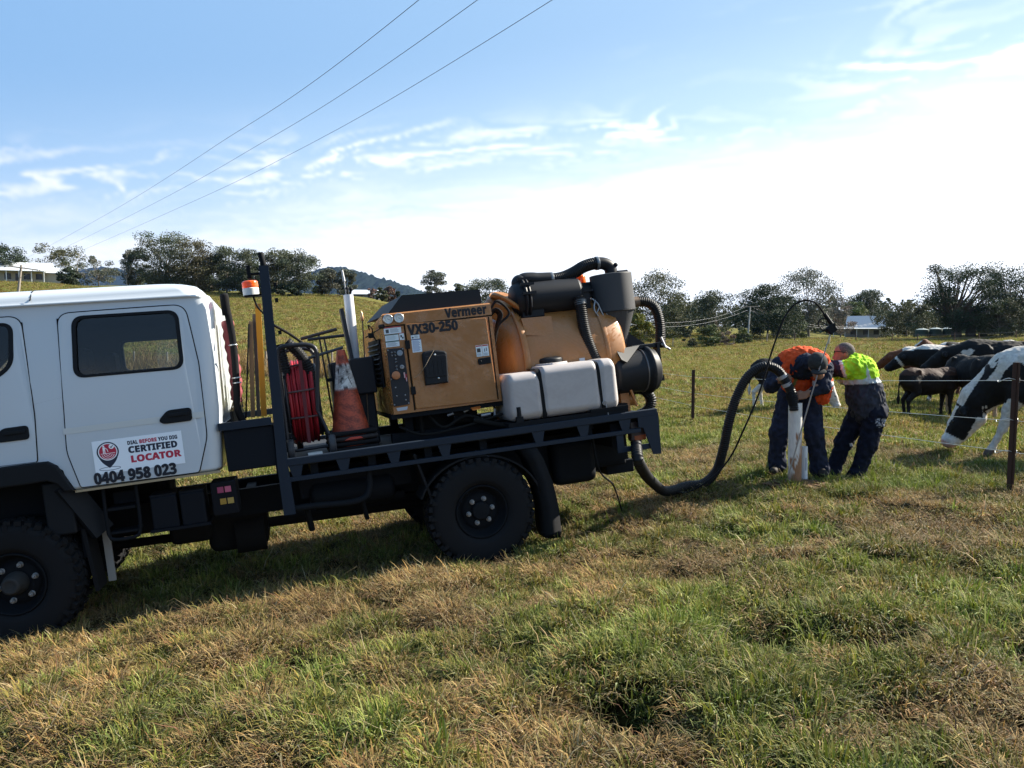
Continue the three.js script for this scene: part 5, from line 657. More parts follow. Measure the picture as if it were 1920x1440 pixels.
  P('top_elbow', [tube([[1.38, 2.418, -0.60], [1.45, 2.41, -0.60], [1.50, 2.375, -0.60], [1.512, 2.31, -0.60], [1.512, 2.26, -0.6]], 0.056, 30, 16), new THREE.SphereGeometry(0.02, 10, 8).translate(1.545, 2.385, -0.56)], satin);
  // cyclone
  P('cyclone', [lathe([[0, 1.58], [0.045, 1.585], [0.055, 1.60], [0.172, 1.96], [0.186, 1.962], [0.188, 1.975], [0.186, 2.29], [0.188, 2.30], [0.18, 2.306], [0, 2.31]], 48).translate(1.51, 0, -0.60), box(1.56, 1.66, 2.30, 2.33, -0.62, -0.54, 0.01)], fadedBlack); P('cyclone_seam', [new THREE.TorusGeometry(0.187, 0.003, 6, 48).rotateX(Math.PI / 2).translate(1.51, 1.966, -0.6)], satin);
  P('cyclone_inlet', [box(1.24, 1.36, 2.12, 2.26, -0.72, -0.62), rod([1.18, 2.2, -0.65], [1.34, 2.2, -0.65], 0.05, 0.05, 14), box(1.18, 1.30, 2.17, 2.185, -0.58, -0.54), box(1.2, 1.27, 1.95, 2.2, -0.6, -0.56)], satin);
  P('drop_hose', [corrugated([[1.145, 2.12, -0.44], [1.143, 2.0, -0.42], [1.14, 1.87, -0.40], [1.155, 1.74, -0.39], [1.185, 1.62, -0.38], [1.23, 1.5, -0.38], [1.29, 1.38, -0.42]], 0.046, 0.018, 0.005)], hoseBlack); P('hose_cuff', [rod([1.145, 2.05, -0.432], [1.144, 2.09, -0.44], 0.054, 0.054, 16)], mat([0.13, 0.13, 0.13], 0.4, 0.5));
  P('rear_beacon', [lathe([[0.05, 0], [0.05, 0.03], [0.03, 0.035], [0.03, 0.12], [0, 0.12]], 20).translate(1.27, 2.14, -0.80)], satin); P('rear_beacon_lens', [lathe([[0.05, 0], [0.052, 0.02], [0.05, 0.07], [0.045, 0.085], [0, 0.09]], 22).translate(1.27, 2.26, -0.80)], new THREE.MeshPhysicalMaterial({ color: lin(0.95, 0.2, 0.02), roughness: 0.2, transmission: 0.35, thickness: 0 }), vac, 'orange beacon lens behind the top hose');
  P('ladder_frame', [rod([1.32, 2.05, -0.5], [1.45, 1.62, -0.45], 0.008), rod([1.36, 2.05, -0.5], [1.49, 1.62, -0.45], 0.008), tube([[1.28, 2.1, -0.52], [1.33, 2.03, -0.5], [1.30, 1.95, -0.5], [1.35, 1.9, -0.5]], 0.008, 20, 5), tube([[1.3, 2.08, -0.5], [1.27, 2.0, -0.47], [1.31, 1.92, -0.47]], 0.008, 20, 5)], dullSteel);
  // rear drum, gusset and clamp
  P('rear_drum', [latheX([[0, 1.36], [0.16, 1.37], [0.185, 1.40], [0.19, 1.42], [0.19, 1.70], [0.215, 1.705], [0.215, 1.735], [0.19, 1.74], [0.19, 1.78], [0.15, 1.805], [0, 1.815]], 44, 0, 1.405, -0.50)], satin, vac, 'black cylindrical drum at the rear end');
  P('drum_band', [new THREE.TorusGeometry(0.192, 0.007, 8, 44).rotateY(Math.PI / 2).translate(1.66, 1.405, -0.50)], mat([0.12, 0.12, 0.125], 0.3, 0.6));
  P('drum_gusset', [toCreasedNormals(loft([[[1.395, 1.625, -0.36], [1.645, 1.635, -0.42], [1.645, 1.625, -0.44], [1.395, 1.615, -0.38]], [[1.415, 1.53, -0.305], [1.46, 1.50, -0.30], [1.46, 1.49, -0.31], [1.415, 1.52, -0.315]]]), 0.3), plate(shapeOf([[1.60, 1.78], [1.80, 1.62], [1.60, 1.60]]), -0.62, -0.59)], satin);
  P('drum_lid_arm', [box(1.58, 1.84, 1.60, 1.64, -0.55, -0.47, 0.006), box(1.81, 1.835, 1.3, 1.64, -0.55, -0.45), rod([1.80, 1.63, -0.5], [1.88, 1.63, -0.47], 0.014), box(1.82, 1.85, 1.29, 1.34, -0.52, -0.46)], satin); P('tee_handle', [rod([1.865, 1.685, -0.47], [1.89, 1.585, -0.45], 0.010), rod([1.86, 1.625, -0.47], [1.93, 1.565, -0.45], 0.010)], dullSteel);
  P('side_hose', [corrugated([[1.67, 2.03, -0.60], [1.74, 2.035, -0.60], [1.82, 2.02, -0.60], [1.885, 1.97, -0.60], [1.915, 1.88, -0.60], [1.918, 1.78, -0.59], [1.90, 1.68, -0.57], [1.885, 1.6, -0.55]], 0.043, 0.018, 0.005)], hoseBlack); P('side_cuff', [rod([1.66, 2.03, -0.6], [1.735, 2.035, -0.60], 0.05, 0.048, 18)], ironBrown);
  // rear outlet valve and the loop of hose under the drum
  P('outlet_valve', [latheX([[0.05, 1.44], [0.12, 1.45], [0.12, 1.48], [0.07, 1.5], [0.07, 1.6], [0.05, 1.61]], 24, 0, 1.16, -0.62), box(1.42, 1.5, 1.05, 1.28, -0.5, -0.45), rod([1.5, 1.25, -0.4], [1.54, 1.1, -0.4], 0.012)], orange);
  P('loop_hose', [corrugated([[1.50, 1.2, -0.62], [1.58, 1.24, -0.58], [1.68, 1.22, -0.55], [1.735, 1.13, -0.55], [1.70, 1.04, -0.56], [1.62, 0.99, -0.6], [1.60, 0.9, -0.66]], 0.045, 0.018, 0.005)], hoseBlack);
  P('tank_decal', [new THREE.PlaneGeometry(0.05, 0.05).translate(1.07, 1.56, -0.345)], mat([0.5, 0.5, 0.52], 0.5));
  // hoses in the gap between housing and tank
  for (const k of [0, 1, 2, 3]) part('pressure_hose', [tube([[0.30, 2.06 - k * 0.02, -0.30 - k * 0.05], [0.37, 2.10 - k * 0.01 + (k === 0 ? 0.05 : 0), -0.30 - k * 0.04], [0.42 - k * 0.01 + (k === 0 ? 0.05 : 0), 2.04, -0.30 - k * 0.03], [0.37, 1.95, -0.30 - k * 0.04], [0.33, 1.85 - k * 0.05, -0.34 - k * 0.04]], 0.011, 30, 7)], rubber, vac);
}
// ---------------------------------------------------------------- loose gear on the deck
{ // white poly tank
  const poly = new THREE.MeshPhysicalMaterial({ color: lin(0.44, 0.40, 0.385), map: dirtTex(33, 0.035, [0.9, 0.8, 0.7]), roughness: 0.5, transmission: 0.10, thickness: 0 });
  const t = rig('poly_water_tank', 'translucent white plastic water tank strapped to the near edge of the deck', 'water tank', [0.8, 1.12, -0.3]);
  const rings = [], N = 60; for (let i = 0; i <= N; i++) { const f = i / N, u = 0.325 + f * 0.955, e = Math.min(f, 1 - f) / 0.055, end = e < 1 ? Math.sqrt(Math.max(0.0, 1 - (1 - e) ** 2)) : 1; const gro = Math.exp(-(((u - 0.615) / 0.022) ** 4)) + Math.exp(-(((u - 1.115) / 0.022) ** 4)); const mid = sstep(0.60, 0.66, u) * (1 - sstep(1.08, 1.14, u)), endTop = u < 0.62 ? 1.525 : 1.56; const top = lerp(endTop, 1.558, mid) - 0.022 * gro - (1 - end) * 0.09, bot = 1.13 + (1 - end) * 0.05, fr = -0.03 - 0.022 * gro - (1 - end) * 0.07, bk = -0.56 + (1 - end) * 0.07, hh = (top - bot) / 2, hw = (fr - bk) / 2; rings.push(rrect(hw, hh, Math.min(0.075, hh * 0.6), 6).map(([a, b]) => [u, (top + bot) / 2 + b, (fr + bk) / 2 + a])); }
  part('tank_shell', [uvBox(loft(rings))], poly, t);
  const st = (u, lean) => { const p = [[u + lean * 0.5, 1.13, -0.02]]; const s = roundPoly([[-0.575, 1.11], [-0.575, 1.545], [-0.045, 1.545], [-0.045, 1.11]], 0.07).getPoints(6); const g = plate((() => { const o = new THREE.Shape(s.map((q) => q.clone())); const c = new THREE.Vector2(-0.31, 1.33); o.holes.push(new THREE.Path(s.map((q) => c.clone().add(q.clone().sub(c).multiplyScalar(0.978))))); return o; })(), -0.017, 0.017); g.rotateY(-Math.PI / 2); const q = g.attributes.position; for (let i = 0; i < q.count; i++) { const v = q.getY(i); q.setX(i, q.getX(i) + u + lean * (v - 1.33)); } return g; };
  part('strap', [st(0.613, -0.04)], rubber, t); part('strap', [st(1.118, -0.06)], rubber, t);
  part('strap_hook', [new THREE.TorusGeometry(0.016, 0.004, 6, 16, 4.6).translate(1.137, 1.19, -0.035), rod([1.145, 1.175, -0.033], [1.152, 1.08, -0.02], 0.004)], dullSteel, t);
  part('filler_neck', [lathe([[0.14, 0], [0.135, 0.03], [0, 0.03]], 30).translate(0.80, 1.545, -0.34)], poly, t); part('lid', [lathe([[0.105, 0], [0.11, 0.03], [0.10, 0.045], [0.06, 0.055], [0, 0.056]], 30).translate(0.80, 1.572, -0.38)], satin, t);
  part('tank_cradle', [box(0.30, 1.30, 1.088, 1.125, -0.58, -0.02), box(1.0, 1.33, 1.125, 1.15, -0.03, -0.01)], frameBlack, t);
  part('drain_tap', [rod([0.40, 1.17, -0.03], [0.40, 1.25, -0.03], 0.018), box(0.37, 0.43, 1.12, 1.17, -0.05, -0.02)], blackPlastic, t);
}
{ // cable reel trolley
  const t = rig('reel_trolley', 'black tubular reel trolley wound with bright red cable behind the headboard post', 'cable reel', [-1.28, 1.06, -0.3]);
  const red = mat([0.36, 0.018, 0.025], 0.45), fr = mat([0.018, 0.018, 0.022], 0.4), C = [-1.30, 1.50, -0.62];
  // red cable seen edge-on: many turns side by side round a drum whose axle runs along the truck
  const coil = []; for (let k = 0; k < 9; k++) for (let l = 0; l < 2; l++) { const r = 0.345 - l * 0.022 - 0.006 * Math.abs(k - 4) * (k % 2), g = new THREE.TorusGeometry(r, 0.0125, 7, 44); g.rotateY(Math.PI / 2 + 0.02 * Math.sin(k * 3)); g.translate(-1.395 + k * 0.0235, C[1], C[2]); coil.push(g); }
  const reel = part('cable_coil', coil, red, t, 'bright red cable coil');
  part('drum', [latheX([[0, -0.12], [0.30, -0.12], [0.30, 0.12], [0, 0.12]], 40, -1.30, C[1], C[2])], fr, t);
  for (const [u, r] of [[-1.425, 0.36], [-1.175, 0.30]]) part('reel_flange', [new THREE.TorusGeometry(r, 0.011, 8, 48).rotateY(Math.PI / 2).translate(u, C[1], C[2]), ...[0, 1, 2].map((i) => { const a = i * 1.047 + 0.3; return rod([u, C[1] - r * Math.sin(a), C[2] - r * Math.cos(a)], [u, C[1] + r * Math.sin(a), C[2] + r * Math.cos(a)], 0.008); })], fr, t);
  for (const v of [0, 1, 2]) part('cable_tie', [tube([[-1.41, C[1] + [0.30, 0.09, -0.12][v], C[2] + [0.17, 0.345, 0.335][v]], [-1.3, C[1] + [0.31, 0.095, -0.12][v], C[2] + [0.195, 0.366, 0.358][v]], [-1.19, C[1] + [0.30, 0.10, -0.12][v], C[2] + [0.17, 0.345, 0.335][v]]], 0.009, 14, 5)], mat([0.09, 0.05, 0.05], 0.6), t);
  part('cable_strap', [plate(roundPoly([[-1.305, 1.17], [-1.28, 1.17], [-1.27, 1.84], [-1.3, 1.84]], 0.005), C[2] + 0.362, C[2] + 0.368)], mat([0.12, 0.03, 0.035], 0.7), t);
  part('handle_frame', [tube([[-1.455, 1.12, -0.25], [-1.452, 1.6, -0.25], [-1.448, 1.9, -0.25], [-1.42, 1.955, -0.25], [-1.3, 1.965, -0.25], [-1.20, 1.955, -0.25], [-1.155, 1.93, -0.25], [-1.14, 1.86, -0.25], [-1.165, 1.65, -0.25], [-1.19, 1.42, -0.25]], 0.019, 70, 10), tube([[-1.455, 1.12, -0.98], [-1.45, 1.9, -0.98], [-1.3, 1.96, -0.98], [-1.15, 1.92, -0.98], [-1.19, 1.42, -0.98]], 0.019, 50, 10), rod([-1.19, 1.42, -0.25], [-1.10, 1.13, -0.2], 0.014), rod([-1.19, 1.42, -0.98], [-1.10, 1.13, -1.0], 0.014), rod([-1.45, 1.5, -0.25], [-1.45, 1.5, -0.98], 0.014), rod([-1.455, 1.12, -0.25], [-1.09, 1.13, -0.22], 0.013)], fr, t);
  for (const [u, w] of [[-1.425, -0.16], [-1.105, -0.18], [-1.425, -1.02], [-1.105, -1.02]]) { const wh = part('trolley_wheel', [latheX([[0.03, -0.026], [0.07, -0.028], [0.085, -0.02], [0.078, -0.013], [0.086, -0.006], [0.079, 0], [0.086, 0.006], [0.078, 0.013], [0.085, 0.02], [0.07, 0.028], [0.03, 0.026]], 30, u, 1.14, w)], mat([0.05, 0.05, 0.055], 0.5), t); part('wheel_hub', [latheX([[0, -0.02], [0.035, -0.02], [0.035, 0.02], [0, 0.02]], 16, u, 1.14, w)], dullSteel, wh); }
  part('name_plate', [box(-1.30, -1.19, 1.088, 1.10, -0.16, -0.06)], mat([0.5, 0.5, 0.48], 0.4), t);
}
{ // two black corrugated hose ends standing in the reel
  [[[-1.445, 1.2, -0.42], [-1.44, 1.5, -0.40], [-1.42, 1.75, -0.40], [-1.43, 1.90, -0.40], [-1.445, 1.985, -0.40]], [[-1.24, 1.3, -0.44], [-1.22, 1.6, -0.42], [-1.24, 1.80, -0.40], [-1.31, 1.93, -0.40], [-1.375, 2.0, -0.40]]].forEach((p, i) => { const t = rig('hose_offcut', ['left black corrugated hose end standing beside the red cable reel', 'right black corrugated hose end leaning over the red cable reel'][i], 'hose', p[0]); part('corrugated_pipe', [corrugated(p, 0.043, 0.02, 0.005)], hoseBlack, t); part('pipe_end', [rod(p[4].map((v, k) => v - (p[4][k] - p[3][k]) * 0.12), p[4].map((v, k) => v + (p[4][k] - p[3][k]) * 0.06), 0.046, 0.046, 16)], rubber, t); });
  tag(rig('lashing_strap', 'thin dark lashing strap slung from the headboard post over the reel', 'strap', [-1.43, 2.13, -0.1]), null).add(new THREE.Mesh(tube([[0, 0, 0], [0.12, -0.08, -0.12], [0.26, -0.2, -0.2]], 0.012, 16, 4), rubber)); scene.children[scene.children.length - 1].children[0].name = 'webbing';
}
{ // stack of traffic cones
  const coneMat = new THREE.MeshStandardMaterial({ vertexColors: true, roughness: 0.6, map: dirtTex(41, 0.25, [0.5, 0.4, 0.35]) });
  const c0 = [-0.945, 1.065, -0.36];
  for (let k = 0; k < 4; k++) {
    const t = rig('traffic_cone', ['bottom cone of the stack, only its black base showing', 'second cone up in the stack, only its black base showing', 'third cone up in the stack with a red edge showing on its base', 'scuffed orange traffic cone with a worn white band, topmost of the stack'][k], 'traffic cone', [c0[0], c0[1] + k * 0.042, c0[2]]);
    const y = c0[1] + k * 0.042, g = lathe([[0.162, 0.04], [0.156, 0.06], [0.135, 0.16], [0.086, 0.44], [0.0445, 0.70], [0.038, 0.706], [0.034, 0.70], [0.076, 0.44], [0.125, 0.16], [0.146, 0.05]], 40); const rr = rng(5 + k);
    const cg = norm(lathe([[0.152, 0.035], ...[...Array(26)].map((_, i) => [lerp(0.147, 0.034, i / 25), 0.05 + 0.645 * i / 25]), [0.026, 0.70], ...[...Array(6)].map((_, i) => [lerp(0.026, 0.139, i / 5), 0.69 - 0.645 * i / 5])], 64));
    colored(cg, (x, yy, z) => { const band = yy > 0.365 && yy < 0.58; const sc = fbm3(x * 22, yy * 22, z * 22, 3); if (band) return sc > 0.18 && Math.abs(x) < 0.05 && z > 0 ? [0.04, 0.04, 0.045] : [0.55, 0.54, 0.52]; const d = sc * 0.05; return [0.38 + d, 0.058 + d * 0.2, 0.022]; });
    part('cone_body', [uvBox(cg.translate(c0[0], y, c0[2]), 2)], coneMat, t); part('cone_base', [box(c0[0] - 0.20, c0[0] + 0.20, y + 0.002, y + 0.036, c0[2] - 0.20, c0[2] + 0.20, 0.012), ...[-0.15, -0.05, 0.05, 0.15].map((q) => box(c0[0] - 0.205 + 0.0, c0[0] + 0.205, y + 0.010, y + 0.016, c0[2] + 0.196, c0[2] + 0.203))], k === 2 ? mat([0.03, 0.026, 0.026], 0.7) : rubber, t);
    if (k === 2) part('cone_base_edge', [plate(roundPoly([[c0[0] - 0.07, y + 0.008], [c0[0] + 0.08, y + 0.012], [c0[0] + 0.06, y + 0.028], [c0[0] - 0.02, y + 0.030]], 0.008), c0[2] + 0.2, c0[2] + 0.208)], mat([0.42, 0.05, 0.03], 0.5), t, 'red worn edge of the base');
  }
}
{ // white tube with rods standing behind the cone
  const t = rig('plastic_tube', 'tall white plastic pipe standing upright behind the cone with rods inside', 'pipe', [-0.87, 1.1, -0.8]);
  part('pipe_wall', [lathe([[0.038, 0], [0.042, 0], [0.042, 1.28], [0.036, 1.28], [0.036, 0.9]], 24).rotateZ(-0.02).translate(-0.865, 1.1, -0.8)], mat([0.66, 0.65, 0.66], 0.4), t);
  part('probe_rod', [rod([-0.855, 2.2, -0.8], [-0.862, 2.52, -0.8], 0.005), rod([-0.862, 2.5, -0.8], [-0.868, 2.60, -0.8], 0.013, 0.009)], dullSteel, t); part('rod_end', [rod([-0.83, 2.36, -0.8], [-0.81, 2.42, -0.8], 0.010), new THREE.SphereGeometry(0.017, 12, 8).translate(-0.81, 2.425, -0.80), rod([-0.84, 2.36, -0.78], [-0.845, 2.43, -0.78], 0.010), new THREE.SphereGeometry(0.016, 12, 8).translate(-0.845, 2.435, -0.78)], blackPlastic, t);
  const b = rig('timber_board', 'thin dark board standing against the left of the white plastic pipe', 'board', [-0.87, 1.1, -0.72]); part('board', [bbox(0.03, 1.15, 0.14, -0.868, 1.68, -0.70, 0, 0, 0, 0.075)], mat([0.03, 0.03, 0.034], 0.6), b);
  const r = rig('brass_rod', 'thin brass-tipped rod standing between the white pipe and the orange housing', 'rod', [-0.78, 1.1, -0.6]); part('rod', [rod([-0.82, 1.1, -0.6], [-0.75, 2.15, -0.6], 0.006)], ironBrown, r); part('tip', [lathe([[0, 0], [0.012, 0.005], [0.016, 0.03], [0.012, 0.05], [0.010, 0.07], [0, 0.1]], 14).translate(-0.75, 2.12, -0.6)], mat([0.5, 0.30, 0.16], 0.35, 0.7), r);
  const kb = rig('pump_box', 'black equipment box standing between the cones and the orange housing', 'equipment box', [-0.9, 1.06, -0.75]); part('case', [box(-1.06, -0.72, 1.06, 1.80, -1.1, -0.62, 0.02), box(-0.90, -0.70, 1.5, 1.815, -0.9, -0.56, 0.015)], mat([0.016, 0.016, 0.02], 0.6), kb); part('case_catch', [box(-0.715, -0.685, 1.58, 1.74, -0.7, -0.6, 0.01), box(-1.10, -1.04, 1.64, 1.67, -0.66, -0.6), box(-1.09, -0.98, 1.14, 1.22, -0.6, -0.5, 0.02)], blackPlastic, kb);
}
{ // T-handled probes
  const bk = mat([0.022, 0.022, 0.026], 0.5); [[[-1.285, 2.035, -0.7], [-0.975, 2.085, -0.7], [-1.13, 2.06, -0.7], [-1.09, 1.1, -0.68], 'T-handled probe leaning with the highest sloping bar, right of the reel', 0.014], [[-1.225, 2.02, -0.66], [-0.92, 2.022, -0.66], [-1.09, 2.02, -0.66], [-1.02, 1.1, -0.66], 'T-handled probe with a level black bar, right of the reel', 0.013]].forEach(([a, b, c, d, l, r]) => { const t = rig('tee_probe', l, 'probe', d); part('tee_bar', [rod(a, b, r, r, 12)], l.includes('highest') ? mat([0.05, 0.035, 0.03], 0.5) : bk, t); part('shaft', [rod(c, d, 0.008)], bk, t); });
  const g = rig('grey_bar', 'straight grey bar lying across behind the reel toward the cone', 'bar', [-1.2, 1.88, -0.62]); part('bar', [rod([-1.24, 1.86, -0.62], [-0.94, 1.92, -0.62], 0.013)], mat([0.06, 0.065, 0.07], 0.4, 0.4), g);
}
{ // stakes in the headboard rack
  const wood = mat([0.22, 0.15, 0.085], 0.85), S = (nm, l, c, a, b, w, h, m) => { const t = rig(nm, l, c, b); part(nm === 'steel_rod' ? 'rod' : 'shaft', [nm === 'steel_rod' ? rod(a, b, 0.007) : beam(a, b, w, h)], m, t); return t; };
  S('timber_stake', 'brown timber stake in the rack left of the yellow level', 'stake', [-1.66, 2.22, -0.6], [-1.745, 1.42, -0.6], 0.035, 0.03, wood); S('timber_stake', 'greyer stake with a dark top next to the yellow level', 'stake', [-1.628, 2.28, -0.62], [-1.70, 1.42, -0.62], 0.028, 0.03, mat([0.13, 0.115, 0.10], 0.7)); S('steel_rod', 'thin dark rod leftmost in the headboard rack', 'rod', [-1.675, 2.2, -0.58], [-1.80, 1.42, -0.58], 0.01, 0.01, frameBlack);
  const y = S('spirit_level', 'yellow-orange straightedge standing upright behind the headboard post', 'level', [-1.585, 2.36, -0.6], [-1.655, 1.42, -0.6], 0.045, 0.03, mat([0.62, 0.27, 0.02], 0.5)); part('end_cap', [beam([-1.585, 2.36, -0.6], [-1.587, 2.32, -0.6], 0.05, 0.034)], mat([0.3, 0.14, 0.02], 0.5), y);
  const m = rig('mesh_bundle', 'rolled dull red mesh hanging behind the rear corner of the cab', 'mesh roll', [-1.83, 1.5, -0.35]); const g = norm(tube([[-1.80, 2.22, -0.35], [-1.80, 2.05, -0.34], [-1.79, 1.85, -0.33], [-1.80, 1.66, -0.34], [-1.82, 1.58, -0.35]], 0.06, 60, 18)); { const p = g.attributes.position; for (let i = 0; i < p.count; i++) { const k = 1 + 0.12 * Math.sin(p.getY(i) * 70 + p.getZ(i) * 40); p.setX(i, -1.80 + (p.getX(i) + 1.80) * 0.75 * k); } g.computeVertexNormals(); } part('roll', [g], mat([0.22, 0.055, 0.06], 0.7), m); part('frayed_end', [...Array(12)].map((_, i) => tube([[-1.81 + 0.03 * Math.cos(i), 1.6, -0.35 + 0.04 * Math.sin(i)], [-1.82 + 0.05 * Math.cos(i * 2.3), 1.52 - 0.02 * (i % 3), -0.35 + 0.05 * Math.sin(i * 1.7)]], 0.006, 5, 4)), mat([0.25, 0.19, 0.1], 0.8), m);
}
// ---------------------------------------------------------------- hoses, pipes and water lance at the dig
const skin = [0.33, 0.175, 0.115];
const M0 = [3.18, -8.75], M1 = [3.90, -8.75];                      // where the two men stand
const gY = (x, z) => groundY(x, z);
const yawTo = (x, z) => Math.atan2(-x, -z);                         // local +z towards the viewer's path
const PIPE = { x: 3.055, z: -8.24 };
{
  const A = onTruck(1.60, 0.95, -0.66), E = V3(PIPE.x - 0.02, gY(PIPE.x, PIPE.z) + 0.98, PIPE.z);
  const P = [[A.x, A.y, A.z], at(1196, 860, 6.75), at(1207, 884, 7.0), at(1226, 906, 7.5), at(1252, 921, 8.05), at(1290, 921, 8.3), at(1318, 912, 8.35), at(1342, 884, 8.4), at(1357, 838, 8.3), at(1367, 790, 8.24), at(1383, 740, 8.24), at(1405, 703, 8.24), at(1432, 687, 8.24), at(1455, 692, 8.24), at(1473, 715, 8.24), at(1487, 745, 8.24), at(1489, 770, 8.24)];
  P.slice(3, 7).forEach((p) => { p[1] = Math.max(p[1], gY(p[0], p[2]) + 0.05); });
  const h = thing('suction_hose', 'thick black corrugated suction hose looping from the machine across the grass to the men', 'hose', P[4]); offs.set(h, P[4]);
  part('hose_wall', [corrugated(P, 0.047, 0.022, 0.005, 14)], hoseBlack, h); part('hose_cuff', [rod(at(1482, 737, 8.24), at(1488, 760, 8.24), 0.053, 0.049, 16)], rubber, h); part('reflective_band', [rod(at(1465, 703, 8.24), at(1469, 709, 8.24), 0.052, 0.052, 16), rod(at(1474, 718, 8.24), at(1477, 724, 8.24), 0.052, 0.052, 16)], mat([0.3, 0.3, 0.31], 0.4), h);
}
{
  const D = 8.0, P = [at(1250, 919, 8.0), at(1290, 922, 8.2), at(1330, 900, 8.15), at(1366, 862, 8.15), at(1396, 802, D), at(1424, 735, D), at(1443, 672, D), at(1460, 622, D), at(1473, 592, D), at(1490, 571, D), at(1510, 563, D), at(1528, 568, D), at(1541, 582, D), at(1548, 594, D)];
  P.slice(0, 3).forEach((p) => { p[1] = Math.max(p[1], gY(p[0], p[2]) + 0.03); });
  const h = thing('pressure_hose', 'thin black high-pressure hose arching up over the men to the lance trigger', 'hose', P[2]); offs.set(h, P[2]); part('hose_wall', [tube(P, 0.0098, 160, 8)], rubber, h);
  const L = thing('water_lance', 'long thin water lance with a black trigger gun held upright above the white pipe', 'water lance', at(1480, 885, D)); offs.set(L, at(1480, 885, D));
  part('handle', [tube([at(1546, 589, D), at(1556, 603, D), at(1563, 612, D)], 0.021, 20, 10), beam(at(1559, 607, D), at(1563, 619, D), 0.06, 0.05), bbox(0.10, 0.09, 0.05, at(1559, 617, D)[0], at(1559, 617, D)[1], at(1559, 617, D)[2], 0.015, 0, 0, 0.7)], blackPlastic, L);
  part('trigger_guard', [tube([at(1554, 600, D), at(1541, 597, D), at(1534, 606, D), at(1541, 617, D), at(1553, 622, D)], 0.007, 36, 7), tube([at(1552, 611, D), at(1543, 605, D), at(1535, 603, D)], 0.006, 14, 6)], blackPlastic, L);
  part('coupling', [rod(at(1559, 622, D), at(1556, 630, D), 0.014, 0.011), rod(at(1556, 630, D), at(1554, 640, D), 0.008, 0.014), rod(at(1554, 640, D), at(1553, 645, D), 0.014)], mat([0.4, 0.33, 0.2], 0.4, 0.6), L); part('lance_tube', [rod(at(1555, 632, D), at(1520, 745, 8.08), 0.0065), rod(at(1520, 745, 8.08), at(1478, 892, 8.2), 0.0075)], dullSteel, L);
}
{
  const y = gY(PIPE.x, PIPE.z), t = thing('plastic_pipe', 'wide white plastic pipe standing in the dig hole, caked with brown mud low down', 'pipe', [PIPE.x, y - 0.1, PIPE.z], -0.3); t.rotation.z = 0.012;
  const g = norm(lathe([[0.07, 0], [0.07, 0.97], [0.063, 0.97], [0.063, 0.5], [0.063, 0]], 36)); const g2 = norm(lathe([...[...Array(30)].map((_, i) => [0.0705, 0.97 * i / 29]), [0.064, 0.97], [0.064, 0]], 48)); colored(g2, (x, yy, z) => { const k = sstep(0.42 + 0.25 * fbm3(x * 9, yy * 3, z * 9, 3) + x * 3.4, 0.30 + 0.25 * fbm3(x * 9 + 5, yy * 4, z * 9, 3) + x * 3.4, yy), d = 0.9 + 0.2 * fbm3(x * 30, yy * 12, z * 30, 3); return [lerp(0.62, 0.26, k) * d, lerp(0.60, 0.125, k) * d, lerp(0.57, 0.06, k) * d]; }); part('pipe_wall', [g2], new THREE.MeshStandardMaterial({ vertexColors: true, roughness: 0.55 }), t);
  const p2 = at(1509, 885, 8.4), s = thing('pipe_stub', 'narrow white plastic pipe stub standing right of the wide muddy pipe', 'pipe', [p2[0], gY(p2[0], p2[2]) - 0.05, p2[2]]); part('pipe_wall', [lathe([[0.032, 0], [0.032, 0.46], [0.026, 0.46], [0.026, 0]], 24).rotateZ(0.02)], mat([0.60, 0.60, 0.60], 0.5), s); part('print_mark', [box(-0.012, 0.006, 0.2, 0.34, 0.0295, 0.0325)], mat([0.35, 0.36, 0.4], 0.6), s);
  const spoil = norm(new THREE.SphereGeometry(1, 40, 20)); { const p = spoil.attributes.position; for (let i = 0; i < p.count; i++) { const x = p.getX(i), yy = p.getY(i), z = p.getZ(i), k = 1 + 0.35 * fbm3(x * 3, yy * 3, z * 3, 4); p.setXYZ(i, x * 0.34 * k, yy * 0.05 * k, z * 0.2 * k); } spoil.computeVertexNormals(); } const sp = thing('spoil_heap', 'low patch of brown dug soil around the foot of the muddy pipe', 'soil', [PIPE.x + 0.03, y - 0.015, PIPE.z + 0.02]); part('soil', [spoil], mat([0.10, 0.058, 0.03], 0.95), sp);
  const cb = at(1122, 876, 6.9), ce = at(1168, 920, 7.6); ce[1] = gY(ce[0], ce[2]) + 0.02; const c = thing('loose_cable', 'thin black cable trailing from under the rear of the truck into the grass', 'cable', ce); offs.set(c, ce); part('cable', [tube([[cb[0] - 0.05, cb[1] + 0.25, cb[2]], cb, at(1132, 893, 7.1), at(1150, 910, 7.35), ce], 0.009, 40, 6)], rubber, c);
}
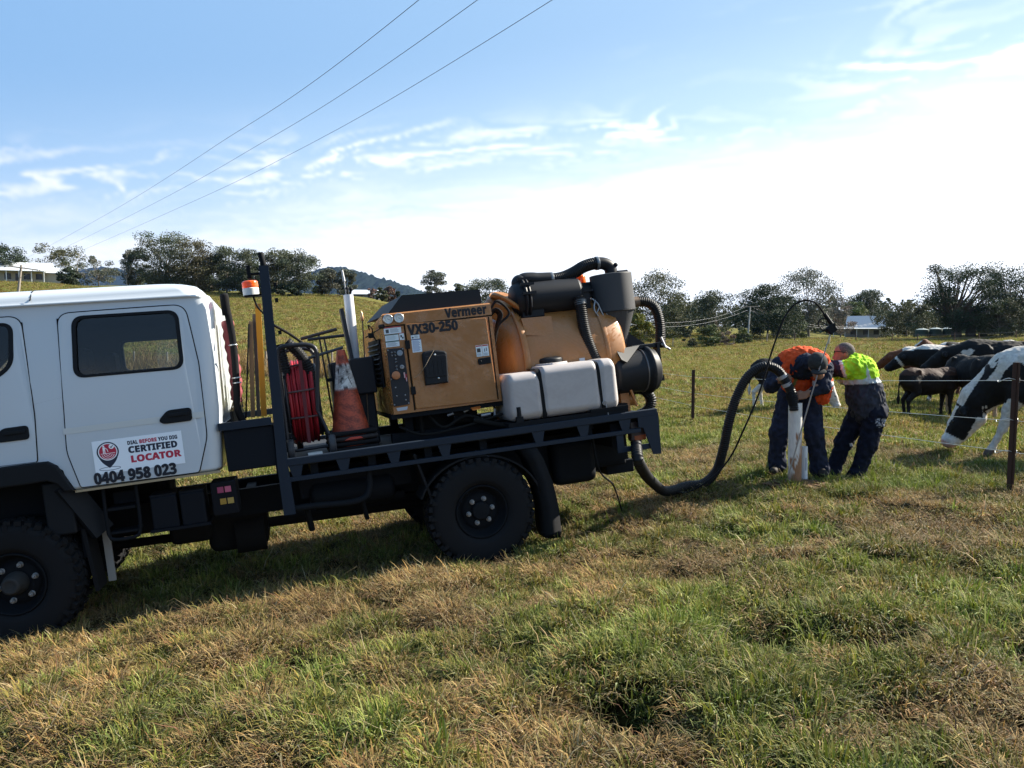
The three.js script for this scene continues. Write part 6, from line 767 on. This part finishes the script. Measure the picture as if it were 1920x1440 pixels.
// ---------------------------------------------------------------- people
const cloth = (extra = {}) => new THREE.MeshPhysicalMaterial({ vertexColors: true, roughness: 0.85, specularIntensity: 0.25, ...extra }), navy = [0.022, 0.027, 0.05];
function hand(c, dir, palmN, curl, r = 1, side = 1) { // palm, four unequal bent fingers and a thumb from the side of the palm; dir: towards the fingers
  const D = V3(...dir).normalize(), Nn = V3(...palmN).normalize(), S = D.clone().cross(Nn).normalize(), C = V3(...c), pr = [], q = (a, b, d) => C.clone().addScaledVector(D, a).addScaledVector(S, b).addScaledVector(Nn, d).toArray();
  for (let i = 0; i < 4; i++) { const s = (i - 1.5) * 0.021; pr.push(cap(q(-0.035, s * 0.8, 0), q(0.035, s, 0), 0.014 * r, 0.0115 * r, 0.012)); const l = [0.062, 0.075, 0.07, 0.053][i]; let a = 0.035, d = 0, th = curl * 0.5; for (let k = 0; k < 3; k++) { const seg = l * [0.45, 0.32, 0.25][k], na = a + seg * Math.cos(th), nd = d + seg * Math.sin(th); pr.push(cap(q(a, s, d), q(na, s, nd), 0.0095 - k * 0.0008, 0.0088 - k * 0.0008, 0.004)); a = na; d = nd; th += curl; } }
  pr.push(cap(q(-0.02, side * 0.03, 0.0), q(0.015, side * 0.052, 0.018), 0.0125, 0.0105, 0.01), cap(q(0.015, side * 0.052, 0.018), q(0.042, side * 0.05, 0.04), 0.010, 0.0085, 0.004)); return pr;
}
const vat = (g, f) => colored(g, f);
{ // bending man: orange vest, cap, hands on hose and pipe
  const x0 = M0[0] + 0.09, z0 = M0[1], t = thing('person', 'person in an orange hi-vis vest and dark cap bending over the white pipe', 'person', [x0, gY(x0, z0), z0], yawTo(-x0, -z0) + Math.PI);
  t.rotation.y = -Math.atan2(x0, -z0); t.scale.setScalar(1.03);
  const m = cloth();
  // trousers
  part('trousers', [solid([cap([-0.215, 0.09, 0.02], [-0.20, 0.46, 0.07], 0.086, 0.092), cap([-0.20, 0.46, 0.07], [-0.10, 0.86, -0.06], 0.094, 0.125), cap([0.225, 0.09, 0.0], [0.165, 0.46, 0.07], 0.088, 0.092), cap([0.165, 0.46, 0.07], [0.10, 0.86, -0.06], 0.094, 0.125), ell([0, 0.90, -0.09], [0.20, 0.15, 0.15]), cap([-0.215, 0.10, 0.02], [-0.215, 0.07, 0.02], 0.092, 0.098), cap([0.228, 0.10, 0], [0.232, 0.07, 0], 0.092, 0.10)], 0.013, 0.04, (x, y, z) => { const f = 0.85 + 0.5 * fbm3(x * 7, y * 9, z * 7, 3); return [0.020 * f, 0.024 * f, 0.042 * f]; }, [], 0.014)], m, t);
  for (const [sx, zz, ry] of [[-0.22, 0.05, -0.25], [0.235, 0.03, 0.35]]) part('boot', [solid([cap([sx, 0.05, zz - 0.05], [sx + 0.1 * Math.sin(ry), 0.04, zz + 0.14], 0.048, 0.042), ell([sx, 0.09, zz - 0.04], [0.055, 0.08, 0.065])], 0.011, 0.03)], mat([0.03, 0.025, 0.022], 0.7), t);
  // skin: head, neck, forearms and hands as one continuous mesh
  const H = [0.175, 1.215, 0.56];
  const body = [ell(H, [0.078, 0.095, 0.10], [0.9, 0.1, 0], 0.03), cap([0.10, 1.25, 0.38], [0.15, 1.24, 0.48], 0.06, 0.055, 0.03), ell([0.182, 1.13, 0.62], [0.055, 0.05, 0.05], null, 0.03), cap([0.185, 1.16, 0.655], [0.187, 1.135, 0.668], 0.014, 0.017, 0.012), ell([0.098, 1.21, 0.56], [0.014, 0.034, 0.022], null, 0.008), ell([0.253, 1.21, 0.565], [0.014, 0.034, 0.022], null, 0.008), ell([0.155, 1.165, 0.648], [0.014, 0.010, 0.01], null, 0.006), ell([0.212, 1.165, 0.648], [0.014, 0.010, 0.01], null, 0.006), cap([0.165, 1.10, 0.655], [0.2, 1.10, 0.655], 0.009, 0.009, 0.006),
    cap([-0.27, 0.98, 0.36], [-0.19, 1.06, 0.43], 0.048, 0.036, 0.02), ...hand([-0.15, 1.085, 0.47], [0.75, -0.25, 0.2], [0.1, -0.3, -1], 0.75, 1, 1), cap([0.18, 0.98, 0.38], [0.07, 0.91, 0.40], 0.045, 0.034, 0.02), ...hand([0.03, 0.90, 0.43], [-0.9, -0.1, 0.15], [0, -0.25, -1], 0.75, 1, -1)];
  part('body', [solid(body, 0.0075, 0.02, (x, y, z) => { const f = 0.9 + 0.25 * fbm3(x * 20, y * 20, z * 20, 2); return [skin[0] * f, skin[1] * f, skin[2] * f]; })], m, t);
  part('shirt', [solid([cap([-0.21, 1.23, 0.22], [-0.285, 0.985, 0.34], 0.075, 0.066), cap([-0.285, 0.985, 0.34], [-0.225, 1.03, 0.40], 0.066, 0.055), cap([0.26, 1.19, 0.24], [0.24, 0.99, 0.36], 0.075, 0.064), cap([0.24, 0.99, 0.36], [0.14, 0.94, 0.39], 0.062, 0.052), ell([0.03, 1.2, 0.2], [0.21, 0.15, 0.15]), cap([0.06, 1.24, 0.30], [0.11, 1.25, 0.40], 0.10, 0.075)], 0.013, 0.05, (x, y, z) => { const f = 0.8 + 0.5 * fbm3(x * 9, y * 9, z * 9, 3); return [0.022 * f, 0.028 * f, 0.048 * f]; }, [], 0.010, 13)], m, t);
  part('vest', [solid([ell([0.03, 1.235, 0.16], [0.255, 0.175, 0.19], [0.4, 0, 0]), ell([0.02, 1.10, -0.03], [0.215, 0.20, 0.165]), cap([-0.14, 1.27, 0.20], [-0.17, 1.12, 0.26], 0.085, 0.07), cap([0.20, 1.25, 0.22], [0.24, 1.02, 0.25], 0.10, 0.085), cap([0.24, 1.02, 0.25], [0.24, 0.86, 0.20], 0.088, 0.07), ell([-0.03, 1.02, 0.14], [0.16, 0.14, 0.09])], 0.013, 0.05, (x, y, z) => { const f = 0.85 + 0.4 * fbm3(x * 10, y * 10, z * 10, 3); if (y > 0.99 && y < 1.045 && x > 0.13) return [0.52, 0.53, 0.55]; if (z < -0.04 && y > 1.0 && y < 1.06) return [0.5, 0.5, 0.52]; if (Math.abs(x + 0.02 - (y - 1.1) * 0.35) < 0.018 && z > 0.2 && y < 1.18) return [0.16, 0.15, 0.05]; return [0.66 * f, 0.085 * f, 0.022 * f]; }, [], 0.013, 12)], m, t);
  part('cap', [solid([ell([0.172, 1.255, 0.575], [0.096, 0.10, 0.112], [0.9, 0.1, 0])], 0.011, 0.02, (x, y, z) => { const f = 0.8 + 0.5 * fbm3(x * 18, y * 18, z * 18, 2); return [0.042 * f, 0.043 * f, 0.042 * f]; }, [ell([0.185, 1.08, 0.62], [0.16, 0.085, 0.16])]), solid([ell([0.182, 1.165, 0.665], [0.078, 0.014, 0.055], [0.55, 0, 0])], 0.008, 0.01, () => [0.03, 0.03, 0.03])], m, t);
}
{ // standing man seen from his left rear: lime and navy jacket, arm stretched to the lance
  const x0 = M1[0], z0 = M1[1], t = thing('person', 'grey-haired person in a lime and navy hi-vis jacket reaching out an arm to the lance', 'person', [x0, gY(x0, z0), z0]); t.rotation.y = -Math.atan2(x0, -z0);
  const m = cloth();
  part('trousers', [solid([cap([-0.215, 0.08, 0.0], [-0.10, 0.45, -0.06], 0.076, 0.088), cap([-0.10, 0.45, -0.06], [0.07, 0.80, -0.08], 0.09, 0.13), cap([0.045, 0.08, 0.06], [0.15, 0.45, 0.07], 0.078, 0.09), cap([0.15, 0.45, 0.07], [0.21, 0.80, 0.04], 0.095, 0.13), ell([0.15, 0.84, -0.02], [0.20, 0.14, 0.17]), cap([-0.22, 0.09, 0], [-0.23, 0.05, 0], 0.09, 0.095), cap([0.045, 0.09, 0.06], [0.03, 0.05, 0.06], 0.09, 0.098)], 0.013, 0.045, (x, y, z) => { const f = 0.8 + 0.5 * fbm3(x * 8, y * 9, z * 8, 3); if (y > 0.66 && y < 0.76 && x > 0.22 && Math.abs(fbm3(x * 30, y * 30, z * 30, 1)) < 0.12) return [0.35, 0.36, 0.4]; return [0.010 * f, 0.012 * f, 0.024 * f]; }, [], 0.014)], m, t);
  part('patch', [bbox(0.03, 0.035, 0.012, -0.02, 0.435, 0.035, 0.005, 0, -0.3, 0.2)], mat([0.35, 0.35, 0.36], 0.7), t);
  for (const [sx, zz] of [[-0.235, 0.0], [0.02, 0.06]]) part('boot', [solid([cap([sx + 0.05, 0.05, zz], [sx - 0.13, 0.042, zz + 0.02], 0.048, 0.04), ell([sx + 0.02, 0.08, zz], [0.06, 0.07, 0.055])], 0.011, 0.03)], mat([0.025, 0.02, 0.018], 0.7), t);
  // skin
  const H = [-0.125, 1.475, 0.0];
  part('body', [solid([ell(H, [0.098, 0.112, 0.08], [0, 0.25, 0.55], 0.03), cap([0.0, 1.37, 0.0], [-0.07, 1.43, 0], 0.066, 0.062, 0.03), ell([-0.17, 1.405, 0.01], [0.055, 0.05, 0.055], null, 0.03), cap([-0.212, 1.455, 0.015], [-0.228, 1.425, 0.02], 0.013, 0.016, 0.012), ell([-0.095, 1.47, 0.078], [0.024, 0.034, 0.012], null, 0.006), ell([-0.095, 1.47, -0.078], [0.024, 0.034, 0.012], null, 0.006), ell([-0.205, 1.485, 0.035], [0.01, 0.01, 0.014], null, 0.006), ell([-0.205, 1.485, -0.02], [0.01, 0.01, 0.014], null, 0.006), cap([-0.205, 1.40, -0.01], [-0.205, 1.4, 0.03], 0.008, 0.008, 0.006), cap([-0.27, 1.345, 0.16], [-0.33, 1.355, 0.18], 0.036, 0.030, 0.02)], 0.008, 0.02, (x, y, z) => { const f = 0.9 + 0.25 * fbm3(x * 20, y * 20, z * 20, 2); return [skin[0] * f, skin[1] * f * 0.95, skin[2] * f * 0.95]; })], m, t);
  part('glove', [solid([...hand([-0.375, 1.365, 0.185], [-0.8, 0.35, 0.1], [-0.3, -0.9, -0.1], 0.7, 1.15, 1)], 0.0065, 0.012)], mat([0.016, 0.016, 0.02], 0.6), t);
  part('hair', [solid([ell([-0.105, 1.495, 0.0], [0.103, 0.108, 0.083], [0, 0.25, 0.55])], 0.009, 0.02, (x, y, z) => { const f = 0.7 + 0.6 * fbm3(x * 40, y * 40, z * 40, 3); return [0.15 * f, 0.125 * f, 0.115 * f]; }, [ell([-0.235, 1.42, 0], [0.125, 0.125, 0.15]), ell([-0.1, 1.405, 0.07], [0.05, 0.055, 0.05]), ell([-0.1, 1.405, -0.07], [0.05, 0.055, 0.05])])], m, t);
  part('glasses', [tube([[-0.085, 1.483, 0.086], [-0.15, 1.495, 0.082], [-0.21, 1.50, 0.06], [-0.222, 1.498, 0.01], [-0.21, 1.50, -0.045]], 0.0045, 24, 6), bbox(0.006, 0.03, 0.045, -0.221, 1.49, 0.032, 0.002), bbox(0.006, 0.03, 0.045, -0.221, 1.49, -0.02, 0.002)], blackPlastic, t);
  const wr = (x, y, z) => 0.8 + 0.45 * fbm3(x * 10 + y * 3, y * 9, z * 10, 3);
  part('jacket', [solid([ell([0.055, 1.24, -0.01], [0.185, 0.21, 0.19], [0, 0.3, -0.15]), ell([0.105, 1.03, -0.02], [0.20, 0.22, 0.19]), cap([0.125, 0.93, -0.02], [0.145, 0.84, -0.02], 0.195, 0.19), cap([-0.02, 1.33, 0.13], [-0.10, 1.30, 0.17], 0.105, 0.085), cap([-0.10, 1.30, 0.17], [-0.27, 1.345, 0.17], 0.078, 0.062), cap([-0.02, 1.33, -0.14], [-0.12, 1.2, -0.16], 0.10, 0.08), cap([-0.12, 1.2, -0.16], [-0.28, 1.3, -0.08], 0.07, 0.055), cap([0.0, 1.385, 0], [-0.03, 1.41, 0], 0.095, 0.078)], 0.0125, 0.05, (x, y, z) => { const f = wr(x, y, z), arm = y > 1.2 && x < -0.105 - (y - 1.3) * 0.3, cuff = arm && x > -0.14 - (y - 1.3) * 0.3; if (cuff) return [0.50, 0.52, 0.52]; if (arm) return [0.030 * f, 0.034 * f, 0.055 * f]; const hem = 1.135 + 0.10 * (x - 0.05); if (y < hem) return [0.040 * f, 0.042 * f, 0.056 * f]; if (y < hem + 0.055) return [0.42, 0.44, 0.44]; if (x > 0.12 && x < 0.165 + (y - 1.2) * -0.3 && y > hem && x > 0.10) return [0.52, 0.54, 0.52]; return [0.42 * f, 0.74 * f, 0.03 * f]; }, [], 0.013, 11)], m, t);
}
// ---------------------------------------------------------------- cattle
const hide = new THREE.MeshPhysicalMaterial({ vertexColors: true, roughness: 0.75, specularIntensity: 0.35 });
function cow(label, [x, z], yaw, s, pose, colorFn, o = {}) { // local: head towards -x, feet on y = 0
  const t = thing('cow', label, 'cow', [x, gY(x, z), z], yaw); t.scale.setScalar(s);
  const { step = 0, cell = 0.026, lie = 0 } = o;
  const leg = (hx, hy, hz, front, sw) => front ? [cap([hx, hy, hz], [hx - 0.02 + sw * 0.4, 0.62, hz * 0.95], 0.13, 0.075), cap([hx - 0.02 + sw * 0.4, 0.62, hz * 0.95], [hx + sw * 0.8, 0.36, hz * 0.9], 0.07, 0.052, 0.03), cap([hx + sw * 0.8, 0.36, hz * 0.9], [hx + sw * 1.3, 0.11, hz * 0.9], 0.042, 0.042, 0.03), cap([hx + sw * 1.3, 0.10, hz * 0.9], [hx - 0.025 + sw * 1.35, 0.035, hz * 0.9], 0.046, 0.055, 0.02)]
    : [cap([hx, hy, hz], [hx - 0.12 + sw * 0.3, 0.74, hz * 1.05], 0.17, 0.11), cap([hx - 0.12 + sw * 0.3, 0.74, hz * 1.05], [hx + 0.11 + sw * 0.7, 0.50, hz * 0.95], 0.095, 0.058, 0.04), cap([hx + 0.11 + sw * 0.7, 0.50, hz * 0.95], [hx + 0.07 + sw, 0.12, hz * 0.9], 0.05, 0.042, 0.03), cap([hx + 0.07 + sw, 0.10, hz * 0.9], [hx + 0.04 + sw, 0.035, hz * 0.9], 0.046, 0.056, 0.02)];
  const P = [ell([-0.52, 1.03, 0], [0.40, 0.37, 0.27]), ell([-0.05, 1.0, 0], [0.52, 0.36, 0.33]), ell([0.48, 1.08, 0], [0.38, 0.31, 0.27]), cap([-0.62, 1.31, 0], [0.0, 1.28, 0], 0.09, 0.08, 0.08), cap([0.0, 1.28, 0], [0.55, 1.33, 0], 0.08, 0.07, 0.07), cap([0.66, 1.22, 0], [0.78, 1.18, 0], 0.12, 0.07), ell([0.2, 0.76, 0], [0.2, 0.12, 0.16]), ell([0.42, 1.31, 0.20], [0.06, 0.05, 0.05], null, 0.05), ell([0.42, 1.31, -0.20], [0.06, 0.05, 0.05], null, 0.05), ell([0.74, 1.2, 0.12], [0.05, 0.05, 0.04], null, 0.05), ell([0.74, 1.2, -0.12], [0.05, 0.05, 0.04], null, 0.05), ell([-0.5, 1.1, 0.24], [0.16, 0.24, 0.07], null, 0.05), ell([-0.5, 1.1, -0.24], [0.16, 0.24, 0.07], null, 0.05), cap([0.80, 1.2, 0], [0.88, 0.95, 0.01], 0.03, 0.022, 0.03), cap([0.88, 0.95, 0.01], [0.88, 0.55, 0.03], 0.02, 0.022, 0.03), ell([0.88, 0.48, 0.03], [0.035, 0.10, 0.035]),
    ...leg(-0.58, 0.85, 0.17, true, step), ...leg(-0.55, 0.85, -0.17, true, -step), ...leg(0.55, 0.98, 0.17, false, -step * 0.7), ...leg(0.58, 0.98, -0.17, false, step)];
  let hd, nk; // neck base, head frame: poll position and direction to the muzzle
  if (pose === 'graze') { nk = [[-0.72, 1.1, 0], [-1.06, 0.74, 0.03]]; hd = [[-1.17, 0.55, 0.05], [-0.45, -0.9, 0.08]]; } else if (pose === 'low') { nk = [[-0.72, 1.15, 0], [-1.05, 1.1, 0]]; hd = [[-1.18, 1.08, 0], [-0.8, -0.6, 0]]; } else { nk = [[-0.72, 1.15, 0], [-1.0, 1.36, 0]]; hd = [[-1.12, 1.44, 0], [-0.86, -0.5, 0]]; }
  const hk = o.head ?? 1; P.push(cap(nk[0], nk[1], 0.26, 0.165 * hk), cap(nk[1], hd[0], 0.165 * hk, 0.13 * hk), cap([nk[0][0] + 0.02, nk[0][1] - 0.2, 0], [nk[1][0], nk[1][1] - 0.1, nk[1][2]], 0.12, 0.08));
  const D = V3(...hd[1]).normalize(), yw = o.headYaw ?? 0; if (yw) D.applyAxisAngle(V3(0, 1, 0), yw); const A = V3(...hd[0]), at3 = (k, up = 0, sd = 0) => { const S = V3(0, 0, 1).applyAxisAngle(V3(0, 1, 0), yw), U = S.clone().cross(D).normalize().multiplyScalar(-1); if (U.y < 0 && pose !== 'graze') U.negate(); return A.clone().addScaledVector(D, k).addScaledVector(U, up).addScaledVector(S, sd).toArray(); };
  P.push(cap(at3(-0.02), at3(0.20), 0.135 * hk, 0.118 * hk, 0.04), cap(at3(0.20), at3(0.42), 0.11 * hk, 0.084 * hk, 0.03), cap(at3(0.43, -0.005, -0.04), at3(0.43, -0.005, 0.04), 0.086 * hk, 0.086 * hk, 0.02), cap(at3(0.02, -0.10 * hk), at3(0.33, -0.075 * hk), 0.11 * hk, 0.065 * hk, 0.04), cap(at3(0.40, -0.075, -0.02), at3(0.40, -0.075, 0.02), 0.05, 0.05, 0.02));
  for (const sd of [1, -1]) P.push(cap(at3(-0.01, 0.04, sd * 0.10), at3(-0.02, 0.02, sd * 0.18), 0.035, 0.05, 0.02), cap(at3(-0.02, 0.02, sd * 0.18), at3(0.0, -0.03, sd * 0.25), 0.048, 0.022, 0.02), ell(at3(0.17, 0.06, sd * 0.098 * hk), [0.024, 0.024, 0.018], null, 0.012), ell(at3(0.485, 0.03, sd * 0.035), [0.018, 0.02, 0.018], null, 0.01));
  P.push(ell(at3(-0.09, 0.05), [0.07, 0.06, 0.07]));
  part('body', [solid(P, cell, 0.09, (px, py, pz) => colorFn(px, py, pz, V3(px, py, pz).sub(A).dot(D)), [], 0.006, 7)], hide, t);
  const eyes = part('eye', [1].map(() => new THREE.SphereGeometry(0.02, 10, 8).translate(...at3(0.17, 0.06, 0.108 * hk))), mat([0.01, 0.008, 0.008], 0.1), t); part('eye', [new THREE.SphereGeometry(0.02, 10, 8).translate(...at3(0.17, 0.06, -0.108 * hk))], eyes.material, t);
  return t;
}
const BLK = [0.009, 0.0085, 0.009], WHT = [0.56, 0.52, 0.47], PNK = [0.50, 0.30, 0.25], BRN = [0.115, 0.040, 0.018];
const tone = (c, x, y, z) => { const f = 0.85 + 0.25 * fbm3(x * 14, y * 14, z * 14, 2) + 0.25 * fbm3(x * 40, y * 25, z * 40, 2); return [c[0] * f, c[1] * f, c[2] * f]; };
const sph = (x, y, z, c, r) => Math.hypot(x - c[0], y - c[1], z - c[2]) + 0.10 * fbm3(x * 3, y * 3, z * 3, 3) < r;
{
  const yawR = (x, z) => -Math.atan2(x, -z);
  // grazing cow at the right edge
  let p = at(2018, 872, 9.9);
  cow('black and white cow grazing with its head down beside the nearest fence post', [p[0], p[2]], yawR(p[0], p[2]) - 0.12, 1.06, 'graze', (x, y, z, h) => { let c = WHT; if (sph(x, y, z, [-0.70, 1.02, 0.1], 0.34) || sph(x, y, z, [-0.95, 0.85, 0.05], 0.26) || sph(x, y, z, [-0.48, 0.95, 0.25], 0.24)) c = BLK; if (sph(x, y, z, [0.25, 1.15, 0.1], 0.4)) c = BLK; if (x < -0.98) { const a = -0.9 * (x + 1.17) + 0.45 * (y - 0.55); c = BLK; if (h > -0.02) c = a + 0.02 * fbm3(x * 9, y * 9, z * 9, 2) > 0.095 || a + 0.03 * fbm3(x * 7 + 4, y * 7, z * 7, 2) < -0.155 || h > 0.35 ? WHT : BLK; if (h < -0.05 && a > 0.06) c = WHT; if (h > 0.45) c = PNK; } const nz = 0.14 * fbm3(x * 3, y * 3, z * 3, 3); if (x > -0.95 && y < 0.66 + nz) c = WHT; if (x > -0.95 && y > 1.20 + nz) c = WHT; if (Math.abs(x + 0.74 + (y - 1.2) * -0.55 + nz * 0.5) < 0.075 && y > 0.98) c = WHT; if (x > -0.95 && y < 0.10) c = [0.10, 0.08, 0.07]; return tone(c, x, y, z); }, { cell: 0.0145, step: -0.22, head: 1.14 });
  // calf half hidden behind the bending man
  p = at(1468, 768, 18);
  cow('black and white young cow walking behind the bending person, rump to the left', [p[0], p[2]], yawR(p[0], p[2]) + Math.PI, 0.86, 'graze', (x, y, z, h) => { let c = BLK; if (y < 0.70) c = WHT; if (sph(x, y, z, [0.62, 0.9, 0], 0.2)) c = WHT; if (y < 0.10) c = [0.07, 0.06, 0.05]; if (h > 0.3) c = WHT; return tone(c, x, y, z); }, { step: 0.10 });
  // dark brown calf, head to the right
  p = at(1738, 784, 16);
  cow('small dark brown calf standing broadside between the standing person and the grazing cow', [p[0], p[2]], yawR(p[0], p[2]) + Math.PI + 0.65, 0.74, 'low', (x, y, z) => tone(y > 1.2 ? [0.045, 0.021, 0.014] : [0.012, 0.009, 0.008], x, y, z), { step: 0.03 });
  // herd behind
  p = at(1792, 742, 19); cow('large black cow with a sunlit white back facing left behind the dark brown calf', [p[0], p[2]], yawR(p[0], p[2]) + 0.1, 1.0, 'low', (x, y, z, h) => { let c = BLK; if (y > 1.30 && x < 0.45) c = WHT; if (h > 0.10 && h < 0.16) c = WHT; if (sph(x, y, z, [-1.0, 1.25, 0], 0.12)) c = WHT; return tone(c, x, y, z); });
  p = at(1712, 730, 21); cow('brown-headed cow looking left at the front of the herd', [p[0] + 0.55, p[2]], yawR(p[0], p[2]) + 0.05, 0.92, 'low', (x, y, z, h) => tone(x < -0.85 ? BRN : y > 1.25 ? WHT : [0.08, 0.03, 0.02], x, y, z));
  p = at(1830, 745, 15.5); cow('black cow facing the camera with both ears out, right of the dark brown calf', [p[0] + 0.1, p[2] - 0.3], yawR(p[0], p[2]) + Math.PI * 0.5 + 0.55, 0.92, 'low', (x, y, z, h) => tone(y < 0.55 ? [0.34, 0.24, 0.16] : BLK, x, y, z));
  p = at(1895, 735, 17.5); cow('black cow with a raised rump standing at the right of the herd', [p[0], p[2]], yawR(p[0], p[2]) + 0.12, 1.14, 'low', (x, y, z) => tone(sph(x, y, z, [-0.75, 1.15, 0.2], 0.1) ? WHT : BLK, x, y, z));
  p = at(1812, 700, 27); cow('black and white cow seen over the backs of the nearer herd, left of its pair', [p[0], p[2]], yawR(p[0], p[2]) + 0.2, 1.0, 'graze', (x, y, z) => tone(fbm3(x * 1.6 + 3, y * 1.6, z * 1.6, 2) > -0.05 ? WHT : BLK, x, y, z));
  p = at(1862, 696, 29); cow('mostly black cow with a white shoulder farthest back in the herd', [p[0], p[2]], yawR(p[0], p[2]) - 0.2, 1.0, 'graze', (x, y, z) => tone(fbm3(x * 1.5 + 9, y * 1.5, z * 1.5, 2) > 0.18 ? WHT : BLK, x, y, z));
  p = at(1760, 705, 24); cow('brown cow with a pale face peeping over the black cow\u2019s back', [p[0] + 0.5, p[2]], yawR(p[0], p[2]) + 0.6, 0.95, 'up', (x, y, z, h) => tone(h > 0.0 && h < 0.3 && Math.abs(z) < 0.05 ? WHT : BRN, x, y, z));
  p = at(1795, 703, 25.5); cow('dull brown cow mostly hidden behind the pale-faced brown cow', [p[0] + 0.6, p[2]], yawR(p[0], p[2]) + 0.3, 0.95, 'low', (x, y, z) => tone(BRN, x, y, z));
}
scene.traverse((o) => { if (o.isMesh) { o.castShadow = true; o.receiveShadow = true; } });
renderer.render(scene, camera);
